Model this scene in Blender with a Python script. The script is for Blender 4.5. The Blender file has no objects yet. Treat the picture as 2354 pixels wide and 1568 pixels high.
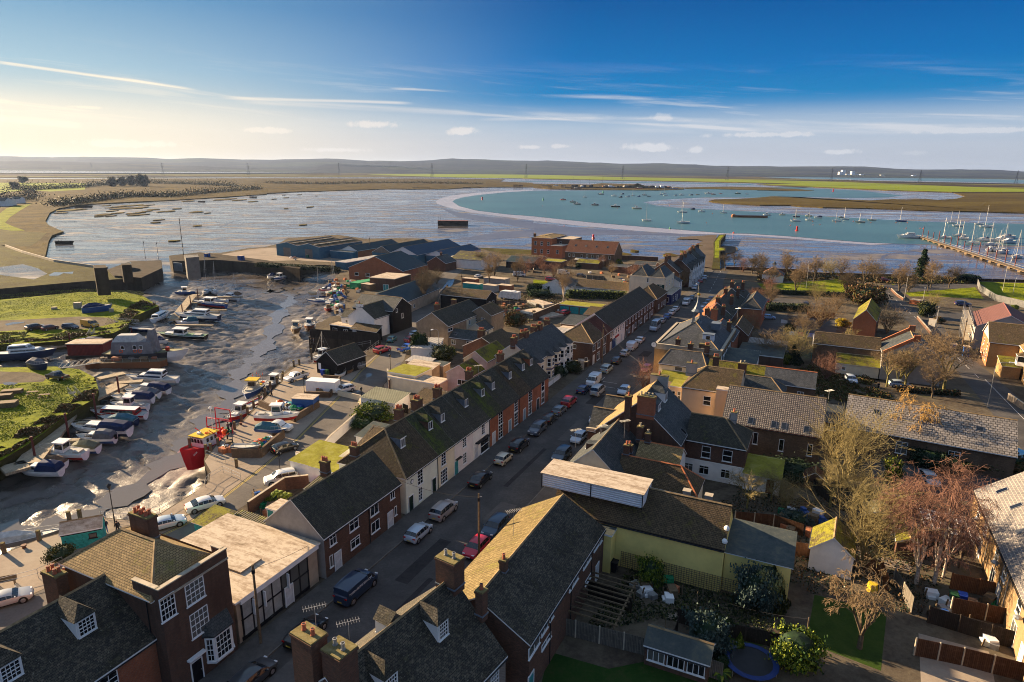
import bpy, math as M_, random
Q0='ShaderNodeTexCoord';Q1='ShaderNodeSeparateXYZ';Q2='Generated';Q3='ShaderNodeCombineXYZ';Q4='DIVIDE';Q5='MULTIPLY';Q6='ShaderNodeTexNoise';Q7='SUBTRACT';Q8='ShaderNodeVectorMath';Q9='DOT_PRODUCT';Q10='Object';Q11='Base Color';Q12='Roughness';Q13='Specular IOR Level';Q14='ShaderNodeBump';Q15='Height';Q16='Normal';Q17='ShaderNodeMapping';Q18='use_smooth';Q19='Position';Q20='vertex_index';Q21='loop_start';Q22='structure';Q23='lawn_grass';Q24='puddle';Q25='sash';Q26='georg';Q27='case';Q28='plain';Q29='sash2';Q30='brown';Q31='gable';Q32='terraced houses along the street';Q33='dark';Q34='roof';Q35='parapet';Q36='shed';Q37='white';Q38='gold';Q39='slateb';Q40='felt';Q41='grey';Q42='cream';Q43='blue';Q44='navy';Q45='building';Q46='feltb';Q47='extension';Q48='lean_to';Q49='lean-to';Q50='outbuilding';Q51='wing';Q52='felt2';Q53='stock';Q54='golden';Q55='orange';Q56='rear_wing';Q57='tinw';Q58='mossy';Q59='outhouse';Q60='teal';Q61='yellow';Q62='blackw';Q63='rear wings of the terrace';Q64='bluem';Q65='rust';Q66='hatch';Q67='small';Q68='saloon';Q69='body';Q70='windows';Q71='wheel';Q72='tail_light';Q73='number_plate';Q74='parked_van';Q75='cruiser';Q76='boats moored along the pontoon';Q77='hull';Q78='open';Q79='flybridge';Q80='sail';Q81='cover';Q82='olive';Q83='green';Q84='black';Q85='sailing_boat';Q86='railing';Q87='boats ashore on the west bank';Q88='dinghies ashore on the quay';Q89='dinghy';Q90='birch';Q91='tall';Q92='bush';Q93='broad';Q94='lime';Q95='foliage';Q96='ball';Q97='round';Q98='far_scrub';Q99='rough_grass';Q100='garden_growth';Q101='masts on the tidal barrier';Q102='garden_shed';Q103='container';Q104='ShaderNodeVolumePrincipled';Q105='ShaderNodeOutputMaterial'
en_=enumerate;is_=isinstance
import numpy as np
from mathutils import Vector as V3, Matrix
R=M_.radians
SC=bpy.context.scene
COL=SC.collection
FOC=1500.;CX,CY=1177.,784.;CH=42.
PITCH=M_.atan((784-388)/FOC);ROLL=R(.5)
_c,_s=M_.cos(PITCH),M_.sin(PITCH);_cr,_sr=M_.cos(ROLL),M_.sin(ROLL)
def ray(u,v):
 x=(u-CX)/FOC;y=-(v-CY)/FOC
 x,y=x*_cr-y*_sr,x*_sr+y*_cr
 return V3((x,_c+y*_s,-_s+y*_c))
cam=bpy.data.cameras.new('camera');co=bpy.data.objects.new('camera',cam);COL.objects.link(co)
cam.sensor_width=36;cam.lens=36*FOC/2354;cam.clip_start=.5;cam.clip_end=60000
fw=ray(CX,CY).normalized();rt=(ray(CX+FOC,CY)-ray(CX,CY)).normalized();up=rt.cross(fw)
m=Matrix((rt,up,-fw)).transposed().to_4x4();m.translation=(0,0,CH);co.matrix_world=m
SC.camera=co
SUNAZ=-57.;SUNEL=17.       # bearing from +Y clockwise
sd=V3((M_.sin(R(SUNAZ))*M_.cos(R(SUNEL)),M_.cos(R(SUNAZ))*M_.cos(R(SUNEL)),M_.sin(R(SUNEL))))
sl=bpy.data.lights.new('sun','SUN');sl.energy=5.;sl.angle=R(.55);sl.color=(1,.74,.46)
so=bpy.data.objects.new('sun',sl);COL.objects.link(so);so.rotation_euler=sd.to_track_quat('Z','Y').to_euler()
SC.view_settings.view_transform='Standard';SC.view_settings.look='None';SC.view_settings.gamma=1
SC.view_settings.exposure=1.98
W=bpy.data.worlds.new('World');SC.world=W;W.use_nodes=True
nt=W.node_tree;nt.nodes.clear()
def N(nt,t,**k):
 n=nt.nodes.new(t)
 for a,b in k.items():
  if a[0]=='_': n.inputs[a[1:].replace('_',' ')].default_value=b
  elif is_(a,str): setattr(n,a,b)
 return n
def mth(nt,op,a,b=None,c=None,cl=False):
 n=nt.nodes.new('ShaderNodeMath');n.operation=op;n.use_clamp=cl
 for i,v in en_((a,b,c)):
  if v is None: continue
  if is_(v,(int,float)): n.inputs[i].default_value=v
  else: nt.links.new(v,n.inputs[i])
 return n.outputs[0]
def ramp(nt,f,stops,interp='LINEAR'):
 n=nt.nodes.new('ShaderNodeValToRGB');n.color_ramp.interpolation=interp
 e=n.color_ramp.elements
 while len(e)<len(stops): e.new(.5)
 for i,(p,c) in en_(stops):
  e[i].position=p;e[i].color=(*c,1) if len(c)==3 else c
 nt.links.new(f,n.inputs[0]);return n.outputs[0]
def mixc(nt,f,a,b,mode='MIX'):
 n=nt.nodes.new('ShaderNodeMix');n.data_type='RGBA';n.blend_type=mode
 for s,v in ((n.inputs[0],f),(n.inputs[6],a),(n.inputs[7],b)):
  if is_(v,(int,float)): s.default_value=v
  elif is_(v,tuple): s.default_value=(*v,1) if len(v)==3 else v
  else: nt.links.new(v,s)
 return n.outputs[2]
def build_world():
 L=nt.links.new
 sky=N(nt,'ShaderNodeTexSky',sky_type='NISHITA',sun_disc=False,sun_elevation=R(SUNEL),sun_rotation=R(SUNAZ),altitude=40,air_density=1.,dust_density=1.4,ozone_density=2.2)
 tc=N(nt,Q0);sx=N(nt,Q1);L(tc.outputs[Q2],sx.inputs[0])
 X,Y,Z=sx.outputs
 zz=mth(nt,'MAXIMUM',mth(nt,'ADD',Z,.02),.02)
 cb=N(nt,Q3);L(mth(nt,Q4,X,zz),cb.inputs[0]);L(mth(nt,Q4,Y,zz),cb.inputs[1])
 az=mth(nt,'ARCTAN2',X,Y)                       # 0 ahead, + right
 ce=N(nt,Q3)
 L(mth(nt,Q5,az,2.2),ce.inputs[0]);L(mth(nt,'ADD',mth(nt,Q5,Z,34.),mth(nt,Q5,az,2.2)),ce.inputs[1])
 n1=N(nt,Q6,_Scale=1.6,_Detail=9,_Roughness=.62,_Distortion=.5);L(ce.outputs[0],n1.inputs[0])
 ce2=N(nt,Q3);L(mth(nt,Q5,az,1.1),ce2.inputs[0]);L(mth(nt,'ADD',mth(nt,Q5,Z,9.),3.1),ce2.inputs[1])
 n2=N(nt,Q6,_Scale=1.5,_Detail=4,_Roughness=.5);L(ce2.outputs[0],n2.inputs[0])
 lo=mth(nt,Q7,1,N_smooth(Z,.055,.105),cl=True)
 veil=mth(nt,Q5,lo,mth(nt,'ADD',mth(nt,Q5,n2.outputs[0],.45),.22),cl=True)
 wn=mth(nt,Q5,N_smooth(Z,.035,.07),mth(nt,Q7,1,N_smooth(Z,.085,.155)))
 st=mth(nt,Q5,wn,N_smooth(n1.outputs[0],.50,.68))
 st=mth(nt,Q5,st,N_smooth(n2.outputs[0],.36,.55))
 tot=mth(nt,'ADD',veil,mth(nt,Q5,st,.42))
 def trail(u0,v0,u1,v1,wd,amt,fu=None):
  a=ray(u0,v0).normalized();b=ray(u1,v1).normalized();n=a.cross(b).normalized();t=n.cross(a).normalized()
  ang=a.angle(b)
  d=N(nt,Q8,operation=Q9);L(tc.outputs[Q2],d.inputs[0]);d.inputs[1].default_value=n
  e=N(nt,Q8,operation=Q9);L(tc.outputs[Q2],e.inputs[0]);e.inputs[1].default_value=t
  wob=mth(nt,Q5,mth(nt,Q7,n1.outputs[0],.5),wd*1.6)
  ds=mth(nt,'ABSOLUTE',mth(nt,'ADD',d.outputs['Value'],wob))
  f=mth(nt,Q7,1,N_smooth(ds,wd*.15,wd))
  s=M_.sin(ang)
  g=mth(nt,Q5,N_smooth(e.outputs['Value'],-.01,s*.12),mth(nt,Q7,1,N_smooth(e.outputs['Value'],s*.9,s*1.02)))
  return mth(nt,Q5,mth(nt,Q5,mth(nt,Q5,f,g),N_smooth(n1.outputs[0],.3,.6)),amt)
 for T in ((-40,138,455,207,.0026,.75),(515,225,950,238,.003,.6),(540,232,1100,262,.005,.35),(905,204,1060,210,.0022,.5),
              (1040,212,1500,228,.0035,.35),(1050,260,1750,300,.003,.5),(1150,262,2200,296,.006,.3),(1100,275,1560,270,.003,.3),
              (2130,262,2360,268,.002,.35),(-60,268,190,290,.006,.6),(1400,296,2360,300,.008,.25)):
  tot=mth(nt,'ADD',tot,trail(*T))
 def puff(u,v,ru,rv,amt):
  c=ray(u,v).normalized();a0=M_.atan2(c.x,c.y)
  da=mth(nt,Q4,mth(nt,Q7,az,a0),ru/1500);dz=mth(nt,Q4,mth(nt,Q7,Z,c.z),rv/1500)
  r=mth(nt,'SQRT',mth(nt,'ADD',mth(nt,Q5,da,da),mth(nt,Q5,dz,dz)))
  r=mth(nt,'ADD',r,mth(nt,Q5,mth(nt,Q7,n3.outputs[0],.5),2.2))
  return mth(nt,Q5,mth(nt,Q7,1,N_smooth(r,.35,1.1)),amt)
 n3=N(nt,Q6,_Scale=60,_Detail=5,_Roughness=.6);L(tc.outputs[Q2],n3.inputs[0])
 for Pf in ((1065,302,42,9,.6),(1480,338,56,10,.5),(1510,342,20,8,.9),(300,330,90,8,.6),(780,345,70,6,.5),(850,285,60,9,.7),(1750,310,120,6,.5),(2250,300,110,6,.5),(1220,338,32,5,.4),(1290,336,26,5,.4),(1600,345,20,7,.6),(1930,350,34,6,.6),(620,300,44,7,.8),(1520,268,22,10,.35),(2100,352,26,5,.2),(200,247,30,3,.4)):
  tot=mth(nt,'ADD',tot,puff(*Pf))
 tot=mth(nt,'MINIMUM',tot,.9)
 sdv=N(nt,Q8,operation=Q9);L(tc.outputs[Q2],sdv.inputs[0]);sdv.inputs[1].default_value=sd
 cc=ramp(nt,mth(nt,Q5,mth(nt,'ADD',sdv.outputs['Value'],1),.5),[(.3,(2.3,2.5,2.8)),(.68,(2.7,2.75,2.9)),(.86,(3.3,3.1,2.9)),(.93,(4.2,3.7,2.9)),(1,(5.5,4.4,3.))])
 away=ramp(nt,Z,[(0,(1.35,1.5,1.8)),(.035,(1.3,1.6,2.1)),(.06,(.7,1.35,2.2)),(.09,(.05,.8,2.)),(.14,(0,.5,1.8)),(.25,(0,.13,1.)),(.34,(.15,.5,1.5)),(.5,(1.15,1.5,2.2)),(1,(1.2,1.55,2.3))])  # upper stops of both ramps, out of view, brightened as added fill light
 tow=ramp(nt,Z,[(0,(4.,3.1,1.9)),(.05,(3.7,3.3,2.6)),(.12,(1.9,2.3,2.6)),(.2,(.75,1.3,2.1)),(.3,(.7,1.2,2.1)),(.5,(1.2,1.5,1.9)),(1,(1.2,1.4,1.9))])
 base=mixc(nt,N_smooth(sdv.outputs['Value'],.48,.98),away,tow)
 k=N(nt,Q8,operation='MULTIPLY_ADD');L(sky.outputs[0],k.inputs[0]);k.inputs[1].default_value=(.25,.25,.25);k.inputs[2].default_value=(1,1,1)
 q=N(nt,Q8,operation=Q4);L(sky.outputs[0],q.inputs[0]);L(k.outputs[0],q.inputs[1])
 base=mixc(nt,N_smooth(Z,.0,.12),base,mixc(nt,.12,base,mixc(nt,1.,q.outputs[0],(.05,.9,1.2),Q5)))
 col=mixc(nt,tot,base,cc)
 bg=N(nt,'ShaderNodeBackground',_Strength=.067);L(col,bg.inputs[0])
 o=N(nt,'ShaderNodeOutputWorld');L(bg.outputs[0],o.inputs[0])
def N_smooth(f,a,b,nt_=None):
 t=nt_ or nt
 n=t.nodes.new('ShaderNodeMapRange');n.interpolation_type='SMOOTHSTEP'
 n.inputs['From Min'].default_value=a;n.inputs['From Max'].default_value=b
 t.links.new(f,n.inputs[0]);return n.outputs[0]
build_world()
SC.cycles.max_bounces=5;SC.cycles.diffuse_bounces=2;SC.cycles.glossy_bounces=3;SC.cycles.transparent_max_bounces=6;SC.cycles.volume_bounces=0
SC.cycles.use_adaptive_sampling=True;SC.cycles.adaptive_threshold=.012;SC.cycles.sample_clamp_indirect=4
SC.cycles.use_denoising=True;SC.cycles.denoiser='OPENIMAGEDENOISE';SC.cycles.denoising_input_passes='RGB_ALBEDO_NORMAL';SC.cycles.denoising_prefilter='NONE';SC.cycles.filter_width=1.
REG=dict(A=(0,500),B=(1000,500),C=(2000,500),D=(2840,500),E=(0,1100),F=(1000,1000),G=(2000,1000),H=(2840,1000),I=(0,1892),J=(900,1892),K=(1900,1892),L=(2840,1892),M=(600,1400),N=(1300,1350),O=(2100,1350),Q=(2840,1400),Z=(0,0))
def px(s):
 if not is_(s,str): return s
 a,b=REG[s[0]];x,y=s[1:].split(',')
 if s[0]=='Z': return float(x),float(y)
 return (a+float(x)/2.354)/1.6313,(b+float(y)/2.354)/1.6313
def gp(s,z=0.):
 if is_(s,V3): return V3((s.x,s.y,z))
 d=ray(*px(s));t=(z-CH)/d.z
 if t<0 or t>5900/d.y: t=5900/d.y
 return V3((d.x*t,d.y*t,z))
MAT={}
def newmat(name):
 m=bpy.data.materials.new(name);m.use_nodes=True;t=m.node_tree;b=t.nodes['Principled BSDF'];return m,t,b
def Pn(name,c,rough=.7,metal=0,var=.25,sc=1.5,spec=.15,bump=0,c2=None,coat=0):
 if name in MAT: return MAT[name]
 m,t,b=newmat(name);L=t.links.new
 tc=N(t,Q0);n=N(t,Q6,_Scale=sc,_Detail=6,_Roughness=.65);L(tc.outputs[Q10],n.inputs[0])
 d=c2 or tuple(x*(1-var) for x in c)
 f=N_smooth(n.outputs[0],.35,.65,t)
 L(mixc(t,f,tuple(c),tuple(d)),b.inputs[Q11])
 b.inputs[Q12].default_value=rough;b.inputs['Metallic'].default_value=metal;b.inputs[Q13].default_value=spec
 if coat: b.inputs['Coat Weight'].default_value=coat;b.inputs['Coat Roughness'].default_value=.06
 if bump:
  bp=N(t,Q14,_Strength=bump,_Distance=.1);L(n.outputs[0],bp.inputs[Q15]);L(bp.outputs[0],b.inputs[Q16])
 MAT[name]=m;return m
def bricky(name,c1,c2,mortar,bw=.225,bh=.075,ms=.012,rough=.85,moss=None,mossamt=.5,bump=.4,patch=.35,spec=.08,streak=0,offset=.5,bias=0,speck=0):
 if name in MAT: return MAT[name]
 m,t,b=newmat(name);L=t.links.new
 uv=N(t,'ShaderNodeUVMap')
 br=N(t,'ShaderNodeTexBrick',_Scale=1.,_Brick_Width=bw,_Row_Height=bh,_Mortar_Size=ms,_Mortar_Smooth=.3,_Bias=bias);br.offset=offset
 br.inputs['Color1'].default_value=(*c1,1);br.inputs['Color2'].default_value=(*c2,1);br.inputs['Mortar'].default_value=(*mortar,1)
 L(uv.outputs[0],br.inputs[0])
 tc=N(t,Q0)
 n=N(t,Q6,_Scale=.45,_Detail=8,_Roughness=.7);L(tc.outputs[Q10],n.inputs[0])
 n2=N(t,Q6,_Scale=3.2,_Detail=5,_Roughness=.7);L(tc.outputs[Q10],n2.inputs[0])
 col=mixc(t,mth(t,Q5,N_smooth(n.outputs[0],.35,.68,t),patch),br.outputs[0],tuple(x*.45 for x in c2))
 col=mixc(t,mth(t,Q5,N_smooth(n2.outputs[0],.5,.8,t),patch),col,tuple(min(1,x*1.7+.02) for x in c1))
 if moss:
  mf=mth(t,Q5,N_smooth(mth(t,'ADD',mth(t,Q5,n.outputs[0],.65),mth(t,Q5,n2.outputs[0],.35)),.62-.25*mossamt,.72-.2*mossamt,t),min(1,.4+mossamt*.6))
  col=mixc(t,mf,col,moss)
 if streak:
  mp=N(t,Q17);mp.inputs['Scale'].default_value=(.9,.12,1);L(uv.outputs[0],mp.inputs[0])
  n3=N(t,Q6,_Scale=2.,_Detail=5);L(mp.outputs[0],n3.inputs[0])
  col=mixc(t,mth(t,Q5,N_smooth(n3.outputs[0],.45,.7,t),streak),col,tuple(x*.4 for x in c1))
 if speck:
  n4=N(t,Q6,_Scale=7.,_Detail=3,_Roughness=.8);L(tc.outputs[Q10],n4.inputs[0]);col=mixc(t,mth(t,Q5,N_smooth(n4.outputs[0],.62,.70,t),speck),col,(.30,.30,.22))
 L(col,b.inputs[Q11]);b.inputs[Q12].default_value=rough;b.inputs[Q13].default_value=spec
 h=mth(t,'ADD',mth(t,Q5,mth(t,Q7,1,br.outputs['Fac']),.6),mth(t,Q5,n2.outputs[0],.7))
 bp=N(t,Q14,_Strength=bump,_Distance=.05);L(h,bp.inputs[Q15]);L(bp.outputs[0],b.inputs[Q16])
 MAT[name]=m;return m
def corr(name,c,c2,pitch=.3,rough=.6,moss=None,spec=.12,dir=0):
 if name in MAT: return MAT[name]
 m,t,b=newmat(name);L=t.links.new
 uv=N(t,'ShaderNodeUVMap');sx=N(t,Q1);L(uv.outputs[0],sx.inputs[0])
 w=mth(t,'SINE',mth(t,Q5,sx.outputs[dir],6.283/pitch))
 tc=N(t,Q0);n=N(t,Q6,_Scale=.6,_Detail=8,_Roughness=.7);L(tc.outputs[Q10],n.inputs[0])
 col=mixc(t,N_smooth(n.outputs[0],.38,.65,t),c,c2)
 col=mixc(t,N_smooth(w,.5,1,t),col,tuple(x*.6 for x in c2))
 if moss: col=mixc(t,N_smooth(n.outputs[0],.5,.62,t),col,moss)
 L(col,b.inputs[Q11]);b.inputs[Q12].default_value=rough;b.inputs[Q13].default_value=spec
 bp=N(t,Q14,_Strength=.5,_Distance=.06);L(w,bp.inputs[Q15]);L(bp.outputs[0],b.inputs[Q16])
 MAT[name]=m;return m
def GM(name,cols,sc=.08,rough=.9,bump=.4,fine=3.,spec=.03,stretch=(1,1,1),bd=.15):
 if name in MAT: return MAT[name]
 m,t,b=newmat(name);L=t.links.new
 tc=N(t,Q0);mp=N(t,Q17);mp.inputs['Scale'].default_value=stretch;L(tc.outputs[Q10],mp.inputs[0])
 n=N(t,Q6,_Scale=sc,_Detail=10,_Roughness=.68,_Distortion=.4);L(mp.outputs[0],n.inputs[0])
 n2=N(t,Q6,_Scale=fine,_Detail=6,_Roughness=.75);L(tc.outputs[Q10],n2.inputs[0])
 f=mth(t,'ADD',mth(t,Q5,n.outputs[0],.62),mth(t,Q5,n2.outputs[0],.38))
 k=len(cols)
 L(ramp(t,f,[(.32+.36*i/(k-1),c) for i,c in en_(cols)]),b.inputs[Q11])
 b.inputs[Q12].default_value=rough;b.inputs[Q13].default_value=spec
 bp=N(t,Q14,_Strength=bump,_Distance=bd);L(f,bp.inputs[Q15]);L(bp.outputs[0],b.inputs[Q16])
 MAT[name]=m;return m
def fields(name,cols,sc=.004,st=(.35,1,1)):
 m,t,b=newmat(name);L=t.links.new
 tc=N(t,Q0);mp=N(t,Q17);mp.inputs['Scale'].default_value=st;L(tc.outputs[Q10],mp.inputs[0])
 v=N(t,'ShaderNodeTexVoronoi',_Scale=sc);L(mp.outputs[0],v.inputs[0]);n=N(t,Q6,_Scale=sc*6,_Detail=8,_Roughness=.7);L(mp.outputs[0],n.inputs[0])
 sx=N(t,'ShaderNodeSeparateColor');L(v.outputs['Color'],sx.inputs[0])
 f=mth(t,'ADD',mth(t,Q5,sx.outputs[0],.55),mth(t,Q5,n.outputs[0],.45));k=len(cols)
 col=ramp(t,f,[(.2+.6*i/(k-1),c) for i,c in en_(cols)])
 col=mixc(t,N_smooth(n.outputs[0],.52,.6,t),col,cols[0]);L(col,b.inputs[Q11]);b.inputs[Q12].default_value=.95;b.inputs[Q13].default_value=.02
 return m
def planks(name,c1,c2,bw=4.,bh=.15,rough=.8,gap=(.01,.01,.01),ms=.012):
 return bricky(name,c1,c2,gap,bw,bh,ms,rough,bump=.3,patch=.45)
def glassmat():
 m,t,b=newmat('window_glass');L=t.links.new
 oi=N(t,'ShaderNodeObjectInfo')
 L(ramp(t,oi.outputs['Random'],[(0,(.006,.008,.010)),(.55,(.012,.015,.018)),(.72,(.10,.10,.09)),(1,(.22,.21,.18))],'CONSTANT'),b.inputs[Q11])
 b.inputs[Q12].default_value=.06;b.inputs[Q13].default_value=.6
 tc=N(t,Q0);n=N(t,Q6,_Scale=2.);L(tc.outputs[Q10],n.inputs[0])
 bp=N(t,Q14,_Strength=.06,_Distance=.05);L(n.outputs[0],bp.inputs[Q15]);L(bp.outputs[0],b.inputs[Q16])
 return m
GLASS=glassmat()
class MB:
 def __init__(s): s.v=[];s.f=[];s.m=[];s.mats=[]
 def mi(s,m):
  if m not in s.mats: s.mats.append(m)
  return s.mats.index(m)
 def face(s,pts,m):
  i=len(s.v);s.v+=[tuple(p) for p in pts];s.f.append(tuple(range(i,i+len(pts))));s.m.append(s.mi(m))
 def mesh_(s,vs,fs,m):
  i=len(s.v);s.v+=[tuple(p) for p in vs];k=s.mi(m)
  for f in fs: s.f.append(tuple(i+j for j in f));s.m.append(k)
 def box(s,a,b,m,skip=''):
  x0,y0,z0=a;x1,y1,z1=b
  vs=[(x0,y0,z0),(x1,y0,z0),(x1,y1,z0),(x0,y1,z0),(x0,y0,z1),(x1,y0,z1),(x1,y1,z1),(x0,y1,z1)]
  fs=[(3,2,1,0),(4,5,6,7),(0,1,5,4),(1,2,6,5),(2,3,7,6),(3,0,4,7)]
  s.mesh_(vs,fs,m)
 def obox(s,c,d,hw,z0,z1,m):
  "box along direction d (2D unit*halflen) centred c"
  cx,cy=c[0],c[1];dx,dy=d;l=M_.hypot(dx,dy) or 1;nx,ny=-dy/l*hw,dx/l*hw
  q=[(cx-dx-nx,cy-dy-ny),(cx+dx-nx,cy+dy-ny),(cx+dx+nx,cy+dy+ny),(cx-dx+nx,cy-dy+ny)]
  s.prism(q,z0,z1,m)
 def prism(s,poly,z0,z1,m,mtop=None):
  n=len(poly);a=sum(poly[i][0]*poly[(i+1)%n][1]-poly[(i+1)%n][0]*poly[i][1] for i in range(n))
  if a<0: poly=poly[::-1]
  vs=[(p[0],p[1],z0) for p in poly]+[(p[0],p[1],z1) for p in poly]
  s.mesh_(vs,[(i,(i+1)%n,n+(i+1)%n,n+i) for i in range(n)]+[tuple(range(n-1,-1,-1))],m)
  s.face([(p[0],p[1],z1) for p in poly],mtop or m)
 def cyl(s,p,q,r0,r1,m,n=8,cap=True):
  p=V3(p);q=V3(q);d=(q-p)
  if d.length<1e-6: return
  d.normalize();a=d.orthogonal().normalized();b=d.cross(a)
  vs=[];
  for c,r in ((p,r0),(q,r1)):
   for i in range(n):
    t=6.28318*i/n;vs.append(c+a*M_.cos(t)*r+b*M_.sin(t)*r)
  fs=[(i,(i+1)%n,n+(i+1)%n,n+i) for i in range(n)]
  if cap: fs+=[tuple(range(n-1,-1,-1)),tuple(range(n,2*n))]
  s.mesh_(vs,fs,m)
 def tube(s,pts,r,m,n=5):
  for a,b in zip(pts,pts[1:]): s.cyl(a,b,r,r,m,n)
 def sphere(s,c,r,m,n=8,sz=1.,jit=0,rnd=None):
  vs=[];k=n//2+1
  for i in range(k+1):
   ph=M_.pi*i/k
   for j in range(n):
    th=6.28318*j/n;q=r*(1+(rnd.uniform(-jit,jit) if jit else 0))
    vs.append((c[0]+q*M_.sin(ph)*M_.cos(th),c[1]+q*M_.sin(ph)*M_.sin(th),c[2]+q*sz*M_.cos(ph)))
  s.mesh_(vs,[(i*n+j,(i+1)*n+j,(i+1)*n+(j+1)%n,i*n+(j+1)%n) for i in range(k) for j in range(n)],m)
 def loft(s,rings,m,close=True,cap=True,mf=None):
  n=len(rings[0]);i0=len(s.v)
  for r in rings: s.v+=[tuple(p) for p in r]
  rng=n if close else n-1
  for i in range(len(rings)-1):
   for j in range(rng):
    f=(i0+i*n+j,i0+i*n+(j+1)%n,i0+(i+1)*n+(j+1)%n,i0+(i+1)*n+j)
    s.f.append(f);s.m.append(s.mi(mf(i,j) if mf else m))
  if cap:
   s.f.append(tuple(i0+j for j in range(n))[::-1]);s.m.append(s.mi(m))
   s.f.append(tuple(i0+(len(rings)-1)*n+j for j in range(n)));s.m.append(s.mi(m))
 def mesh(s,name,uv=True,smooth=False,merge=False):
  me=bpy.data.meshes.new(name);me.from_pydata(s.v,[],s.f)
  for m in s.mats: me.materials.append(m)
  me.polygons.foreach_set('material_index',s.m)
  if uv:
   ul=me.uv_layers.new(name='UVMap').data
   vs=me.vertices
   for p in me.polygons:
    n=p.normal
    if abs(n.z)>.97: t1=V3((1,0,0));t2=V3((0,1,0))
    else: t1=V3((-n.y,n.x,0)).normalized();t2=n.cross(t1)
    for li in p.loop_indices:
     c=vs[me.loops[li].vertex_index].co;ul[li].uv=(c.dot(t1),c.dot(t2))
  if merge:
   import bmesh
   bm=bmesh.new();bm.from_mesh(me);bmesh.ops.remove_doubles(bm,verts=bm.verts,dist=.0008);bm.to_mesh(me);bm.free()
  if smooth: me.polygons.foreach_set(Q18,[True]*len(me.polygons))
  me.update();return me
 def obj(s,name,parent=None,loc=(0,0,0),rz=0,**k):
  return link(name,s.mesh(name,**k),parent,loc,rz)
def link(name,data,parent=None,loc=(0,0,0),rz=0,scale=None):
 o=bpy.data.objects.new(name,data);COL.objects.link(o);o.location=loc;o.rotation_euler=(0,0,rz)
 if scale: o.scale=scale if is_(scale,tuple) else (scale,)*3
 if parent: o.parent=parent
 return o
def tag(o,label=None,cat=None,group=None,kind=None):
 if label: o['label']=label
 if cat: o['category']=cat
 if group: o['group']=group
 if kind: o['kind']=kind
 return o
def empty(name,loc,rz,label,cat,group=None):
 o=bpy.data.objects.new(name,None);COL.objects.link(o);o.location=loc;o.rotation_euler=(0,0,rz);o.empty_display_size=.3
 return tag(o,label,cat,group)
def copytree(r,loc=None,rz=None,label=None,scale=None):
 def cp_(o,p):
  c=o.copy();COL.objects.link(c);c.parent=p
  for ch in o.children: cp_(ch,c)
  return c
 c=cp_(r,None)
 if loc is not None: c.location=loc
 if rz is not None: c.rotation_euler=(0,0,rz)
 if label: c['label']=label
 if scale: c.scale=(scale,)*3
 return c
def bearing(a,b): return M_.atan2(b.y-a.y,b.x-a.x)
O2=gp('Z937.5,1181.7');SA=R(25.4)
Sx,Sy=M_.sin(SA),M_.cos(SA);Px,Py=Sy,-Sx;RZ=-SA
def W(s,p,z=0): return V3((O2.x+Sx*s+Px*p,O2.y+Sy*s+Py*p,z))
def toSP(v): dx,dy=v.x-O2.x,v.y-O2.y;return dx*Sx+dy*Sy,dx*Px+dy*Py
GRASS=GM('grass_green',[(.03,.04,.006),(.11,.135,.009),(.20,.22,.012),(.12,.10,.03)],sc=.12,fine=1.1,bump=1.,bd=.9)
GRASSD=GM('rough_bank',[(.025,.022,.010),(.055,.050,.016),(.10,.10,.02)],sc=.1,fine=1.5,bump=.9,bd=.5)
MARSH=GM('salt_marsh',[(.025,.018,.006),(.07,.05,.012),(.12,.095,.018)],sc=.012,fine=.1,stretch=(.3,1,1),bump=.4,bd=1.2)
SCRUB=GM('brown_scrub',[(.012,.009,.004),(.04,.028,.010),(.09,.065,.018),(.15,.12,.02)],sc=.03,fine=.25,bump=.9,bd=2.)
FIELD=GM('field_green',[(.07,.085,.008),(.15,.19,.008),(.18,.20,.012)],sc=.006,fine=.05,stretch=(.4,1,1))
FARL=fields('far_land',[(.012,.009,.006),(.04,.026,.012),(.07,.05,.016),(.10,.10,.012),(.13,.09,.035)],.0045,(.25,1,1))
YARD=GM('yard_earth',[(.03,.024,.018),(.07,.055,.04),(.12,.10,.07),(.05,.06,.02)],sc=.16,fine=1.4,bump=.7)
CONC=GM('quay_concrete',[(.16,.13,.10),(.27,.22,.17),(.33,.28,.22)],sc=.12,fine=2.2,bump=.15)
TARM=GM('tarmac',[(.04,.038,.037),(.066,.062,.058),(.115,.105,.095)],sc=.22,fine=3.,bump=.15,spec=.12,rough=.8)
TARW=GM('quay_road',[(.08,.073,.068),(.125,.113,.10),(.17,.155,.135)],sc=.14,fine=3.,bump=.15)
PAVE=GM('pavement',[(.06,.055,.05),(.10,.09,.08),(.14,.125,.11)],sc=.4,fine=4.,bump=.15)
SHING=GM('shingle',[(.06,.045,.035),(.10,.08,.06),(.14,.11,.085)],sc=.05,fine=1.)
WALLD=GM('sheet_pile',[(.02,.016,.013),(.05,.04,.03),(.08,.065,.05)],sc=.3,fine=1.,stretch=(1,1,.2))
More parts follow.
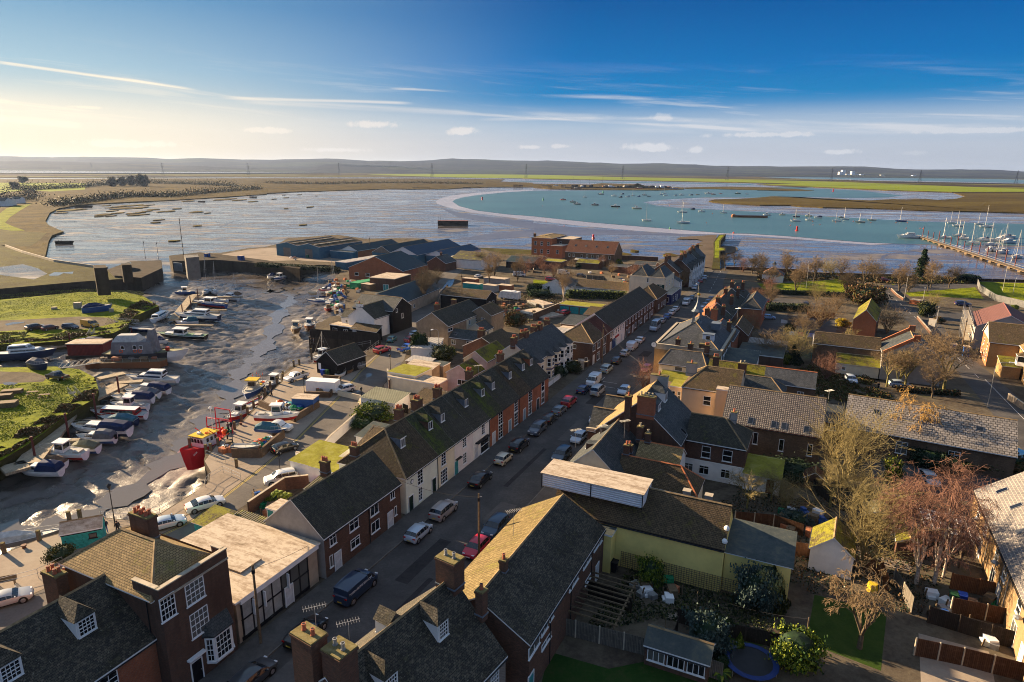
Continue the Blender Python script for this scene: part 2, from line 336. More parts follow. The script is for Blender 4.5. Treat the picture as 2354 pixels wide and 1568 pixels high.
def mudmat():
 m,t,b=newmat('wet_mud');L=t.links.new
 g=N(t,'ShaderNodeNewGeometry')
 sx=N(t,Q1);L(g.outputs[Q19],sx.inputs[0])
 far=N_smooth(sx.outputs[1],225,330,t)
 n=N(t,Q6,_Scale=.035,_Detail=12,_Roughness=.68,_Distortion=.6);L(g.outputs[Q19],n.inputs[0])
 mp=N(t,Q17);mp.inputs['Rotation'].default_value=(0,0,R(8));mp.inputs['Scale'].default_value=(.25,1.3,1);L(g.outputs[Q19],mp.inputs[0])
 n2=N(t,Q6,_Scale=.045,_Detail=10,_Roughness=.66,_Distortion=1.2);L(mp.outputs[0],n2.inputs[0])
 n3=N(t,Q6,_Scale=.9,_Detail=8,_Roughness=.7,_Distortion=.5);L(g.outputs[Q19],n3.inputs[0])
 L(ramp(t,n.outputs[0],[(.3,(.035,.029,.025)),(.52,(.09,.076,.064)),(.7,(.17,.145,.12))]),b.inputs[Q11])
 wet=mth(t,'ADD',mth(t,Q5,n2.outputs[0],.6),mth(t,Q5,n.outputs[0],.4))
 rf=ramp(t,wet,[(.42,(.07,)*3),(.5,(.16,)*3),(.58,(.6,)*3)])
 nearr=ramp(t,n.outputs[0],[(.38,(.13,)*3),(.62,(.5,)*3)])
 L(mixc(t,far,nearr,rf),b.inputs[Q12]);L(mixc(t,far,(.5,)*3,(.85,)*3),b.inputs[Q13])
 n4=N(t,Q6,_Scale=.011,_Detail=7,_Roughness=.6,_Distortion=2.2);L(mp.outputs[0],n4.inputs[0])
 ridge=mth(t,'ABSOLUTE',mth(t,Q7,n4.outputs[0],.5))
 cut=N_smooth(ridge,.0,.035,t)
 h=mth(t,'ADD',mth(t,'ADD',mth(t,Q5,n2.outputs[0],1.2),mth(t,Q5,cut,.9)),mth(t,Q5,n3.outputs[0],.12))
 hn=mth(t,'ADD',mth(t,Q5,n3.outputs[0],.6),mth(t,Q5,n.outputs[0],.6))
 bp=N(t,Q14,_Strength=.4,_Distance=.3);L(h,bp.inputs[Q15])
 bp2=N(t,Q14,_Strength=.75,_Distance=.3);L(hn,bp2.inputs[Q15])
 mx=N(t,'ShaderNodeMix');mx.data_type='VECTOR';L(far,mx.inputs[0]);L(bp2.outputs[0],mx.inputs[4]);L(bp.outputs[0],mx.inputs[5])
 L(mx.outputs[1],b.inputs[Q16])
 return m
MUD=mudmat()
def watermat(name,c,rough=.12,bs=.3,sc=.25,bd=.3,sp=.5):
 m,t,b=newmat(name);L=t.links.new
 tc=N(t,Q0);n=N(t,Q6,_Scale=sc,_Detail=6,_Roughness=.6);L(tc.outputs[Q10],n.inputs[0])
 n2=N(t,Q6,_Scale=.01,_Detail=5);L(tc.outputs[Q10],n2.inputs[0])
 L(mixc(t,N_smooth(n2.outputs[0],.35,.65,t),c,tuple(x*.8 for x in c)),b.inputs[Q11])
 b.inputs[Q12].default_value=rough;b.inputs[Q13].default_value=sp
 bp=N(t,Q14,_Strength=bs,_Distance=bd);L(n.outputs[0],bp.inputs[Q15]);L(bp.outputs[0],b.inputs[Q16])
 return m
WATER=watermat('river_water',(.05,.12,.125),.35,.5,.35,.25,.3)
THINW=watermat('shallow_water',(.13,.115,.10),.12,.35,.5,.12)
SILT=watermat('wet_silt',(.34,.31,.30),.25,.25,.3,.2)
def vnoise(x,y,seed=0):
 xi=np.floor(x).astype(np.int64);yi=np.floor(y).astype(np.int64);fx=x-xi;fy=y-yi
 fx=fx*fx*(3-2*fx);fy=fy*fy*(3-2*fy)
 def h(a,b):
  n=(a*374761393+b*668265263+seed*144665)&0x7fffffff;n=((n^(n>>13))*1274126177)&0x7fffffff
  return ((n^(n>>16))&0xffff)/65535.
 return (h(xi,yi)*(1-fx)+h(xi+1,yi)*fx)*(1-fy)+(h(xi,yi+1)*(1-fx)+h(xi+1,yi+1)*fx)*fy
def fbm(x,y,o=4,seed=0):
 r=0;a=1;t=0
 for i in range(o): r=r+a*vnoise(x*2**i,y*2**i,seed+i);t+=a;a*=.5
 return r/t
CREEK=[gp(q,-4.) for q in ('I-500,230','I250,210','I640,100','I900,20','M60,780','M250,610','M450,330','E2000,1000','E2080,740','E2180,600','E2290,520','F60,560','F100,400','F210,290','F215,200','F150,160','E2354,0','A2354,1340','A2060,1290','A1700,1240','A1500,1220','A1440,1150','A1300,1090')]
def distpoly(x,y,P):
 d=np.full(x.shape,1e9)
 for a,b in zip(P,P[1:]):
  dx,dy=b.x-a.x,b.y-a.y;L=dx*dx+dy*dy
  t=np.clip(((x-a.x)*dx+(y-a.y)*dy)/L,0,1)
  d=np.minimum(d,np.hypot(x-a.x-t*dx,y-a.y-t*dy))
 return d
def mudz(x,y):
 x=np.asarray(x,float);y=np.asarray(y,float)
 d=distpoly(x,y,CREEK)
 near=np.clip((330-y)/70,0,1)*np.clip((x+330)/80,0,1)
 d2=d+ (fbm(x*.08,y*.08,3,5)-.5)*10
 t=np.clip(d2/26,0,1);t=t*t*(3-2*t)
 z=-4.7+1.75*t
 rl=1-np.abs(2*fbm(x*.22,y*.22,3,9)-1);rl=np.clip((rl-.78)/.22,0,1)
 r2=1-np.abs(2*fbm(x*.55+3,y*.55,3,19)-1);rl=rl+.45*np.clip((r2-.75)/.25,0,1)
 lump=(fbm(x*.5,y*.5,4,3)-.5)
 amp=np.clip(d/6,0.2,1.25)
 z=z-rl*.42*amp+lump*.34*amp
 return np.where(near>0,z*near+(-3.)*(1-near),-3.)-0.*x
def mud_at(v): return float(mudz(np.array([v.x]),np.array([v.y]))[0])
def ax(*segs):
 o=[]
 for a,b,n in segs: o+=list(np.linspace(a,b,n,endpoint=False))
 o.append(segs[-1][1]);return np.array(o)
def build_mud():
 xs=ax((-9500,-2000,10),(-2000,-400,40),(-400,-130,55),(-130,-18,190),(-18,60,30),(60,900,30),(900,9500,12))
 ys=ax((-60,45,6),(45,230,280),(230,340,70),(340,700,40),(700,3000,30),(3000,9500,12))
 X,Y=np.meshgrid(xs,ys);Z=mudz(X,Y)
 n,k=len(xs),len(ys)
 v=np.stack([X,Y,Z],-1).reshape(-1,3)
 i=np.arange(k-1)[:,None]*n+np.arange(n-1)[None,:];f=np.stack([i,i+1,i+n+1,i+n],-1).reshape(-1,4)
 me=bpy.data.meshes.new('mud');me.vertices.add(len(v));me.vertices.foreach_set('co',v.ravel())
 me.loops.add(f.size);me.loops.foreach_set(Q20,f.ravel());me.polygons.add(len(f));me.polygons.foreach_set(Q21,np.arange(0,f.size,4))
 me.update();me.validate();me.polygons.foreach_set(Q18,[True]*len(f));me.materials.append(MUD)
 tag(link('mud',me),kind=Q22)
build_mud()
def sheet(name,pts,z,m,drop=0,side=None,kind=Q22,label=None,cat=None,zs=None):
 P=[gp(q,z) if is_(q,str) else (V3((q[0],q[1],z)) if len(q)==3 else W(q[0],q[1],z)) for q in pts]
 b=MB()
 if drop: b.prism([(p.x,p.y) for p in P],z-drop,z,side or m,m)
 else:
  a=sum(P[i].x*P[(i+1)%len(P)].y-P[(i+1)%len(P)].x*P[i].y for i in range(len(P)))
  b.face(P if a>0 else P[::-1],m)
 return tag(b.obj(name),label,cat,None,kind)
def ribbon(name,P,w,z,m,zf=None):
 b=MB();L=[];Rr=[]
 for i,p in en_(P):
  d=(P[min(i+1,len(P)-1)]-P[max(i-1,0)]);d.z=0;d.normalize();n=V3((-d.y,d.x,0));ww=w[i] if is_(w,list) else w
  L.append(V3((p.x,p.y,z))+n*ww);Rr.append(V3((p.x,p.y,z))-n*ww)
 for i in range(len(P)-1): b.face([Rr[i],Rr[i+1],L[i+1],L[i]],m)
 return tag(b.obj(name),kind=Q22)
def smooth_line(P,k=3):
 for _ in range(k):
  Q=[P[0]]
  for a,b in zip(P,P[1:]): Q+=[a*.75+b*.25,a*.25+b*.75]
  Q.append(P[-1]);P=Q
 return P
ribbon('creek_water',smooth_line(CREEK,3),[2.+1.1*M_.sin(i*.9)+.6*M_.sin(i*2.3) for i in range(400)],-4.62,THINW)
sheet('river',['B1640,602','B1665,585','B1720,568','B1850,547','B2100,521','B2354,507','C200,506','C900,503','C1340,497','C1420,484','D-300,484','D0,487','D0,478','D500,486','D900,505','D1200,540','D1290,548','D1150,566','D900,571','D400,562','C1960,567','C1500,566','C1150,585','C970,608','C1090,640','C1250,656','C1900,690','C2354,716','D400,722','D900,750','D1500,782','D2354,800','D3300,830','D3300,1100','D2354,990','D1700,985','D1300,976','D1000,965','D600,935','D240,905','D0,890','C1900,884','C1700,882','C1450,862','C1000,826','C500,785','C0,732','B2100,712','B1850,680','B1700,642'],-2.94,WATER)
sheet('wet_silt_bank',['B1490,605','B1530,575','B1640,548','B1850,525','B2060,508','B2354,497','C0,500','C0,508','B2354,509','B2100,523','B1850,549','B1720,570','B1665,587','B1640,602','B1700,643','B1850,682','B2100,714','C0,734','C500,787','C1000,829','C1450,865','C1700,884','C1900,887','D0,893','D240,907','D600,938','D1000,968','D1200,975','D1000,985','D600,955','D0,905','C1700,893','C1350,890','C900,860','C400,815','C0,770','B2100,738','B1800,700','B1600,655','B1510,625'],-2.97,SILT)
sheet('dark_mud_band',['B1520,652','B1700,700','B2000,742','B2354,778','C0,792','C500,842','C1000,874','C1650,894','C1300,903','C700,893','C300,900','C0,885','B2354,905','B1900,945','B1650,935','B2000,880','B2354,850','B2100,800','B1700,745'],-2.985,GM('dark_silt',[(.04,.035,.035),(.08,.068,.06),(.14,.12,.105)],sc=.02,fine=.3,stretch=(.2,1,1),rough=.3,spec=.7,bump=.5))
sheet('river_arm',['C-300,430','C0,428','C600,436','C1150,440','C1500,445','C2354,470','D0,480','D480,484','D500,478','D0,458','C1900,447','C1180,433','C600,428','C0,421'],-2.93,WATER)
MB_=MARSH
def marsh(name,pts,z=-2.,m=None,side=None): return sheet(name,pts,z,m or MARSH,1.4,side or SCRUB)
marsh('marsh_island',['C1548,597','C1600,583','C1750,580','C1960,570','C2100,556','C2354,562','D150,556','D400,570','D640,575','D850,588','D1000,592','D1200,580','D1320,584','D1480,578','D1600,588','D1760,576','D1840,556','D1730,524','D2354,522','D3200,540','D3200,780','D2354,702','D2000,690','D1500,680','D1000,660','D580,652','D300,636','C2354,636','C2000,632','C1750,620','C1600,608'])
marsh('marsh_spit',['C1330,478','C1700,470','C2354,482','D0,484','D330,490','D500,505','D300,508','D0,505','C2354,505','C1900,498','C1500,490','C1340,488'],-2.2)
marsh('marsh_north',['A-2500,404','A0,405','A1200,398','A2354,396','B700,398','B1500,398','B2100,405','B2060,425','C-10,436','C0,444','C500,452','C600,440','C900,450','C1100,470','C1330,478','C1330,492','C1100,502','C700,498','C300,492','C150,490','C0,478','B2354,474','B2000,474','B1760,480','B1600,490','B1250,492','B1100,489','B800,498','B500,508','B300,512','B0,530','A2354,535','A2000,560','A1500,590','A1000,612','A700,630','A520,662','A440,700','A400,775','A430,810','A520,850','A560,865','A460,900','A430,950','A400,1080','A380,1100','A60,990','A-600,950','A-2500,1100'],-1.9,SCRUB)
marsh('marsh_far',['A-2500,392','A0,391','A2354,386','B2100,388','C0,404','C700,415','C1500,430','C2354,448','D0,452','D600,480','D1200,505','D1720,521','D2354,518','D3300,530','D3300,470','D2354,444','D1900,436','D1000,420','D700,408','D0,398','C2354,400','C1500,372','C700,355','C0,346','B1500,350','B700,352','B0,360','A2354,362','A2354,350','A-2500,350'],-1.8,FARL)
marsh('marsh_strip',['C1200,372','C1900,388','D0,392','D500,405','D0,385','C2354,384','C1700,368'],-1.9,MARSH)
sheet('far_field',['B880,362','B1500,356','C0,364','C700,385','C1500,400','C2354,420','D700,428','D1700,466','D2354,490','D3300,520','D3300,530','D2354,516','D1720,518','D1200,502','D600,476','D0,448','C2354,444','C1500,426','C700,411','C0,399','B1700,390','B1100,372'],-1.7,FIELD)
sheet('west_field',['A-900,436','A160,436','A480,438','A760,440','A750,496','A440,514','A250,500','A0,528','A-900,560'],-1.85,FIELD)
sheet('west_bank_grass',['A-900,700','A0,705','A60,660','A140,640','A280,622','A180,680','A90,740','A45,790','A110,820','A220,858','A100,860','A-300,800'],-1.84,GRASS)
sheet('west_bank_meadow',['A-900,812','A-300,815','A0,812','A60,850','A180,866','A300,870','A410,880','A330,960','A260,1000','A60,990','A-600,960'],-1.86,GRASSD)
sheet('far_creek_left',['A-2500,392','A0,392','A1100,391','A2354,389','B0,390','B0,395','A2354,395','A800,400','A0,405','A-2500,405'],-2.9,THINW)
sheet('estuary_water',['C0,326','C700,334','C1500,340','D0,345','D1000,352','D1600,366','D2354,376','D3300,390','D3300,460','D2354,438','D1900,430','D700,404','D0,392','C1500,366','C700,350','B2354,346','B900,350','B-200,345','A1900,345','A2354,336','B0,332','B700,336'],-2.9,WATER)
marsh('estuary_marsh',['C900,350','C1900,366','D0,366','D600,372','D1300,388','D2354,408','D3300,425','D3300,410','D2354,396','D1300,376','D600,366','C1900,356'],-2.2,MARSH)
DKS=MAT['dark_silt']
for w_,P_ in ((2.2,'B-200,705 B300,690 B800,668 B1300,655 B1600,662'),(1.5,'A1500,610 A2000,650 B100,655 B600,640 B1400,655'),(1.2,'A1300,800 A1700,825 A1960,835 A2030,780 A2200,760'),(1.2,'B0,862 B200,845 B520,820 B900,800'),(1.,'A560,880 A900,850 A1250,855 A1500,860'),(1.,'B780,845 B900,880 B1200,860 B1350,870'),(.6,'D60,990 D200,1045 D410,1075 D380,1100 D200,1110 D230,1140'),(.8,'D1090,1130 D1130,1060 D1440,1040 D1490,1005 D1400,985'),(.6,'C1710,1000 C1800,960 C1950,990 C2100,1040 C2300,1060'),(.5,'C2180,1090 C2250,1120 C2340,1090'),(1.6,'A460,800 A800,800 A1000,860 A1500,900 A2200,870'),(.7,'C800,960 C1000,930 C1200,945'),(2.5,'B900,590 B1500,580 B1560,600')):
 ribbon('mud_creek',smooth_line([gp(q,-2.99) for q in P_.split()],3),w_,-2.99,DKS)
def tufts():
 rnd=random.Random(4);b=MB()
 L=[(620,680,80),(535,706,40),(720,676,30),(910,720,55),(1070,665,70),(1040,706,40),(1170,710,40),(1220,722,60),(1400,768,35),(1420,695,30),(1210,660,60),(1500,690,40),(1730,697,50),(1370,790,35),(1740,820,35),(1535,953,45),(1830,706,20),(990,688,30),(1290,638,40),(1660,600,40),(940,640,25),(1990,585,60),(2110,592,40),(2230,604,30),(880,735,30),(1350,675,40),(980,732,30),(1150,640,60),(1050,650,40),(1240,700,35),(1300,690,30),(1560,668,30),(960,660,20)]
 def blob(u,v,w,reg,asp=.13):
  c=gp('%s%g,%g'%(reg,u,v),-3);e=gp('%s%g,%g'%(reg,u+w,v),-3);r=abs((e-c).length);ph=rnd.uniform(0,6)
  f=gp('%s%g,%g'%(reg,u,v-w*asp),-3);ry=(f-c).length
  pts=[(c.x+r*M_.cos(t)*(1+.2*M_.sin(3*t+ph)),c.y+ry*M_.sin(t)*(1+.25*M_.cos(2*t+ph))) for t in [6.283*i/14 for i in range(14)]]
  b.prism(pts,-3.2,-2.45,GRASSD,MARSH)
 for u,v,w in L: blob(u,v,w,'A')
 for u,v,w in ((320,812,32),(385,652,28),(65,582,20),(170,570,18),(290,543,14),(170,667,16),(440,555,8),(155,546,12)): blob(u,v,w,'B')
 for u,v,w in ((800,1072,55),(1210,1080,60),(890,1042,35),(1470,997,20),(1340,1052,40)): blob(u,v,w,'C',.2)
 tag(b.obj('cordgrass_clumps'),'low brown cordgrass clumps scattered on the grey mudflat','grass',None,'stuff')
tufts()
def hills():
 m=fields('far_hills',[(.004,.006,.012),(.010,.012,.018),(.018,.018,.022),(.026,.036,.018),(.035,.032,.028)],.004,(.4,1,1))
 for name,rr,dist,seed,ts in (('far_hill_range',(6000,9300),7400,3,[(-900,352),(0,357),(250,360),(600,362),(900,366),(1177,368),(1400,371),(1700,378),(1990,383),(2150,386),(2354,392),(3200,400)]),
                   ('near_hill_range',(5200,6400),5900,8,[(-900,376),(0,368),(200,374),(500,383),(700,388),(760,378),(860,381),(1000,388),(1177,392),(1500,396),(2000,402),(2354,408),(3200,414)])):
  U=np.array([t[0] for t in ts]);V=np.array([t[1] for t in ts]);b=MB();cols=[];n=170
  for i in range(n):
   u=-900+4100*i/(n-1);v=float(np.interp(u,U,V));d=ray(u,v);k=dist/d.y;h=CH+d.z*k
   h=max(h,5);h*=1+.30*(float(fbm(np.array([i*.16]),np.array([seed*7.]),4,seed)[0])-.5)*2
   h=h+ (h+20)*.0
   dn=V3((d.x,d.y,0)).normalized();c=[]
   for j,t in en_((0,.12,.3,.5,.7,.85,1)):
    r=(rr[0]+(rr[1]-rr[0])*t)/dn.y;prof=(0,.18,.5,.78,1,.9,.4)[j]
    c.append(V3((dn.x*r,dn.y*r,-3.2+(h+3)*prof*(1+(.12*M_.sin(i*.7+j*2)*(j not in(0,4)))))))
   cols.append(c)
  for a,c in zip(cols,cols[1:]):
   for j in range(6): b.face([a[j],c[j],c[j+1],a[j+1]],m)
  tag(b.obj(name,smooth=True,merge=True),kind=Q22)
hills()
sheet('ground',['I-1500,1100','I-700,720','I0,442','I340,305','I550,245','I890,112','M-172,1305','M0,1238','M185,1122','M290,1058','M400,992','M430,950','M440,858','M388,768','M405,690','M500,622','M560,560','M640,505','M730,415','M820,318','M920,222','M1000,145','M1085,62','F120,962','F200,893','F290,852','F350,868','F460,850','F560,770','F660,800','F760,740','F860,745','F1000,700','F1010,668','F370,622','F420,585','F440,500','F500,480','F560,440','F690,430','F690,330','F700,262','F740,215','F690,190','B640,1330','B600,1260','B640,1240','B690,1190','B640,1170','B460,1160','B300,1190','B0,1150','A2354,1165','A1900,1110','A1760,1105','A1755,1060','A1950,1055','A2200,1012','A2354,1003','B0,1000','B100,975','B190,925','B620,895','B870,930','B1180,925','B1400,930','B1650,1000','B1900,1010','B2354,1028','C0,925','C330,935','C740,1085','C760,1102','C1100,1122','C1200,1125','C1400,1150','C1520,1190','C1590,1196','C1720,1192','C2000,1200','C2354,1215','D0,1215','D400,1240','D1200,1262','D1850,1268','D1940,1302','D2354,1306','D3200,1345',(330,420),(60,330),(-160,200),(-150,-60)],0,YARD,4,WALLD)
sheet('west_bank',['A-900,1500','A0,1470','A700,1402','A1100,1400','A1260,1435','E1400,112','E1190,200','E1110,300','E1000,350','E900,365','E600,415','E300,440','E0,450','E-900,470'],-.8,GRASS,3,GRASSD)
sheet('west_meadow',['E-900,650','E0,655','E480,645','E700,670','E840,745','E870,850','E840,930','E690,1010','E560,1100','E400,1220','E250,1330','E100,1420','E0,1480','E-900,1900'],-.8,GRASS,3,GRASSD)
sheet('gravel_track',['E-900,230','E0,240','E240,230','E700,205','E960,215','E1050,250','E980,270','E860,300','E700,320','E250,320','E0,335','E-900,340'],-.79,YARD)
sheet('gravel_patch',['E-600,690','E0,690','E300,700','E420,740','E380,780','E150,790','E0,800','E-600,820'],-.79,YARD)
sheet('sluice_bank',['A-900,960','A0,985','A60,1003','A250,1070','A480,1135','A820,1185','A950,1205','A1000,1250','A1240,1262','A1240,1275','A700,1310','A0,1372','A-900,1440'],1.2,GRASSD,5.6,WALLD)
sheet('sluice_mud_pool',['A-400,1190','A0,1180','A200,1155','A330,1190','A420,1240','A300,1290','A0,1250','A-400,1290'],1.21,MUD)
sheet('sluice_pool_water',['A430,1250','A480,1225','A560,1228','A650,1220','A640,1240','A560,1235','A520,1255','A440,1258'],1.22,THINW)
sheet('causeway',['C1575,1200','C1590,1080','C1590,960','C1640,895','C1700,890','C1655,950','C1650,1000','C1695,1012','C1695,1035','C1650,1042','C1650,1200'],.2,GRASSD,3.3,WALLD)
sheet('causeway_grass',['C1600,1100','C1603,960','C1645,903','C1680,898','C1640,950','C1640,1010','C1680,1018','C1680,1030','C1640,1035','C1636,1100'],.21,GRASS)
sheet('shingle_beach',['C1100,1120','C1300,1070','C1390,1000','C1500,950','C1450,935','C1260,932','C1300,915','C1620,895','C1605,1000','C1590,1190'],-2.6,SHING)
sheet('shingle_beach_east',['C1655,1190','C1655,1000','C1680,990','C1790,1000','C1810,1020','C1770,1050','C1700,1062','C1690,1190'],-2.6,SHING)
def wsheet(name,pts,z,m,**k): return sheet(name,pts,z,m,**k)
wsheet('road',[(-80,3),(150,3),(178,4.6),(205,2.5),(232,1.2),(232,7),(205,9),(178,12.5),(150,12.6),(60,12.6),(-80,12.6)],.008,TARM)
wsheet('road_junction',[(146,12.4),(150,14),(160,30),(172,40),(174,40),(176,26),(168,12.4)],.012,TARM)
wsheet('pavement',[(-80,.0),(150,0),(150,2.9),(-80,2.9)],.12,PAVE,drop=.2)
wsheet('pavement_east',[(-80,12.7),(148,12.7),(148,16.5),(-80,16.5)],.12,PAVE,drop=.2)
wsheet('pavement_north',[(150,-.3),(178,1.5),(205,-.3),(232,-1.4),(232,1.1),(205,2.4),(178,4.5),(150,2.9)],.12,PAVE,drop=.2)
def kerb(name,a,b,w=.14,h=.13):
 k=MB();p,q=W(*a),W(*b);n=int((q-p).length/3)+1
 for i in range(n):
  u=p.lerp(q,i/n);v=p.lerp(q,(i+.985)/n);k.obox(((u.x+v.x)/2,(u.y+v.y)/2),((v.x-u.x)/2,(v.y-u.y)/2),w/2,0,h,Pn('kerb_stone',(.15,.135,.115),.8))
 return tag(k.obj(name),kind=Q22)
for i,(s_,p_,l_,w_) in en_(((-30,5,7,2.2),(-12,6.5,9,1.6),(3,9,5,2.4),(12,7.4,14,.7),(30,8.2,10,1.8),(48,6.6,6,2),(66,8.6,12,.8),(84,7,5,2.2),(104,8,16,.8),(-22,9.4,12,.7))): wsheet('road_patch',[(s_,p_),(s_+l_,p_+.1),(s_+l_,p_+w_),(s_,p_+w_)],.0125,GM('patched_tarmac',[(.025,.024,.024),(.04,.038,.037),(.055,.05,.048)],sc=.5) if i%2 else GM('worn_tarmac',[(.07,.065,.06),(.10,.092,.085),(.13,.12,.11)],sc=.5))
kerb('kerb',(-80,2.97),(150,2.97));kerb('kerb',(-80,12.65),(148,12.65))
wsheet('quay_concrete',['I-900,800','I0,450','I340,312','I550,252','I890,118','M-172,1312','M0,1246','M290,1066','M435,960','M448,865','M395,775','M500,635','M740,424','M1000,155','M1085,72','F130,968','F300,862','F460,862','F690,965','F830,885','F1000,752','F985,772',(45.3,-43.2),(31,-36.9),(11.6,-29.4),(-1,-25.9),(-13,-23),(-26,-24.4),(-45,-27)],.006,CONC)
wsheet('quay_road',[(-60,-29),(-26,-24.3),(-13,-22.9),(-1,-25.8),(11.6,-29.3),(31,-36.8),(45.3,-43.1),(57.9,-47.5),(67,-52),(78,-57.5),(95,-65),(113,-72.5),(141,-86),(183,-104),(184,-96),(141,-80.5),(113.5,-66),(100.6,-58.4),(82,-52),(68,-46),(56,-39.3),(46,-35.5),(25.6,-27.4),(13.5,-23.6),(-1,-20.3),(-13,-19.6),(-28,-20.5),(-60,-22)],.01,TARW)
wsheet('lane',[(46,-35),(40,-33),(31,-25),(32,-24),(40,-29)],.012,CONC)
wsheet('harbour_yard',['B0,1010','B400,1010','B900,1120','B700,1160','B600,1140','B260,1120','B0,1130','A2100,1130','A1900,1080','A2200,1025'],.006,CONC)
wsheet('east_road',[(250,99),(225,66),(206,63.5),(167,66),(140,70),(117,72),(98,73),(60,75),(20,78),(20,84),(72,82),(106,79),(120,77),(141,76),(160,76),(172,95),(204,105),(204,100),(180,88),(172,72),(206,68),(240,101)],.008,TARM)
wsheet('back_lane',[(85,42),(88,56),(97,72),(101,72),(84,48)],.01,YARD)
wsheet('rear_car_park',[(37,53),(35,66),(48,72),(48,60),(45,54)],.008,TARM)
wsheet('east_parking',[(164,26),(166,45),(178,46),(176,26)],.009,TARM)
wsheet('long_back_yard',[(120,30),(122,48),(150,50),(149,28)],.007,TARM)
wsheet('park_grass',['D0,1325','D150,1330','D700,1290','D900,1330','D1100,1370','D1250,1440','D1000,1460','D770,1450','D300,1425','D80,1400'],.007,GRASS)
wsheet('park_grass_east',['D1180,1330','D1500,1370','D1900,1330','D2000,1460','D1500,1440','D1350,1440'],.0075,GRASS)
wsheet('recreation_ground',['D1960,1310','D3000,1345','D3000,1560','D2354,1530','D2240,1500','D2000,1400'],.0078,GRASS)
wsheet('pub_garden',['C0,1290','C100,1300','C150,1320','C60,1345','C0,1345'],.007,GRASS)
wsheet('gravel_yard',['B2100,1240','B2354,1230','C0,1240','C560,1240','C900,1330','C500,1330','C300,1290','C0,1320','B2100,1330'],.005,YARD)
wsheet('shore_grass',['B1850,1010','B2354,1030','C0,1060','C0,1090','B2354,1110','B2060,1060'],.006,GRASSD)
wsheet('garden_gravel',['K830,1110','K1030,1080','K1480,1180','K1420,1390','K1100,1310','K800,1230'],.006,YARD)
wsheet('lawn',['K1580,920','K1860,950','K2000,1040','K2354,1180','L300,1170','L0,1260','K1900,1170','K1600,1050'],.006,GM(Q23,[(.02,.035,.010),(.035,.062,.012),(.06,.075,.02)],sc=.5,fine=4.))
wsheet('lawn_lower',['K380,1300','K900,1450','K1500,1330','K1850,1480','K1960,1600','K300,1600'],.0065,GM('dark_lawn',[(.012,.03,.008),(.02,.05,.010),(.05,.05,.02)],sc=.5,fine=4.))
wsheet('garden_lawn',[(-3,46),(5,46.5),(5,53),(-4,52)],.0064,MAT[Q23]);wsheet('garden_lawn',[(-10,53),(-5,53),(-5,61),(-10,61)],.0064,MAT[Q23]);wsheet('garden_path',[(-4,55),(3,55.5),(3,61),(-4,60.5)],.0064,CONC);wsheet('garden_path',[(14,51),(16,51),(16,56),(14,56)],.0064,CONC)
wsheet('patio',['K1420,960','K1560,950','K1600,1040','K1400,1010'],.0066,CONC)
WHT=Pn('road_paint_white',(.55,.53,.5),.7);YEL=Pn('road_paint_yellow',(.45,.33,.06),.7)
def line(name,pts,w,m,z=.016,dash=None):
 b=MB();P=[gp(q,z) if is_(q,str) else W(q[0],q[1],z) for q in pts]
 for a,c in zip(P,P[1:]):
  L=(c-a).length;d=(c-a)/L;nn=V3((-d.y,d.x,0))*w/2;t=0
  while t<L:
   e=min(L,t+(dash[0] if dash else L));u=a+d*t;v=a+d*e;b.face([u-nn,v-nn,v+nn,u+nn],m);t+=dash[0]+dash[1] if dash else L+1
 return tag(b.obj(name),kind=Q22)
for off in (0,.25):
 line('double_yellow_line',[(-26+off,-24+off),(-13,-22.7+off),(-1,-25.6+off),(11.6,-29.1+off),(31,-36.6+off),(45.3,-42.9+off),(57.9,-47.3+off),(67,-51.8+off)],.1,YEL)
line('centre_line',[(178,8),(230,4.2)],.12,WHT,dash=(3,4))
line('centre_line',[(100.6,76),(141,72.5),(206,66)],.12,WHT,dash=(3,4))
line('road_edge_line',[(55,80),(100,77)],.12,WHT)
for a,c in (((-33,5.2),(-33,6.6)),((-33,6.6),(-31.4,6.6)),((-36,6.2),(-38,6.2)),((59,6),(59,9)),((62,5.5),(62,8.5)),((57,5),(65,5)),((150.5,13),(154,11)),((152,10),(158,6))): line('bay_marking',[a,c],.1,WHT)
sheet(Q24,['F810,985','F850,960','F900,940','F930,945','F925,965','F880,985','F850,1010','F815,1015'],.02,THINW)
sheet(Q24,['F1120,880','F1160,850','F1190,845','F1170,862'],.02,THINW)
sheet(Q24,['F1480,285','F1560,180','F1600,120','F1660,110','F1640,160','F1580,220','F1510,270'],.022,THINW)
sheet(Q24,['E40,270','E110,255','E230,250','E200,262','E110,275','E60,285'],-.77,THINW)
sheet(Q24,['E20,790','E90,782','E160,792','E120,810','E40,808'],-.77,THINW)
sheet(Q24,['F790,1100','F815,1090','F830,1093','F800,1115'],.02,THINW)
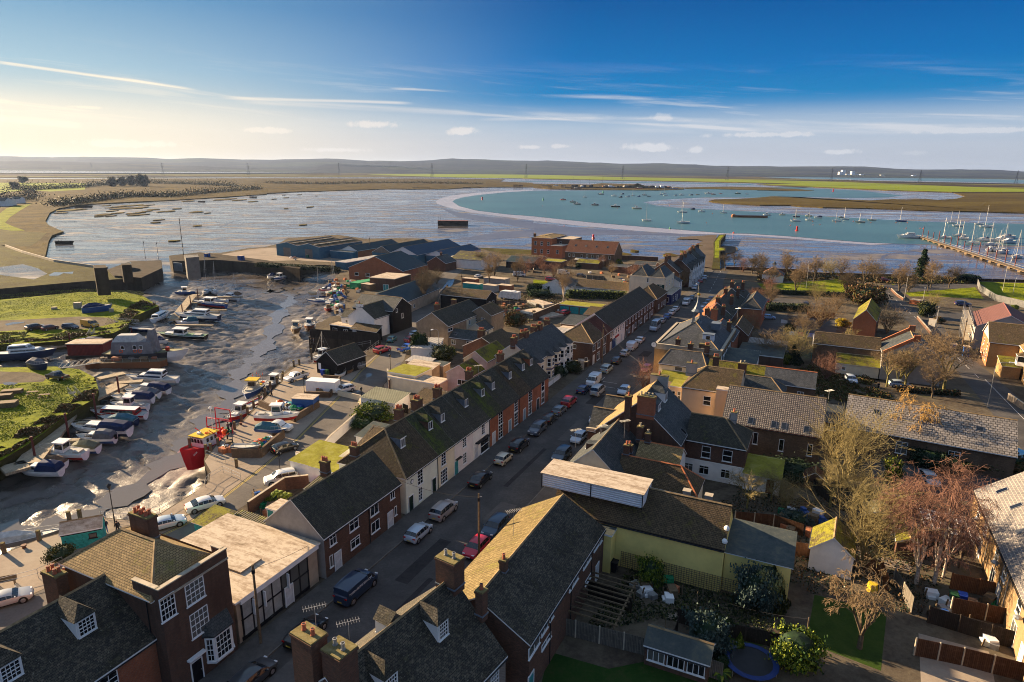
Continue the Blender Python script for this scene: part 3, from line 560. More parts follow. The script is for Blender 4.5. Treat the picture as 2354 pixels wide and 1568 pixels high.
BR=dict(
 brown=bricky('brick_brown',(.17,.080,.050),(.10,.052,.036),(.09,.075,.06)),
 red=bricky('brick_red',(.38,.11,.045),(.28,.075,.035),(.24,.17,.12)),
 orange=bricky('brick_orange',(.52,.15,.05),(.42,.11,.04),(.3,.2,.13)),
 dark=bricky('brick_dark',(.10,.058,.042),(.15,.075,.048),(.07,.06,.05),streak=.4),
 stock=bricky('brick_stock',(.17,.105,.06),(.11,.07,.045),(.13,.11,.085),patch=.5),
 yellow=bricky('brick_yellow',(.42,.25,.09),(.33,.18,.06),(.3,.25,.18)),
 golden=bricky('brick_golden',(.36,.22,.09),(.26,.16,.07),(.25,.2,.15)),
 flint=bricky('brick_pale_mortar',(.10,.07,.055),(.15,.10,.07),(.34,.31,.27),ms=.02),
 white=Pn('render_white',(.78,.75,.69),.85,var=.12,sc=.7),
 cream=Pn('render_cream',(.72,.62,.44),.85,var=.14,sc=.7),
 pale=Pn('render_pale_green',(.70,.71,.58),.85,var=.10,sc=.7),
 pinkish=Pn('render_pale_pink',(.74,.66,.61),.85,var=.12,sc=.7),
 grey=Pn('render_grey',(.36,.34,.31),.9,var=.2,sc=.6),
 beige=Pn('render_beige',(.40,.31,.22),.9,var=.25,sc=.6),
 tan=Pn('render_tan',(.31,.225,.145),.9,var=.25,sc=.7),
 buff=Pn('render_buff',(.66,.49,.32),.85,var=.10,sc=.6),
 ochre=Pn('render_yellow',(.80,.62,.20),.85,var=.16,sc=.35),
 blackw=planks('weatherboard_black',(.018,.017,.018),(.012,.012,.013),gap=(.004,.004,.004)),
 bluem=corr('blue_cladding',(.05,.15,.22),(.035,.115,.18),.35,.45),
 whitem=corr('white_cladding',(.74,.76,.8),(.66,.68,.72),.25,.6,dir=1),
 greym=corr('grey_cladding',(.19,.18,.16),(.14,.13,.12),.3,.7),
 navy=Pn('paint_navy',(.02,.03,.12),.5),
 teal=planks('boards_turquoise',(.04,.36,.36),(.03,.30,.31)),
 purplish=Pn('render_pink',(.55,.43,.36),.85,var=.2,sc=.7))
RF=dict(
 dark=bricky('roof_dark_tile',(.095,.088,.062),(.048,.046,.036),(.010,.010,.009),.24,.17,.014,.78,moss=(.10,.11,.02),mossamt=.3,bump=1.3,patch=.6,spec=.15,streak=.4,speck=.3),
 dark2=bricky('roof_brown_weathered_tile',(.13,.098,.06),(.07,.054,.036),(.012,.010,.009),.24,.17,.014,.78,moss=(.14,.13,.02),mossamt=.35,bump=1.3,patch=.6,streak=.4),
 dark3=bricky('roof_green_mossed_tile',(.085,.085,.05),(.045,.048,.03),(.010,.010,.009),.24,.17,.014,.78,moss=(.085,.12,.015),mossamt=.62,bump=1.3,patch=.5,streak=.4),
 darkspeck=bricky('roof_lichen_tile',(.12,.10,.07),(.04,.038,.03),(.008,.008,.008),.26,.17,.016,.72,moss=(.05,.045,.014),mossamt=.3,bump=1.3,patch=.7,spec=.15,speck=.8),
 slate=bricky('roof_slate',(.11,.115,.12),(.075,.08,.085),(.03,.03,.03),.3,.22,.014,.6,bump=.7,patch=.5,streak=.4),
 slateb=bricky('roof_slate_blue',(.095,.10,.095),(.05,.058,.058),(.015,.015,.018),.3,.22,.014,.55,moss=(.09,.09,.04),mossamt=.15,bump=.7,patch=.5),
 pale=bricky('roof_grey_slate',(.30,.27,.245),(.22,.20,.18),(.05,.045,.04),.55,.42,.05,.75,bump=.9,patch=.5),
 pan=bricky('roof_pantile',(.30,.24,.18),(.20,.155,.115),(.018,.013,.010),.30,.36,.085,.5,bump=1.2,patch=.5,spec=.6,offset=0.),
 brown=bricky('roof_brown_tile',(.15,.105,.06),(.09,.066,.04),(.02,.016,.01),.28,.2,.02,.75,moss=(.13,.12,.02),mossamt=.35,bump=1.,patch=.5),
 mossy=bricky('roof_mossy_tile',(.12,.095,.045),(.085,.065,.03),(.03,.025,.012),.28,.22,.02,.85,moss=(.20,.19,.02),mossamt=.85,bump=1.,patch=.4),
 gold2=bricky('roof_sunlit_lichen_tile',(.25,.19,.085),(.17,.125,.055),(.04,.03,.015),.3,.2,.02,.85,moss=(.19,.175,.04),mossamt=.4,bump=1.3,patch=.6),  # lichen and moss, with sunlight put into the base colour
 gold=bricky('roof_sunlit_gold_tile',(.40,.28,.13),(.27,.19,.09),(.05,.035,.018),.3,.2,.02,.8,moss=(.27,.24,.04),mossamt=.35,bump=1.,patch=.4),  # gold of sunlit roofs put into the tile colour
 red=bricky('roof_red_tile',(.12,.045,.028),(.085,.032,.022),(.03,.015,.01),.26,.18,.014,.75,moss=(.05,.04,.015),mossamt=.3,bump=.9),
 orange=bricky('roof_sunlit_orange_tile',(.40,.17,.075),(.28,.11,.05),(.08,.04,.02),.28,.2,.014,.8,moss=(.25,.19,.06),mossamt=.2,bump=.9),  # orange of the lit slopes put into the tile colour
 maroon=bricky('roof_maroon_tile',(.15,.075,.065),(.13,.065,.058),(.07,.03,.025),.3,.3,.012,.7,patch=.1),
 rust=bricky('roof_block_tile',(.16,.065,.038),(.115,.048,.03),(.03,.015,.012),.34,.34,.02,.7,bump=.8),
 newgrey=bricky('roof_new_slate',(.17,.155,.15),(.14,.13,.125),(.42,.37,.30),.6,.34,.022,.5,bump=.3,patch=.3,offset=.5),
 felt=GM('roof_felt',[(.13,.10,.06),(.32,.25,.18),(.52,.44,.34),(.20,.16,.10)],sc=.9,fine=2.,bump=.3,stretch=(.35,1.6,1)),
 felt2=GM('roof_felt_mossy',[(.12,.10,.03),(.22,.21,.03),(.30,.28,.10)],sc=.6,fine=2.5,bump=.5),
 feltb=GM('roof_felt_dark',[(.035,.045,.045),(.07,.08,.075),(.15,.14,.09)],sc=.4,fine=2.,bump=.2,rough=.5),
 tin=corr('roof_tin_dark',(.030,.05,.052),(.022,.036,.04),.4,.5),
 tinb=corr('roof_tin_blue',(.02,.05,.085),(.016,.04,.07),.4,.45),
 tinm=corr('roof_corrugated_moss',(.085,.075,.045),(.06,.055,.035),.35,.8,moss=(.15,.14,.03)),
 tinw=corr('roof_corrugated_pale',(.38,.36,.33),(.3,.28,.26),.3,.6),
 ting=corr('roof_corrugated_green',(.19,.19,.13),(.15,.15,.10),.3,.7))
TRIM=Pn('trim_white',(.72,.72,.70),.5,var=.05);TRIMB=Pn('trim_black',(.015,.015,.017),.5,var=.1);TRIMG=Pn('trim_stone',(.42,.36,.27),.8)
RIDGE=Pn('ridge_tile',(.30,.21,.11),.85,var=.4,sc=2);RIDGER=Pn('ridge_terracotta',(.5,.17,.07),.8,var=.3);LEAD=Pn('lead_sheet',(.14,.17,.20),.5)
POT=Pn('chimney_pot_clay',(.42,.13,.07),.8,var=.3);POTC=Pn('chimney_pot_cream',(.45,.38,.25),.8);CAP=GM('chimney_cap',[(.08,.065,.035),(.17,.14,.06),(.26,.23,.12)],sc=1.2,fine=5.)
STEEL=Pn('galvanised_steel',(.42,.42,.41),.45,.6);BLK=Pn('black_iron',(.02,.02,.022),.45);WOODP=Pn('old_wood',(.17,.12,.07),.85,var=.35,sc=3)
_win={}
def win_mesh(w,h,kind,fr):
 k=(round(w,2),round(h,2),kind,fr.name)
 if k in _win: return _win[k]
 b=MB();f=.07;x0,x1=-w/2,w/2
 b.box((x0,-.05,0),(x0+f,.03,h),fr);b.box((x1-f,-.05,0),(x1,.03,h),fr);b.box((x0+f,-.05,h-f),(x1-f,.03,h),fr);b.box((x0+f,-.05,0),(x1-f,.03,f),fr)
 b.box((x0-.08,-.12,-.07),(x1+.08,.02,-.001),fr)
 nx,nz={Q25:(2,4),Q26:(4,4),Q27:(2,1),'case3':(3,1),Q28:(1,1),'top':(2,0),Q29:(1,2),'french':(2,1)}[kind]
 if kind=='top': b.box((-.03,-.045,f),(.03,.025,h-f),fr);b.box((x0+f,-.044,h*.68),(x1-f,.024,h*.68+.05),fr)
 else:
  t=.022 if kind in(Q25,Q26) else .03
  for i in range(1,nx): x=x0+f+(w-2*f)*i/nx;b.box((x-t,-.043,f),(x+t,.02,h-f),fr)
  for i in range(1,nz):
   z=f+(h-2*f)*i/nz;tt=t*(1.8 if i*2==nz else 1);b.box((x0+f,-.044,z-tt),(x1-f,.021,z+tt),fr)
 p=MB();p.box((x0+f*.5,-.012,f*.5),(x1-f*.5,.02,h-f*.5),GLASS)
 _win[k]=(b.mesh('window'),p.mesh('pane'));return _win[k]
def window(parent,x,y,z,rot,w,h,kind=Q25,fr=None,name='window',panes=True):
 a,c=win_mesh(w,h,kind,fr or TRIM)
 o=link(name,a,parent,(x,y,z),rot)
 if panes: link('pane',c,o)
 return o
_door={}
def door(parent,x,y,z,rot,w=.95,h=2.05,m=None,fr=None):
 m=m or Pn('door_dark',(.02,.03,.025),.4);k=(w,h,m.name,(fr or TRIM).name)
 if k not in _door:
  b=MB();fr=fr or TRIM
  b.box((-w/2-.1,-.07,0),(-w/2,.03,h+.1),fr);b.box((w/2,-.07,0),(w/2+.1,.03,h+.1),fr);b.box((-w/2,-.07,h),(w/2,.03,h+.1),fr)
  b.box((-w/2,-.03,.02),(w/2,.03,h),m)
  for zz in (.2,1.1):
   for xx in (-w/2+.12,.06): b.box((xx,-.045,zz),(xx+w/2-.18,-.03,zz+.7),m)
  p=MB();p.sphere((w*.36,-.07,1.),.04,STEEL,6)
  _door[k]=(b.mesh('door'),p.mesh('door_handle'))
 o=link('door',_door[k][0],parent,(x,y,z),rot);link('door_handle',_door[k][1],o);return o
_chm={}
def chimney(parent,x,y,z0,h,w=.9,d=.6,pots=3,br=Q30,rows=1,potm=None,cap=None):
 k=(round(z0,1)*0,h,w,d,br)
 if k not in _chm:
  b=MB();m=BR[br]
  b.box((-w/2,-d/2,0),(w/2,d/2,h-.25),m);b.box((-w/2-.07,-d/2-.07,h-.25),(w/2+.07,d/2+.07,h-.08),m);b.box((-w/2-.03,-d/2-.03,h-.08),(w/2+.03,d/2+.03,h+.04),cap or CAP)
  b.box((-w/2-.06,-d/2-.06,.5),(w/2+.06,d/2+.06,.62),LEAD)
  _chm[k]=b.mesh('chimney')
 c=link('chimney',_chm[k],parent,(x,y,z0))
 pm=potm or POT
 if pm.name not in _chm:
  b=MB();b.cyl((0,0,0),(0,0,.08),.17,.17,pm,8);b.cyl((0,0,.08),(0,0,.42),.14,.12,pm,8);b.cyl((0,0,.42),(0,0,.5),.15,.15,pm,8);b.cyl((0,0,.501),(0,0,.502),.10,.10,TRIMB,8);_chm[pm.name]=b.mesh('chimney_pot')
 for r in range(rows):
  n=pots//rows
  for i in range(n):
   link('chimney_pot',_chm[pm.name],c,((i+.5)/n*w*.86-w*.43,(r-(rows-1)/2)*.34,h+.03))
 return c
def roof_mesh(x0,x1,y0,y1,e,r,style,m,ov=.14,ridge=None,axis='y',hip=(0,0),vg=.15,gm=None):
 """axis 'y': ridge runs along local y (s).  hip=(near,far) inset of the ridge ends"""
 sw=axis=='x'
 if sw: x0,x1,y0,y1=y0,y1,x0,x1
 c=(x0+x1)/2;sl=(r-e)/((x1-x0)/2);t=.12;eo=e-ov*sl+t
 a=(x0-ov,x1+ov);va=[ov if h else vg for h in hip]
 ya,yb=y0-va[0],y1+va[1]
 zr=r+t;R0=(c,y0+hip[0] if hip[0] else ya,zr);R1=(c,y1-hip[1] if hip[1] else yb,zr)
 P=[(a[0],ya,eo),(a[1],ya,eo),(a[1],yb,eo),(a[0],yb,eo)]
 F=[[P[1],P[2],R1,R0],[P[3],P[0],R0,R1]]
 loop=[P[0],P[1],P[2],P[3]]
 b=MB()
 if hip[0]: F.append([P[0],P[1],R0])
 if hip[1]: F.append([P[2],P[3],R1])
 if not hip[1]: loop=[P[0],P[1],P[2],R1,P[3]]
 if not hip[0]: loop=[P[0],R0]+loop[1:]
 g=(lambda p:(p[1],p[0],p[2])) if sw else (lambda p:p)
 for f in F:
  f=[g(p) for p in f];b.face(f[::-1] if sw else f,m)
 fm=gm or TRIM
 for i in range(len(loop)):
  p,q=g(loop[i]),g(loop[(i+1)%len(loop)]);f=[p,(p[0],p[1],p[2]-t-.02),(q[0],q[1],q[2]-t-.02),q]
  b.face(f if sw else f[::-1],fm)
 for f in F:
  f=[(g(p)[0],g(p)[1],g(p)[2]-t) for p in f];b.face(f if sw else f[::-1],m)
 rm=ridge or RIDGE
 def rt(p,q,w=.13,h=.09):
  p,q=V3(g(p)),V3(g(q));d=(q-p).normalized();n=V3((0,0,1)).cross(d).normalized();u=V3((0,0,h))
  A=[p-n*w-u*.35,p+u,p+n*w-u*.35];B=[q-n*w-u*.35,q+u,q+n*w-u*.35]
  b.face([A[1],A[0],B[0],B[1]][::-1],rm);b.face([A[2],A[1],B[1],B[2]][::-1],rm);b.face(A[::-1],rm);b.face(B,rm)
 rt(R0,R1)
 if hip[0]: rt(P[0],R0);rt(P[1],R0)
 if hip[1]: rt(P[2],R1);rt(P[3],R1)
 return b
def walls_mesh(x0,x1,y0,y1,e,r,style,m,axis='y',hip=(0,0),faces=None,plinth=None,z0=0,bands=None):
 """faces: optional dict of wall materials by E/W/N/S"""
 f=lambda k:(faces or {}).get(k,m)
 b=MB();z=z0
 b.face([(x1,y0,z),(x1,y1,z),(x1,y1,e),(x1,y0,e)],f('E'));b.face([(x0,y1,z),(x0,y0,z),(x0,y0,e),(x0,y1,e)],f('W'))
 b.face([(x0,y0,z),(x1,y0,z),(x1,y0,e),(x0,y0,e)],f('S'));b.face([(x1,y1,z),(x0,y1,z),(x0,y1,e),(x1,y1,e)],f('N'))
 if style==Q31:
  if axis=='y':
   c=(x0+x1)/2
   if not hip[0]: b.face([(x0,y0,e),(x1,y0,e),(c,y0,r)],f('S'))
   if not hip[1]: b.face([(x1,y1,e),(x0,y1,e),(c,y1,r)],f('N'))
  else:
   c=(y0+y1)/2
   if not hip[0]: b.face([(x0,y1,e),(x0,y0,e),(x0,c,r)],f('W'))
   if not hip[1]: b.face([(x1,y0,e),(x1,y1,e),(x1,c,r)],f('E'))
 if plinth:
  w=.03
  for a,c in (((x0-w,y0-w),(x1+w,y0)),((x0-w,y1),(x1+w,y1+w)),((x0-w,y0),(x0,y1)),((x1,y0),(x1+w,y1))): b.box((a[0],a[1],z),(c[0],c[1],z+.4),plinth)
 if style==Q31: b.face([(x0,y0,e-.01),(x0,y1,e-.01),(x1,y1,e-.01),(x1,y0,e-.01)],m)
 return b
GT=Q32
DARKD=Pn('door_green',(.012,.03,.024),.4);DOORS=dict(dark=DARKD,white=Pn('door_white',(.6,.6,.6),.4),blue=Pn('door_pale_blue',(.25,.36,.42),.4),blackd=Pn('door_black',(.01,.01,.012),.3),wood=Pn('door_wood',(.14,.06,.03),.5),tq=Pn('door_turquoise',(.05,.28,.28),.5))
def house(label,s0,s1,p0,p1,e,r=None,wall=Q30,roof=Q33,axis='y',hip=(0,0),style=None,win=(),doors=(),chim=(),dorm=(),sky=(),name=None,cat='house',group=None,faces=None,ridge=None,z0=0,pipes=(),ov=.14,rot=0,plinth=None,parapet=None,fascia=None,vg=.15,roof2=None):
 """box s0..s1 x p0..p1; local x = p (right), y = s (away). win: (face,along,z,w,h,kind[,frame])"""
 root=empty(name or ('terraced_house' if group==GT else cat.replace(' ','_')),W(s0,p0,0),RZ+R(rot),label,cat,group)
 x1,y1=p1-p0,s1-s0
 style=style or ('flat' if r is None else Q31)
 fm={k:BR[v] for k,v in (faces or {}).items()}
 hh=e if r is None else r
 walls_mesh(0,x1,0,y1,e,hh,style,BR[wall],axis,hip,fm,BR[plinth] if plinth else None,z0).obj('walls',root)
 if style==Q31:
  roof_mesh(0,x1,0,y1,e,r,style,RF[roof],ov,RIDGER if ridge=='red' else ridge,axis,hip,vg,fascia).obj(Q34,root)
 elif style=='flat':
  b=MB();o=ov*.6;b.box((-o,-o,e+.002),(x1+o,y1+o,e+.2),fascia or TRIM);b.face([(-o,-o,e+.203),(x1+o,-o,e+.203),(x1+o,y1+o,e+.203),(-o,y1+o,e+.203)],RF[roof]);b.obj(Q34,root)
 elif style=='para':   # flat roof behind a parapet
  b=MB();b.box((.05,.05,e-.5),(x1-.05,y1-.05,e-.45),RF[roof]);b.obj(Q34,root)
  b=MB();w=.25
  for a,c in (((0,0),(x1,w)),((0,y1-w),(x1,y1)),((0,w),(w,y1-w)),((x1-w,w),(x1,y1-w))):
   b.box((a[0]+.002,a[1]+.002,e-.6),(c[0]-.002,c[1]-.002,e+.003),BR[wall])
   b.box((a[0]-.04,a[1]-.04,e+.004),(c[0]+.04,c[1]+.04,e+.08),TRIMG)
  b.obj(Q35,root)
 elif style==Q36:   # mono pitch: high on side r at W (axis y) ; falls to E
  b=MB();h0,h1=r,e;o=.2;t=.08
  if axis=='y': q=[(-o,-o,h0+.02),(x1+o,-o,h1),(x1+o,y1+o,h1),(-o,y1+o,h0+.02)]
  else: q=[(-o,-o,h1),(x1+o,-o,h1),(x1+o,y1+o,h0+.02),(-o,y1+o,h0+.02)]
  lo=[(p[0],p[1],p[2]-t) for p in q];b.face(q,RF[roof]);b.face(lo[::-1],RF[roof])
  for i in range(4): b.face([lo[i],lo[(i+1)%4],q[(i+1)%4],q[i]],fascia or TRIM)
  b.obj(Q34,root)
  b=MB()
  if axis=='y':
   b.face([(0,0,e),(x1,0,e),(0,0,r)],BR[wall]);b.face([(x1,y1,e),(0,y1,e),(0,y1,r)],BR[wall]);b.face([(0,y1,e),(0,0,e),(0,0,r),(0,y1,r)],BR[wall])
  else:
   b.face([(0,y1,e),(0,0,e),(0,y1,r)],BR[wall]);b.face([(x1,0,e),(x1,y1,e),(x1,y1,r)],BR[wall]);b.face([(x1,y1,e),(0,y1,e),(0,y1,r),(x1,y1,r)],BR[wall])
  b.obj('upper_wall',root)
 def fpos(face,t,off=.0):
  return {'E':(x1+off,t,M_.pi/2),'W':(-off,t,-M_.pi/2),'S':(t,-off,0),'N':(t,y1+off,M_.pi)}[face]
 for w in win:
  face,t,z,ww,wh=w[:5]
  if face in('EW' if axis=='y' else 'SN') and r and z+wh>e-.28: z=max(.2,e-.28-wh)
  x,y,a=fpos(face,t);window(root,x,y,z,a,ww,wh,w[5] if len(w)>5 else Q25,w[6] if len(w)>6 else None)
 for d in doors:
  face,t=d[:2];x,y,a=fpos(face,t);door(root,x,y,z0+.08,a,m=DOORS[d[2] if len(d)>2 else Q33],fr=d[3] if len(d)>3 else None)
 if style==Q31 and not (faces or {}).get('x'):
  b=MB();zg=e-.14*(r-e)/((x1 if axis=='y' else y1)/2)-.05
  for q in (-.2,(x1 if axis=='y' else y1)+.2):
   pq=((q,0,zg),(q,y1,zg)) if axis=='y' else ((0,q,zg),(x1,q,zg))
   b=MB();b.cyl(*pq,.06,.06,BLK,6);b.obj('gutter',root,uv=False)
 for c in chim: chimney(root,*c[:4],**(c[4] if len(c)>4 else {}))
 for t in pipes:
  face,tt=t[:2];x,y,a=fpos(face,tt,.07);b=MB();b.cyl((x,y,.1),(x,y,e-.1),.05,.05,t[2] if len(t)>2 else BLK,6);b.obj('drainpipe',root)
 if axis=='y' and r: sl=(r-e)/(x1/2);zE=lambda x:r-(abs(x-x1/2))*sl+.12
 elif r: sl=(r-e)/(y1/2);zE=lambda y:r-(abs(y-y1/2))*sl+.12
 for d in dorm:
  dormer(root,axis,x1,y1,sl,zE,RF[roof],*d)
 for k in sky:  # (side,along,dist from ridge,w,l)
  side,al,dd,w_,l_=k;b=MB();q=MB()
  sg={'E':1,'W':-1,'S':-1,'N':1}[side];cl=1/M_.sqrt(1+sl*sl)
  mid=(x1 if axis=='y' else y1)/2
  def pt(u,v,h):
   hor=mid+sg*(dd+v*cl);z=zE(hor)+h
   return (hor,al+u,z) if axis=='y' else (al+u,hor,z)
  for (bb,i,hh_,mm) in ((b,0,.07,Pn('skylight_frame',(.16,.16,.17),.5)),(q,.09,.085,GLASS)):
   c4=[pt(i,i,hh_),pt(w_-i,i,hh_),pt(w_-i,l_-i,hh_),pt(i,l_-i,hh_)];c4=[V3(c) for c in c4]
   n=(c4[1]-c4[0]).cross(c4[3]-c4[0]);c4=c4 if n.z>0 else c4[::-1];bb.face(c4,mm)
   lo=[c-V3((0,0,hh_+.05)) for c in c4]
   for j in range(4): bb.face([lo[j],lo[(j+1)%4],c4[(j+1)%4],c4[j]],mm)
  o=b.obj('skylight',root);q.obj('pane',o)
 return root
def dormer(root,axis,x1,y1,sl,zE,rm,side,al,front,w=1.5,h=1.3,kind=Q27,cheek=None,rf=Q31,rise=.6):
 """front = distance of the dormer face from the ridge line"""
 sg={'E':1,'W':-1,'S':-1,'N':1}[side];mid=(x1 if axis=='y' else y1)/2
 zb=zE(mid+sg*front);zt=zb+h;ck=cheek or TRIM
 back=max(.15,front-h/sl)
 def g(u,d,z): # u across, d distance from ridge
  return (mid+sg*d,al+u,z) if axis=='y' else (al+u,mid+sg*d,z)
 b=MB();hw=w/2
 def F(pts,m,want=None):
  P=[V3(p) for p in pts];n=(P[1]-P[0]).cross(P[2]-P[0])
  if want is not None and n.dot(V3(want))<0: P=P[::-1]
  b.face(P,m)
 fd=g(0,1,0);fo=V3(g(0,1,0))-V3(g(0,0,0));si=V3(g(1,0,0))-V3(g(0,0,0))
 F([g(-hw,front,zb-.15),g(hw,front,zb-.15),g(hw,front,zt),g(-hw,front,zt)],ck,fo)
 for q in (-1,1): F([g(q*hw,front,zb-.15),g(q*hw,front,zt),g(q*hw,back,zt)],ck,si*q)
 o=.12
 if rf==Q31:
  zr=zt+rise;rb=max(.05,front-(h+rise)/sl)
  for q in (-1,1):
   F([g(q*(hw+o),front+o,zt-.03),g(0,front+o,zr+.06),g(0,rb,zr+.06),g(q*(hw+o),back,zt-.03)],rm,(0,0,1))
  F([g(-hw,front,zt),g(hw,front,zt),g(0,front,zr)],ck,fo)
 elif rf=='hip':
  zr=zt+rise;rb=max(.05,front-(h+rise)/sl)
  for q in (-1,1): F([g(q*(hw+o),front+o,zt-.03),g(0,front-hw*.8,zr+.06),g(0,rb,zr+.06),g(q*(hw+o),back,zt-.03)],rm,(0,0,1))
  F([g(-hw-o,front+o,zt-.03),g(hw+o,front+o,zt-.03),g(0,front-hw*.8,zr+.06)],rm,(0,0,1))
 else:
  F([g(-hw-o,front+o,zt+.05),g(hw+o,front+o,zt+.05),g(hw+o,max(.05,back-.2),zt+.14),g(-hw-o,max(.05,back-.2),zt+.14)],rm,(0,0,1))
  F([g(-hw-o,front+o,zt-.1),g(hw+o,front+o,zt-.1),g(hw+o,front+o,zt+.05),g(-hw-o,front+o,zt+.05)],TRIM,fo)
 d=b.obj('dormer',root)
 rot={'E':M_.pi/2,'W':-M_.pi/2,'S':0,'N':M_.pi}[side];p=g(0,front+.03,zb+.08)
 window(d,p[0],p[1],p[2],rot,w-.25,h-.2,kind)
_cs,_cpp=toSP(V3((0,0,0)))
def fac(q,face,c):
 d=ray(*px(q));ds=d.x*Sx+d.y*Sy;dp=d.x*Px+d.y*Py
 if face in 'EW': t=(c-_cpp)/dp;return _cs+ds*t,CH+d.z*t
 t=(c-_cs)/ds;return _cpp+dp*t,CH+d.z*t
def WN(face,c,org,kind,*prs,fr=None,dz=0):
 """windows on the plane p=c (E/W) or s=c (S/N); org = house origin along that wall"""
 o=[]
 for q in prs:
  reg=q[0];a=q[1:].split();t0,z0=fac(reg+a[0],face,c);t1,z1=fac(reg+a[1],face,c)
  w=abs(t1-t0);h=abs(z1-z0);z=min(z0,z1)
  if z<.15 and kind!='door': h-=.15-z;z=.15
  e=(face,(t0+t1)/2-org,z+dz,max(.45,min(w,3.2)),max(.5,min(h,2.3)),kind)+((fr,) if fr else ())
  o.append(e)
 return o
def DR(face,c,org,*prs,m=Q37):
 return [(face,fac(q,face,c)[0]-org,m) for q in prs]
GT=Q32
house('dark brick house with mossy dark roof and two dormers in the near left corner',-50,-33.2,-12.2,-1.2,5.6,9.6,'red','darkspeck',win=WN('E',-1.2,-50,Q25,'I855,1490 1050,1568')+[('E',4,3.2,1.1,1.5,Q25)],
 doors=[],dorm=[('E',13.4,2.9,1.5,1.5,Q26,TRIM,'hip',.9),('E',8.2,2.9,1.5,1.5,Q26,TRIM,'hip',.9)],chim=[(.5,15.8,3.5,5.6,dict(w=2.,d=.9,pots=4,rows=2)),(.5,9.5,3.5,5.6,dict(w=2.2,d=.9,pots=6,rows=2))],group=GT)
h=house('tall dark brick three-storey house with hipped slate roof and bow window',-33.15,-26.7,-12.1,0,9.5,None,Q33,Q38,style='none',faces=dict(W=Q37),
 win=WN('E',0,-33.15,Q26,'I1400,845 1560,960','I1625,725 1812,800','I1668,985 1852,1080'),doors=[('E',2.3,'blackd')],pipes=[('S',10.5)])
b=MB();x1,y1=12.1,6.45
rr=roof_mesh(0,x1-.9,0,y1-.3,9.4,11.7,Q31,RF[Q38],.3,RIDGE,'x',(3.6,3.3));rr.obj(Q34,h)  # slate roof given the gold tile, sunlight put into its colour
pp=MB()
for a,c in (((11.8,0),(12.1,6.45)),((9.,.002),(11.798,.3)),((10.6,6.15),(11.798,6.448))): pp.box((a[0],a[1],9.3),(c[0],c[1],10.3),BR[Q33]);pp.box((a[0]-.05,a[1]-.05,10.302),(c[0]+.05,c[1]+.05,10.4),TRIMG)
pp.obj(Q35,h)
chimney(h,5.,4.2,10.4,2.6,2.4,.9,6,Q33,2)
b.box((12.1,-.02,9.35),(12.2,6.47,9.5),TRIMG);b.obj('string_course',h)
b=MB();q=[(12.1,3.3),(12.75,3.7),(12.75,5.5),(12.1,5.95)]
b.prism(q,1.,3.7,TRIM);b.prism([(12.1,3.1),(12.95,3.6),(12.95,5.65),(12.1,6.15)],3.7,3.82,BLK);b.mesh_([(12.1,3.1,3.82),(12.95,3.6,3.82),(12.95,5.65,3.82),(12.1,6.15,3.82),(12.1,3.5,4.9),(12.1,5.8,4.9)],[(0,1,4),(1,2,5,4),(2,3,5)],RF[Q39])
bw=b.obj('bay_window',h);window(bw,12.76,4.6,1.3,R(90),1.55,2.2,Q26);window(bw,12.45,3.5,1.3,R(32),.6,2.2,Q25);window(bw,12.45,5.73,1.3,R(148),.6,2.2,Q25)
b=MB();b.box((12.1,1.5,2.6),(12.5,3.1,2.75),TRIM);b.obj('door_canopy',h)
h=house('flat-roofed shopfront building with white fascia and stained pale roof',-26.,-15.6,-13.2,-.5,4.3,None,'beige',Q40,cat='shop',style='flat',ov=.5)
b=MB();pn=MB()
for i in range(8):
 y=.5+i*1.2;b.box((12.7,y-.06,.3),(12.82,y+.06,4.),TRIMB)
 if i<7: pn.box((12.7,y+.07,2.25),(12.76,y+1.13,3.95),Pn('shop_pane_pale',(.36,.36,.33),.3) if i<4 else GLASS);pn.box((12.7,y+.07,.45),(12.76,y+1.13,2.1),Pn('shop_pane_pale',(.36,.36,.33),.3) if i<5 and i!=4 else GLASS)
b.box((12.7,.4,2.1),(12.81,9,2.25),TRIMB);b.box((12.7,.3,3.95),(13.,10.4,4.35),TRIM);b.box((12.7,.3,.1),(12.8,9,.45),TRIMB)
b.obj('shopfront_frame',h);pn.obj('shop_glazing',h);door(h,12.84,6.1,.1,R(90),m=DOORS[Q37])
for x,y,w,l in ((6.6,3.1,3.4,2.6),(3.2,1.6,2.9,2.5)):
 b=MB();b.box((x,y,4.5),(x+w,y+l,4.68),BR['beige']);b.face([(x,y,4.69),(x+w,y,4.69),(x+w,y+l,4.69),(x,y+l,4.69)],RF[Q40]);b.obj('roof_hatch',h)
for y in (1.6,2.9,5.9): b=MB();b.box((12.9,y,2.1),(13.2,y+.1,3.7),TRIM);b.obj('projecting_sign',h)
h=house('brown brick terrace with rendered grey gable end beside the flat-roofed shop',-15.,-1.4,-8.1,0,4.8,8.3,Q30,Q33,faces=dict(S=Q41,W=Q37),
 win=WN('E',0,-15,'top','M1490,1395 1553,1440','M1665,1270 1750,1300','M1680,1480 1765,1500')+WN('E',0,-15,Q27,'M1850,1135 1925,1170','M1862,1330 1938,1365','M2027,1010 2068,1045')+WN('E',0,-15,Q28,'M2068,1180 2090,1245','J787,460 822,540'),
 doors=DR('E',0,-15,'M2033,1290','J865,490',m=Q37),chim=[(1.7,7.9,7,1.9,dict(w=1.,d=.7,pots=3)),(1.9,13,7,1.8,dict(w=1.,d=.7,pots=3))],pipes=[('E',7.4),('W',.3,TRIM)],group=GT)
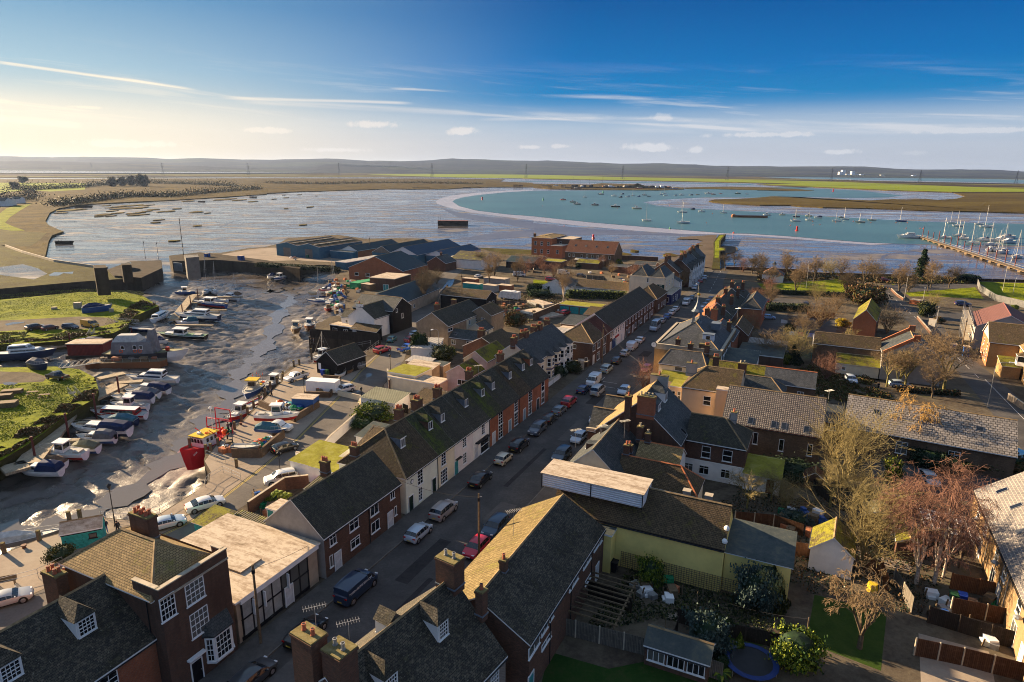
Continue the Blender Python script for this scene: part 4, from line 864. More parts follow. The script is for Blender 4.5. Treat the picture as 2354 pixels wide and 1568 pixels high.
TW=[('pale cream end terrace house with clock on wall and hipped mossy roof',-.2,7.3,'pale',Q33),('cream terrace house with grey plinth and dark recessed door',7.35,11.6,Q42,Q33),
 ('pale pink terrace house third from the near end of its row',11.65,17.,'pinkish',Q33),('white terrace house with wide ground floor window under a black canopy',17.05,22.3,Q37,Q33),
 ('red brick terrace house with white door next to the white house',22.35,26.6,'red',Q33),('red brick terrace house with tall pale blue door and two sash windows',26.65,33.2,'red',Q33),
 ('red brick terrace house with pale blue door and chimney behind',33.25,37.8,'red',Q33),('red brick end house with dark windows and black door at the far row end',37.85,46.,'red',Q33)]
WT=[['N622,965 672,1055','N633,1135 668,1225'],['N832,825 875,900'],['N1022,690 1055,745','N1025,830 1057,900'],['N1190,560 1218,625'],['N1340,445 1377,525','N1340,580 1377,670'],['N1478,350 1510,420','N1478,475 1510,560'],['N1605,255 1635,330','N1602,380 1632,465'],['N1720,180 1745,245','N1717,295 1742,370']]
WX=[[],['N828,985 888,1060'],[],['N1182,710 1255,775'],[],[],[],[]]
DT=['N568,1260','N770,1080','N968,960','N1142,800','N1298,690','N1440,580','N1568,490','N1687,390']
DM=[Q33,Q33,'tq',Q37,Q37,Q43,Q43,'blackd']
DP=[(3.3,),(2.3,),(1.2,),(2.6,),(2.6,),(1.9,),(1.6,),(2.4,)]
rts=[RF[Q33],RF[Q33]]
for i,(lb,a,c,wl,rf) in en_(TW):
 ww=WN('E',0,a,Q25 if i!=7 else Q29,*WT[i])+(WN('E',0,a,Q26 if i==1 else Q29,*WX[i]) if WX[i] else [])
 hh=house(lb,a,c,-10.4,0,5.,9.35,wl,['dark2','dark3',Q33,Q33,'dark3',Q33,'dark2',Q33][i],faces=dict(S='pale'),win=ww,doors=DR('E',0,a,DT[i],m=DM[i]),
     dorm=[('E',DP[i][0],2.6,1.15,1.35,Q27,[LEAD,BR[Q30]][i in(1,)],'hip' if i else 'flat',.75)]+([('E',5.8,2.6,1.15,1.35,Q27,BR['red'],'hip',.75)] if i in(7,) else []),hip=(3.1,0) if i==0 else (0,0),vg=.02,ov=.18,fascia=TRIMB if i>3 else TRIM,
     chim=[(4.6,(c-a)-.3,8.5,2.2,dict(w=1.1,d=1.3 if i%2 else .8,pots=4,rows=2))] if i in(0,1,2,4,6) else [],pipes=[('E',(c-a)-.15)] if i in(0,3,4,5,6) else [],group=GT,plinth=None)
 if i==0:
  b=MB();b.cyl((10.4,4.1-2.8,4.),(10.48,4.1-2.8,4.),.3,.3,TRIMB,16);b.cyl((10.481,1.3,4.),(10.5,1.3,4.),.24,.24,TRIM,16);b.obj('wall_clock',hh)
  window(hh,9.2,-.01,3.9,0,.3,.3,Q28,TRIM)
 if i==3: b=MB();b.box((10.4,.6,2.55),(11.,4.4,2.68),TRIMB);b.obj('window_canopy',hh)
 if i==2: b=MB();b.box((10.4,.2,2.35),(10.8,1.6,2.45),TRIMB);b.obj('door_canopy',hh)
for i,(a,c,w,lb) in en_(((50.5,56,Q42,'cream bay-fronted house nearest the red brick terrace'),(56.05,63.2,Q42,'yellowish bay-fronted house with blue window trim in the middle'),(63.25,70.,Q37,'white bay-fronted house next to the brown brick corner house'))):
 hh=house(lb,a,c,-14,-4.8,5.6,9.,w,Q39,group='bay fronted houses',vg=.03,chim=[(4.6,.2,8,2.2,dict(w=.8,d=1.6,pots=4,rows=2)),(4.2,5.2,8,2.,dict(w=1.2,d=.8,pots=4))])
 for k in ((1.6,) if i==0 else (1.7,5.2)):
  b=MB();q=[(9.2,k-1.25),(10.15,k-.7),(10.15,k+.7),(9.2,k+1.25)]
  b.prism(q,.1,5.45,BR[w]);b.prism([(9.2,k-1.4),(10.3,k-.8),(10.3,k+.8),(9.2,k+1.4)],5.46,5.55,BR[Q44] if i==1 else TRIM)
  b.prism([(9.2,k-1.3),(10.22,k-.75),(10.22,k+.75),(9.2,k+1.3)],2.6,2.85,BR[Q44] if i==1 else TRIM)
  b.mesh_([(9.2,k-1.4,5.55),(10.3,k-.8,5.55),(10.3,k+.8,5.55),(9.2,k+1.4,5.55),(8.9,k-.6,6.6),(8.9,k+.6,6.6)],[(0,1,4),(1,2,5,4),(2,3,5)],RF[Q39])
  bb=b.obj('bay',hh)
  for z in (.7,3.3): window(bb,10.16,k,z,R(90),1.1,1.6,Q29);window(bb,9.7,k-1.,z,R(30),.75,1.6,Q29);window(bb,9.7,k+1.,z,R(150),.75,1.6,Q29)
 door(hh,9.2,3.5 if i else 3.8,.1,R(90),m=DOORS[Q33])
h=house('brown brick corner house with hipped brown tile roof facing the bay houses',71.7,80.2,-9.1,-.1,5,8,Q30,Q30,hip=(4.6,0),win=WN('S',71.7,-9.1,Q28,'G350,685 378,725','G455,800 478,850')+WN('E',-.1,71.7,'top','G527,680 545,725','G567,650 588,695','G562,760 583,810'),doors=DR('E',-.1,71.7,'G530,830'),vg=.02,group=GT)
house('brown brick terrace house with dark red roof beyond the corner house',80.25,86.4,-9.1,-.1,5,8,Q30,'red',win=WN('E',-.1,80.25,Q27,'G620,610 640,660','G617,710 635,765')+[('E',4.9,3.3,1,1.1,Q27)],doors=[('E',4.9,Q37)],vg=.02,pipes=[('E',.2)],group=GT)
h=house('white painted shop house with blue and red shopfront in the long row',86.45,97.5,-9.6,-.2,5,8.4,Q37,Q33,win=[('E',1.2+2*i,3.2,.9,1.3,Q29) for i in range(5)],doors=[('E',3.1,Q43),('E',8,Q37)],vg=.02,group=GT,name='shop_house')
b=MB();b.box((9.41,.3,.2),(9.52,2.4,2.5),Pn('shop_blue',(.03,.07,.2),.4));b.box((9.41,2.5,2.3),(9.6,5.4,2.75),Pn('shop_red',(.4,.03,.03),.4));b.obj('shopfront',h)
k=0
for a,c in ((97.55,103.5),(103.55,109.5),(109.55,116),(116.05,122),(122.05,128.6)):
 lb=['brown brick terrace house with dark slate roof next to the white shop house','brown brick terrace house with small porch hood, second after the shop house','brown brick terrace house in the middle of the long dark-roofed row','brown brick terrace house with white windows, last but one in the long row','brown brick end house of the long row beside a pavement fence'][k]
 house(lb,a,c,-9.6,-.2,5,8.4,Q30,Q33,win=[('E',1.3,3.3,1.2,1.2,Q27),('E',4.4,3.3,1.2,1.2,Q27),('E',4.2,.9,1.6,1.4,Q27)],doors=[('E',1.6,Q37 if k%2 else Q33)],vg=.02,group=GT,pipes=[('E',.1)]);k+=1
house('small brick house with pyramid tile roof just before the pub',132,146,-8,-.3,4.4,7.4,Q30,Q30,hip=(4,4),win=[('E',3,1,1.3,1.4,Q27),('E',7,1,1.3,1.4,Q27),('E',10,1,.9,1.4,Q27)],doors=[('E',12,Q33)])
h=house('large cream pub with two hipped slate roofs and painted name board',148,161.4,-13.4,-1.6,8.4,None,Q42,Q40,style='para',cat='pub',win=[('E',2.5,5.4,.9,1.6,Q29),('E',6.5,5.4,.9,1.6,Q29),('E',10.5,5.4,.9,1.6,Q29),('S',6.1,6.6,.6,1.4,Q28)])
for x0,x1_ in ((.1,6.2),(6.3,11.7)): roof_mesh(x0,x1_,.1,12.9,8.,11.2,Q31,RF[Q39],.1,RIDGE,'y',(3,3)).obj(Q34,h)
b=MB();b.box((9.2,-.12,4.6),(11.6,-.02,6.2),Pn('sign_dark_green',(.01,.05,.05),.4));sg=b.obj('name_board',h)
h2=house('navy painted ground floor extension of the cream pub with white upper part',146.5,161,-1.55,1.,3.4,None,Q44,Q40,name='shopfront_wing',cat='pub wing',win=[('E',3,1,1.2,1.6,Q29),('E',6.5,1,1.2,1.6,Q29),('S',1.2,1.,1.,1.5,Q28)],doors=[('E',9,Q37)])
def text(s,parent,loc,rot,size,m,name='lettering',ex=.01):
 c=bpy.data.curves.new('t','FONT');c.body=s;c.size=size;c.extrude=ex;c.align_x='CENTER';c.align_y='CENTER'
 o=bpy.data.objects.new('t',c);COL.objects.link(o);bpy.context.view_layer.update()
 me=bpy.data.meshes.new_from_object(o.evaluated_get(bpy.context.evaluated_depsgraph_get()));bpy.data.objects.remove(o);me.materials.clear();me.materials.append(m)
 q=link(name,me,parent,loc);q.rotation_euler=rot;return q
text('THE\nFlying\nDutchman',sg,(10.4,-.14,5.4),(R(90),0,0),.5,Pn('sign_letter',(.75,.72,.6),.5))
house('white rendered house attached behind the pub on the street',161.5,166,-8,.3,5.2,7.5,Q37,Q39,win=[('E',2,3.4,.9,1.3,Q29),('E',2,.9,.9,1.3,Q29)],doors=[('E',3.6,Q33)])
TB=(('dark brick house with chimney cluster beyond the pub at the roadside',176.5,183,-13,-3,6.2,10,Q30,Q39),('tall house with white timber-trimmed gables and bays beyond the pub',183.1,192,-9,-.4,6.8,10.6,Q37,Q39),('white bay-fronted house with steep dark roof, second from the pier end',192.1,203,-9.5,-.4,6.8,10.6,Q37,Q39),
 ('narrow white gabled house third from the sea wall end of the street',203.1,212,-9.5,-.6,7.2,11,Q37,Q33),('dark-roofed end house with tall chimneys by the causeway',214,226,-10.5,-2.,6.8,10.8,Q37,Q39))
for k,t in en_(TB):
 L=t[2]-t[1];hh=house(*t,win=[('E',L*f,z,1.1,1.6,Q29) for f in (.25,.75) for z in (1,4)],doors=[('E',L*.5,Q33)],group='houses at the far street end',faces=dict(S=Q30),chim=[(5,.5,9.2,2.6,dict(w=1,d=1.4,pots=4,rows=2)),(5,L-.5,9.2,2.2,dict(w=1,d=1.,pots=2))],vg=.1)
 if 0<k<4:
  for f in (.28,.74):
   y=L*f;x=t[4]-t[3];b=MB();b.prism([(x-.01,y-1.3),(x+.8,y-1.3),(x+.8,y+1.3),(x-.01,y+1.3)],.1,6.4,TRIM)
   b.mesh_([(x+1,y-1.6,6.4),(x+1,y+1.6,6.4),(x+1,y,8.5),(x-2,y-1.6,6.4),(x-2,y+1.6,6.4),(x-2,y,8.5)],[(0,2,5,3),(1,4,5,2)],RF[Q39]);b.face([(x+.95,y-1.3,6.4),(x+.95,y+1.3,6.4),(x+.95,y,8.2)],TRIM)
   q=b.obj('gabled_bay',hh);window(q,x+.81,y,.8,R(90),1.8,1.5,'case3');window(q,x+.81,y,3.8,R(90),1.8,1.5,'case3')
house('low dark slate roofed annexe behind the far street houses',186,193,-21,-12,4,6,Q30,Q39,axis='x',name='annexe')
h=house('large foreground house with steep lichen-speckled dark roof and big stone chimneys',-33.5,-20.6,12.2,22.8,5.2,10.1,'flint','darkspeck',win=[('E',11.4,3.2,1.1,1.5,Q26),('E',8.4,1.2,1.1,1.6,Q26)],vg=.1,rot=-8,
 dorm=[('E',9.,2.3,1.25,1.5,Q26,TRIM,'hip',.8),('W',1.4,1.6,1.3,1.3,Q26,TRIM,Q31,.7),('W',6.6,1.6,1.3,1.3,Q26,TRIM,Q31,.7),('E',3.2,2.6,1.25,1.5,Q26,TRIM,'hip',.8)],
 chim=[(3.6,.2,8.,4.6,dict(w=2.,d=1.3,pots=2,rows=1)),(5.9,.7,8.,4.2,dict(w=1.7,d=1.5,pots=2,potm=STEEL)),(5.4,12.6,9.3,2.9,dict(w=1.9,d=1.3,pots=2,potm=STEEL)),(8.2,13.,7.4,2.7,dict(w=.7,d=.7,pots=1))],faces=dict(W=Q30))
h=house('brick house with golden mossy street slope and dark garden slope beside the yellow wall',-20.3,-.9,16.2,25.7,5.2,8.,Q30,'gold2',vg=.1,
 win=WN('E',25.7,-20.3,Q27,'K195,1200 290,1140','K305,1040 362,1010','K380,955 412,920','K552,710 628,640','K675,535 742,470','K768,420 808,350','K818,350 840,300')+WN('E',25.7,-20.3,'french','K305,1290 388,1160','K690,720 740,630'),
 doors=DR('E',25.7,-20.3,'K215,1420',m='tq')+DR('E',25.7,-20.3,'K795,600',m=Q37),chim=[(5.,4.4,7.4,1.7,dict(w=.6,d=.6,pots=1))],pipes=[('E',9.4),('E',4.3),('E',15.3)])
for o in h.children:  # garden slope, away from the sun, swapped to dark tile: shade in colour
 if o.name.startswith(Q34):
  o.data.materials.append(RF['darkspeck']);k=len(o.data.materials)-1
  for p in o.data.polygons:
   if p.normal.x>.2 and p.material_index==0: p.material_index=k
h=house('long yellow rendered building with brown tiled roof and white box dormer',1.,7.6,19,37.7,5.,8.2,'ochre',Q30,axis='x',name='workshop',cat=Q45,vg=.05,chim=[],fascia=TRIMB,faces=dict(W=Q33,N=Q30))
b=MB();b.box((-1.6,.6,7.2),(10.,4.4,8.75),BR['whitem']);b.box((-1.75,.45,8.752),(10.15,4.55,8.85),RF[Q40])
for x in (-1.6,4.2,9.95): b.box((x,.5,7.),(x+.08,.6,8.75),TRIMB)
b.obj('box_dormer',h)
for x in (13.6,15.9): b=MB();b.box((x,3.5,8.),(x+.75,4.2,8.7),LEAD);b.box((x-.05,3.45,8.7),(x+.8,4.25,8.76),TRIMG);b.obj('roof_vent',h)
for y,z in ((1.5,6.6),(.6,5.6)): b=MB();b.sphere((18.6,y,z),.3,TRIM,8,1);b.obj('satellite_dish',h)
h=house('flat dark-roofed yellow extension at the end of the yellow building',1.6,7.2,37.75,44.,4.5,5.3,'ochre',Q46,style=Q36,axis='x',cat=Q47)
house('low lean-to with lead roof between the yellow wall and the brick house',-.8,.9,22,26.5,4.4,None,'ochre',Q46,name=Q48,cat=Q49)
house('low grey tiled link roof behind the white box dormer',7.7,11.9,18,27,4.2,6.2,Q37,Q30,axis='x',cat=Q50)
b=None
house('white gable-ended house with orange-lit street slope behind the box dormer',11.4,23.2,16.4,23.9,4.8,8.2,Q42,Q39,vg=.1,dorm=[('W',3.6,1.9,1.2,.9,Q27,BR[Q30],'flat'),('W',9.5,1.9,1.2,.9,Q27,BR[Q30],'flat')],chim=[(7.,3.9,6.2,1.8,dict(w=.7,d=.6,pots=1)),(7.2,9.8,6,2.4,dict(w=.8,d=.7,pots=1,potm=POTC))],faces=dict(E=Q37))
house('small cream gable with tile roof running back to a hip',12.7,17.6,23.,32.9,4.2,6.5,Q42,Q30,axis='x',hip=(0,2.5),cat='cottage',ridge='red',chim=[(.5,3.6,6,1.6,dict(w=.8,d=.6,pots=1))])
house('small cross-gabled outbuilding with white gables and dark red posts',18.2,23.4,23.9,29.5,4.6,6.4,Q37,Q38,axis='x',cat=Q50,ridge='red',win=[('E',2.6,1.2,.9,1.5,Q28)],chim=[(.9,2.6,6,1.8,dict(w=.7,d=.7,pots=1,potm=POTC))])
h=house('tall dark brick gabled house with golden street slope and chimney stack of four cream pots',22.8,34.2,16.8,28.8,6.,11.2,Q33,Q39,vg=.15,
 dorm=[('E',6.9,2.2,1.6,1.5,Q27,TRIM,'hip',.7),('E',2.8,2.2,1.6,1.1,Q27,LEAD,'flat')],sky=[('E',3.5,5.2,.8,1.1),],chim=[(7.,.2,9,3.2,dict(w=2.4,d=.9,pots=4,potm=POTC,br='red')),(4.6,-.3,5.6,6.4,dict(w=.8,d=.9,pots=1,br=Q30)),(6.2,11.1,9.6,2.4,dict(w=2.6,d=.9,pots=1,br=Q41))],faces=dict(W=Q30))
for o in h.children:  # street slope, facing the sun, swapped to gold: sunlight in colour
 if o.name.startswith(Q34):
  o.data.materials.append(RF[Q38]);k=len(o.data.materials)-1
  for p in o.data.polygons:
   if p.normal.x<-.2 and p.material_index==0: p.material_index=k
for k,(a,lb) in en_(((26.5,'stone-coped lean-to roof over the pavement, nearer one'),(32.6,'stone-coped lean-to roof over the pavement, further one'))):
 q=house(lb,a,a+5,14.4,20.5,4.2,7.,Q30,Q39,axis='x',name='front_wing',cat=Q51,group='street front wings',vg=.02)
 b=MB();b.box((-.2,-.25,4.),(.0,5.25,4.3),TRIMG)
 for yy in (-.1,5.1): b.mesh_([(-.2,yy-.18,4.2),(-.2,yy+.18,4.2),(5.5,yy+.18,4.6),(5.5,yy-.18,4.6),(-.2,yy-.18,4.6),(-.2,yy+.18,4.6),(5.5,yy+.18,5.),(5.5,yy-.18,5.)],[(4,5,6,7),(0,4,7,3),(1,2,6,5),(0,1,5,4)],TRIMG)
 b.obj('coping',q)
h=house('two-storey house with brown brick above white render and dark hipped roof',26.6,34.,28.85,36.9,5.4,8.,Q30,Q33,axis='x',hip=(0,3.4),win=WN('S',26.6,28.85,Q29,'O1255,755 1325,870','O1440,790 1515,905'),chim=[(5.6,4.6,7.2,1.7,dict(w=.8,d=.6,pots=1,br=Q41))],group=None)
b=MB();b.box((-.05,-.14,.05),(8.05,-.02,2.75),BR[Q37]);q=b.obj('white_render',h)
for u in ('O1100,920 1170,990','O1228,940 1310,1015','O1420,975 1495,1050'):
 e=WN('S',26.46,28.85,'top',u)[0];window(h,e[1],-.15,max(.5,e[2]),0,e[3],1.3,'top')
h=house('low white lean-to extension with mossy roof and brick lintel door',25.8,30.5,37.,41.6,2.4,3.3,Q37,Q52,style=Q36,axis='x',cat=Q47,doors=[('S',3.4,'wood')])
house('long hall with sunlit pantile roof and row of roof windows',37.9,50.3,32.2,46.2,4.6,8.6,Q53,'pan',axis='x',cat='hall',vg=.12,fascia=Pn('trim_dark_red',(.12,.03,.02),.6),
 sky=[('S',.8,4.9,.8,1.3),('S',3.6,4.9,.8,1.3),('S',6.9,4.9,.8,1.3),('S',8.3,4.9,.8,1.3),('S',11.4,4.9,.8,1.3)],win=[('S',5,1.9,.7,1.9,Q28),('S',8.7,1.5,.7,1.9,Q28),('S',12.6,1.5,.7,1.9,Q28)])
house('buff rendered house with hipped brown tile roof and wall lantern',47.9,57.5,24.,33.2,6.,8.8,'buff',Q30,axis='x',hip=(3.2,0),win=WN('S',47.9,24,Q29,'O1268,315 1328,405')+[('S',4.9,.8,.9,.9,Q28)],chim=[(.6,4.4,6.8,2.4,dict(w=1.8,d=.7,pots=1,br=Q41)),(4.2,7.6,7.2,2.8,dict(w=1.,d=.7,pots=3,br=Q33))])
house('tall narrow buff wall block with small chimney against the pantile hall',46.2,47.8,29.9,32.1,6.9,None,'buff',Q40,name='side_wing',cat=Q51)
house('small buff bay extension with flat lead roof in the street corner',49.5,53.5,21.6,23.9,5.2,None,'buff',Q52,name='bay_extension',cat=Q47,win=[('S',.7,3.,.6,1.5,Q29),('S',1.7,3.,.6,1.5,Q29)])
house('low dark tiled roof wing with dormer box between the hall and the brick row',55.5,60.5,33.3,40,4.6,6.6,Q30,Q39,axis='x',hip=(0,2.5),cat=Q51)
house('cream rendered house with grey slate roof and one sash window',63.4,69.3,16.4,25.6,5.1,7.4,Q42,'slate',axis='x',hip=(1.5,1.5),win=WN('S',63.4,16.4,Q29,'G1250,870 1312,950'),chim=[(4.9,5.6,6.5,1.8,dict(w=1,d=.7,pots=1,br=Q33)),(8.3,4.5,6.5,2.2,dict(w=.9,d=.8,pots=3,br=Q33))])
house('low mossy felt-roofed lean-to in front of the cream house',59.8,63.3,17.4,24.5,2.8,3.9,Q42,Q52,style=Q36,axis='x',name=Q48,cat=Q49)
h=house('town hall with big hipped slate roof, lead cupola and golden brick front',69.8,91.5,13.9,27.3,6.6,11.,Q54,'slate',hip=(7.2,7.2),cat='town hall',ov=-.25,win=[('E',3,3.8,1.2,1.8,Q29),('E',8,3.8,1.2,1.8,Q29),('E',13,3.8,1.2,1.8,Q29),('E',18,3.8,1.2,1.8,Q29)],faces=dict(E=Q37,S=Q54,N=Q54,W=Q54),chim=[(4.6,.6,6.4,2.2,dict(w=.9,d=.7,pots=1,br=Q33)),(9.5,.7,6.2,2.,dict(w=1.2,d=.8,pots=0,rows=1,br=Q53))])
b=MB();w=.35
for a,c in (((0,0),(13.4,w)),((0,21.7-w),(13.4,21.7)),((0,w),(w,21.7-w)),((13.4-w,w),(13.4,21.7-w))): b.box((a[0]-.02,a[1]-.02,6.2),(c[0]+.02,c[1]+.02,7.2),TRIMG if a[0]==0 and a[1]==0 else BR[Q54]);b.box((a[0]-.1,a[1]-.1,7.21),(c[0]+.1,c[1]+.1,7.32),TRIMG)
b.obj(Q35,h)
b=MB();x,y=6.7,8.4
for dx in (-.7,.7):
 for dy in (-.7,.7): b.box((x+dx-.12,y+dy-.12,10.4),(x+dx+.12,y+dy+.12,13.),LEAD)
b.box((x-.95,y-.95,10.),(x+.95,y+.95,10.9),LEAD);b.box((x-1.,y-1.,13.),(x+1.,y+1.,13.15),LEAD)
rg=[[(x+r*M_.cos(t),y+r*M_.sin(t),z) for t in [6.283*i/8+.39 for i in range(8)]] for r,z in ((1.35,13.15),(.85,13.7),(.5,14.4),(.22,15.3),(.08,16.6))]
b.loft(rg,LEAD);b.sphere((x,y,16.8),.35,Pn('gilded_ball',(.5,.36,.08),.3,.8),8);b.cyl((x,y,16.9),(x,y,18.),.03,.02,BLK,5);b.obj('cupola',h)
b=MB();b.box((9.,3.,8.2),(11.2,4.6,9.6),BR['whitem']);b.box((8.9,2.9,9.6),(11.3,4.7,9.7),LEAD);q=b.obj('dormer',h);window(q,10.1,2.98,8.5,0,.9,.9,Q28)
b=MB();b.box((9.5,9.5,9.2),(11.4,12,10.6),LEAD);b.obj('roof_box',h)
for k in range(6):
 b=MB();b.box((13.4,1.5+k*3.6,.2),(13.5,1.7+k*3.6,6.4),TRIMB);b.obj('timber_strip',h)
house('low slate roofed block joining the town hall to the orange roofs',84,95,20,27.6,6,8.4,'red',Q39,cat=Q51,chim=[(2,9,7.6,3.4,dict(w=1.4,d=1.2,pots=4,rows=2,br='red')),(6.2,3.4,6.5,3.,dict(w=.9,d=.9,pots=1,br=Q30))],ridge='red')
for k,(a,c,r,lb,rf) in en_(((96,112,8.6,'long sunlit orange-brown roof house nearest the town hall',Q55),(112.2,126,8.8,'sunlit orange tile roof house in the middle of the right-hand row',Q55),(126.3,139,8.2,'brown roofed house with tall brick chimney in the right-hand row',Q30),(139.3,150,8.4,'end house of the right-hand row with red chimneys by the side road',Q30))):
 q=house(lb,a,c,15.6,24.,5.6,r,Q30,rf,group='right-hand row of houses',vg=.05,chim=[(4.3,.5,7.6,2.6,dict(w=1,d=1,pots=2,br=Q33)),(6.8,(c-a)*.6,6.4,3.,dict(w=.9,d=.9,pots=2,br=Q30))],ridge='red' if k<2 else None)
 for o in q.children:  # east slopes get dark tile, painting in the shade beside lit slopes
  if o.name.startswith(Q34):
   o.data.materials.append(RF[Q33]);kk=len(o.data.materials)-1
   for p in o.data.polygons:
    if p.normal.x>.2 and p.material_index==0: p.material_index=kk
house('rear wing with mossy tile slope and tv aerial behind the orange roofs',97,108,24.1,29.5,4.6,6.8,Q30,Q30,name=Q56,cat=Q51)
house('brick rear building with hipped roof and white door near the washing line',126,142,24.1,29.8,5.4,8,'red',Q39,hip=(2.5,2.5),win=[('E',3,3.6,.8,1.2,Q28),('E',8,3.6,.8,1.2,Q28)])
house('flat black-roofed yard building with white lean-to roof behind the row',86,96,28.6,38,3,None,Q33,Q46,cat=Q50)
house('low blue-white corrugated lean-to behind the orange roofs',97.5,101,29.8,38,2.6,3.3,Q37,Q57,style=Q36,axis='x',name=Q48,cat=Q49)
house('white rendered rear extension with blue-framed window beside the town hall',69.9,80,27.4,33.6,4.3,5.6,Q37,Q46,style=Q36,axis='x',cat=Q47,win=[('E',4,2.2,1.1,1.1,Q27),('S',3,2,1,1,Q27)])
for k,(a,c,lb,rf,wl) in en_(((25.8,36.,'brick row building with very mossy green roof behind the cream house',Q58,Q53),(36.05,44.8,'brick row building with grey tile roof and terracotta ridge above a sash window','slate',Q53))):
 house(lb,62.4,67.8,a,c,4.4,6.6,wl,rf,axis='x',name='row_building',cat=Q45,ridge='red' if k else None,vg=.02,win=[('S',6.4,1.5,1.1,2.,'top')] if k else [('S',8.4,1.6,.8,2,Q28)],chim=[] if k else [(6.2,1.,4.6,2.6,dict(w=1.5,d=.9,pots=2,potm=POTC,br=Q33))])
house('long hall with pale grey slate roof and three small roof windows',47.2,57.9,49.3,71.,3.6,7.2,Q53,'pale',axis='x',cat='hall',rot=-4.5,vg=.15,sky=[('S',3.6,1.9,.9,.9),('S',10.2,1.9,.9,.9),('S',16.9,1.9,.9,.9)],win=[('S',14.6,.9,1.5,1.9,'top'),('S',8,.9,1.5,1.9,'top')])
house('small brick link building with slanting glass roof beside the pale slate hall',50,56,46.5,49.1,3.,4.,Q30,Q39,style=Q36,axis='x',name='link_building',cat=Q45,win=[('S',1.2,1.6,1.3,.6,Q27)])
h=house('big grey rendered gable building with brick parapets and valley roof',89.9,99.8,56.8,67.5,5.6,8.8,Q41,Q39,axis='y',hip=(0,0),cat=Q45,vg=-.3)
for y in (-.15,9.6):
 b=MB();b.mesh_([(-.1,y,5.4),(-.1,y+.4,5.4),(5.35,y+.4,9.1),(5.35,y,9.1),(-.1,y,6.1),(-.1,y+.4,6.1),(5.35,y+.4,9.8),(5.35,y,9.8)],[(4,7,6,5),(0,3,7,4),(1,5,6,2)],BR[Q55]);b.box((5.,y,8.8),(6.2,y+.42,10.1),BR[Q55]);b.obj(Q35,h)
house('long pantiled wing with dark brick wall joined to the grey gable building',94,99.6,43.6,56.7,5.2,7.2,Q53,Q30,axis='x',cat=Q51,vg=.02)
house('low mossy tiled outhouse below the pantiled wing',90,93.8,48.5,56.6,2.4,3.8,Q42,Q58,style=Q36,axis='x',cat=Q59,win=[('S',1.5,1,.8,.8,Q28)])
house('corrugated pale metal workshop roof behind the bare orchard',99.9,106,43.5,52.5,3.2,4.4,Q60,Q57,style=Q36,axis='x',cat='workshop')
house('two-storey red brick house with bright mossy roof near the park',124.5,142.5,52.2,57.4,5.4,8.1,Q55,Q58,win=[('W',3+4*i,z,1.3,1.6,Q27) for i in range(4) for z in (1,3.4)],faces=dict(E=Q33,S=Q55),rot=-6)
h=house('modern yellow brick house with white gable, dark tile roof and bay',111.5,123.5,79.,96,5.6,9.,Q61,Q30,axis='x',rot=-4,faces=dict(W=Q55),win=[('W',2.4,3.4,1.2,1.5,Q29),('W',8,3.4,1.2,1.5,Q29),('W',5.2,1,1.,1.8,Q29),('W',2.2,1,1,1.8,Q29),('W',9.5,1,1,1.8,Q29)],vg=.3)
b=MB();b.face([(-.05,.3,5.7),(-.05,11.7,5.7),(-.05,6,9.)],TRIM);b.face([(-.05,.3,5.7),(-.05,6,9.),(-.05,11.7,5.7)],TRIM);b.obj('white_gable',h)
h=house('modern yellow brick cross wing with white oriel bay and golden roof',98.5,112.5,83.5,98,5.6,9.4,Q61,Q38,axis='y',rot=-4,win=[('W',1.5,.8,1.1,2.2,Q29),('W',6,3.3,1.,1.5,Q29)])
b=MB();b.prism([(0,3.2),(-1.5,3.6),(-1.5,5.6),(0,6.)],3.2,4.,TRIM);b.prism([(0,3.3),(-1.4,3.7),(-1.4,5.5),(0,5.9)],4.,5.2,GLASS)
for y in (3.7,4.6,5.5): b.box((-1.5,y-.06,4.),(-1.4,y+.06,5.2),TRIM)
b.prism([(0,3.1),(-1.6,3.5),(-1.6,5.7),(0,6.1)],5.2,5.3,TRIM);b.mesh_([(-1.6,3.5,5.3),(-1.6,5.7,5.3),(0,6.1,5.3),(0,3.1,5.3),(0,4.6,6.2)],[(0,4,1),(0,3,4),(1,4,2)],RF[Q30]);b.obj('oriel_bay',h)
house('low yellow brick porch wing with mossy lean-to roof on the estate',103,108,80.2,83.4,2.6,3.6,Q61,Q58,style=Q36,axis='x',cat='porch')
h=house('house under construction with maroon roof wrapped in scaffolding',128.5,147.5,79.,92,5.6,9.,Q41,'maroon',rot=-6,win=[('W',3+3.6*i,z,1.,1.3,Q27) for i in range(5) for z in (.9,3.3)],ridge=Pn('ridge_maroon',(.2,.08,.07),.7))
h=house('house with golden tile roof behind the scaffolded house',124,140,92.5,106,5.6,8.8,Q55,Q38,axis='x',rot=-5)
house('brick estate house at the right edge beyond the bins',84,94,86,98,4,6.4,Q61,Q30,rot=-4,win=[('W',2,.8,1,2,Q29),('W',6,.8,1,2,Q29)])
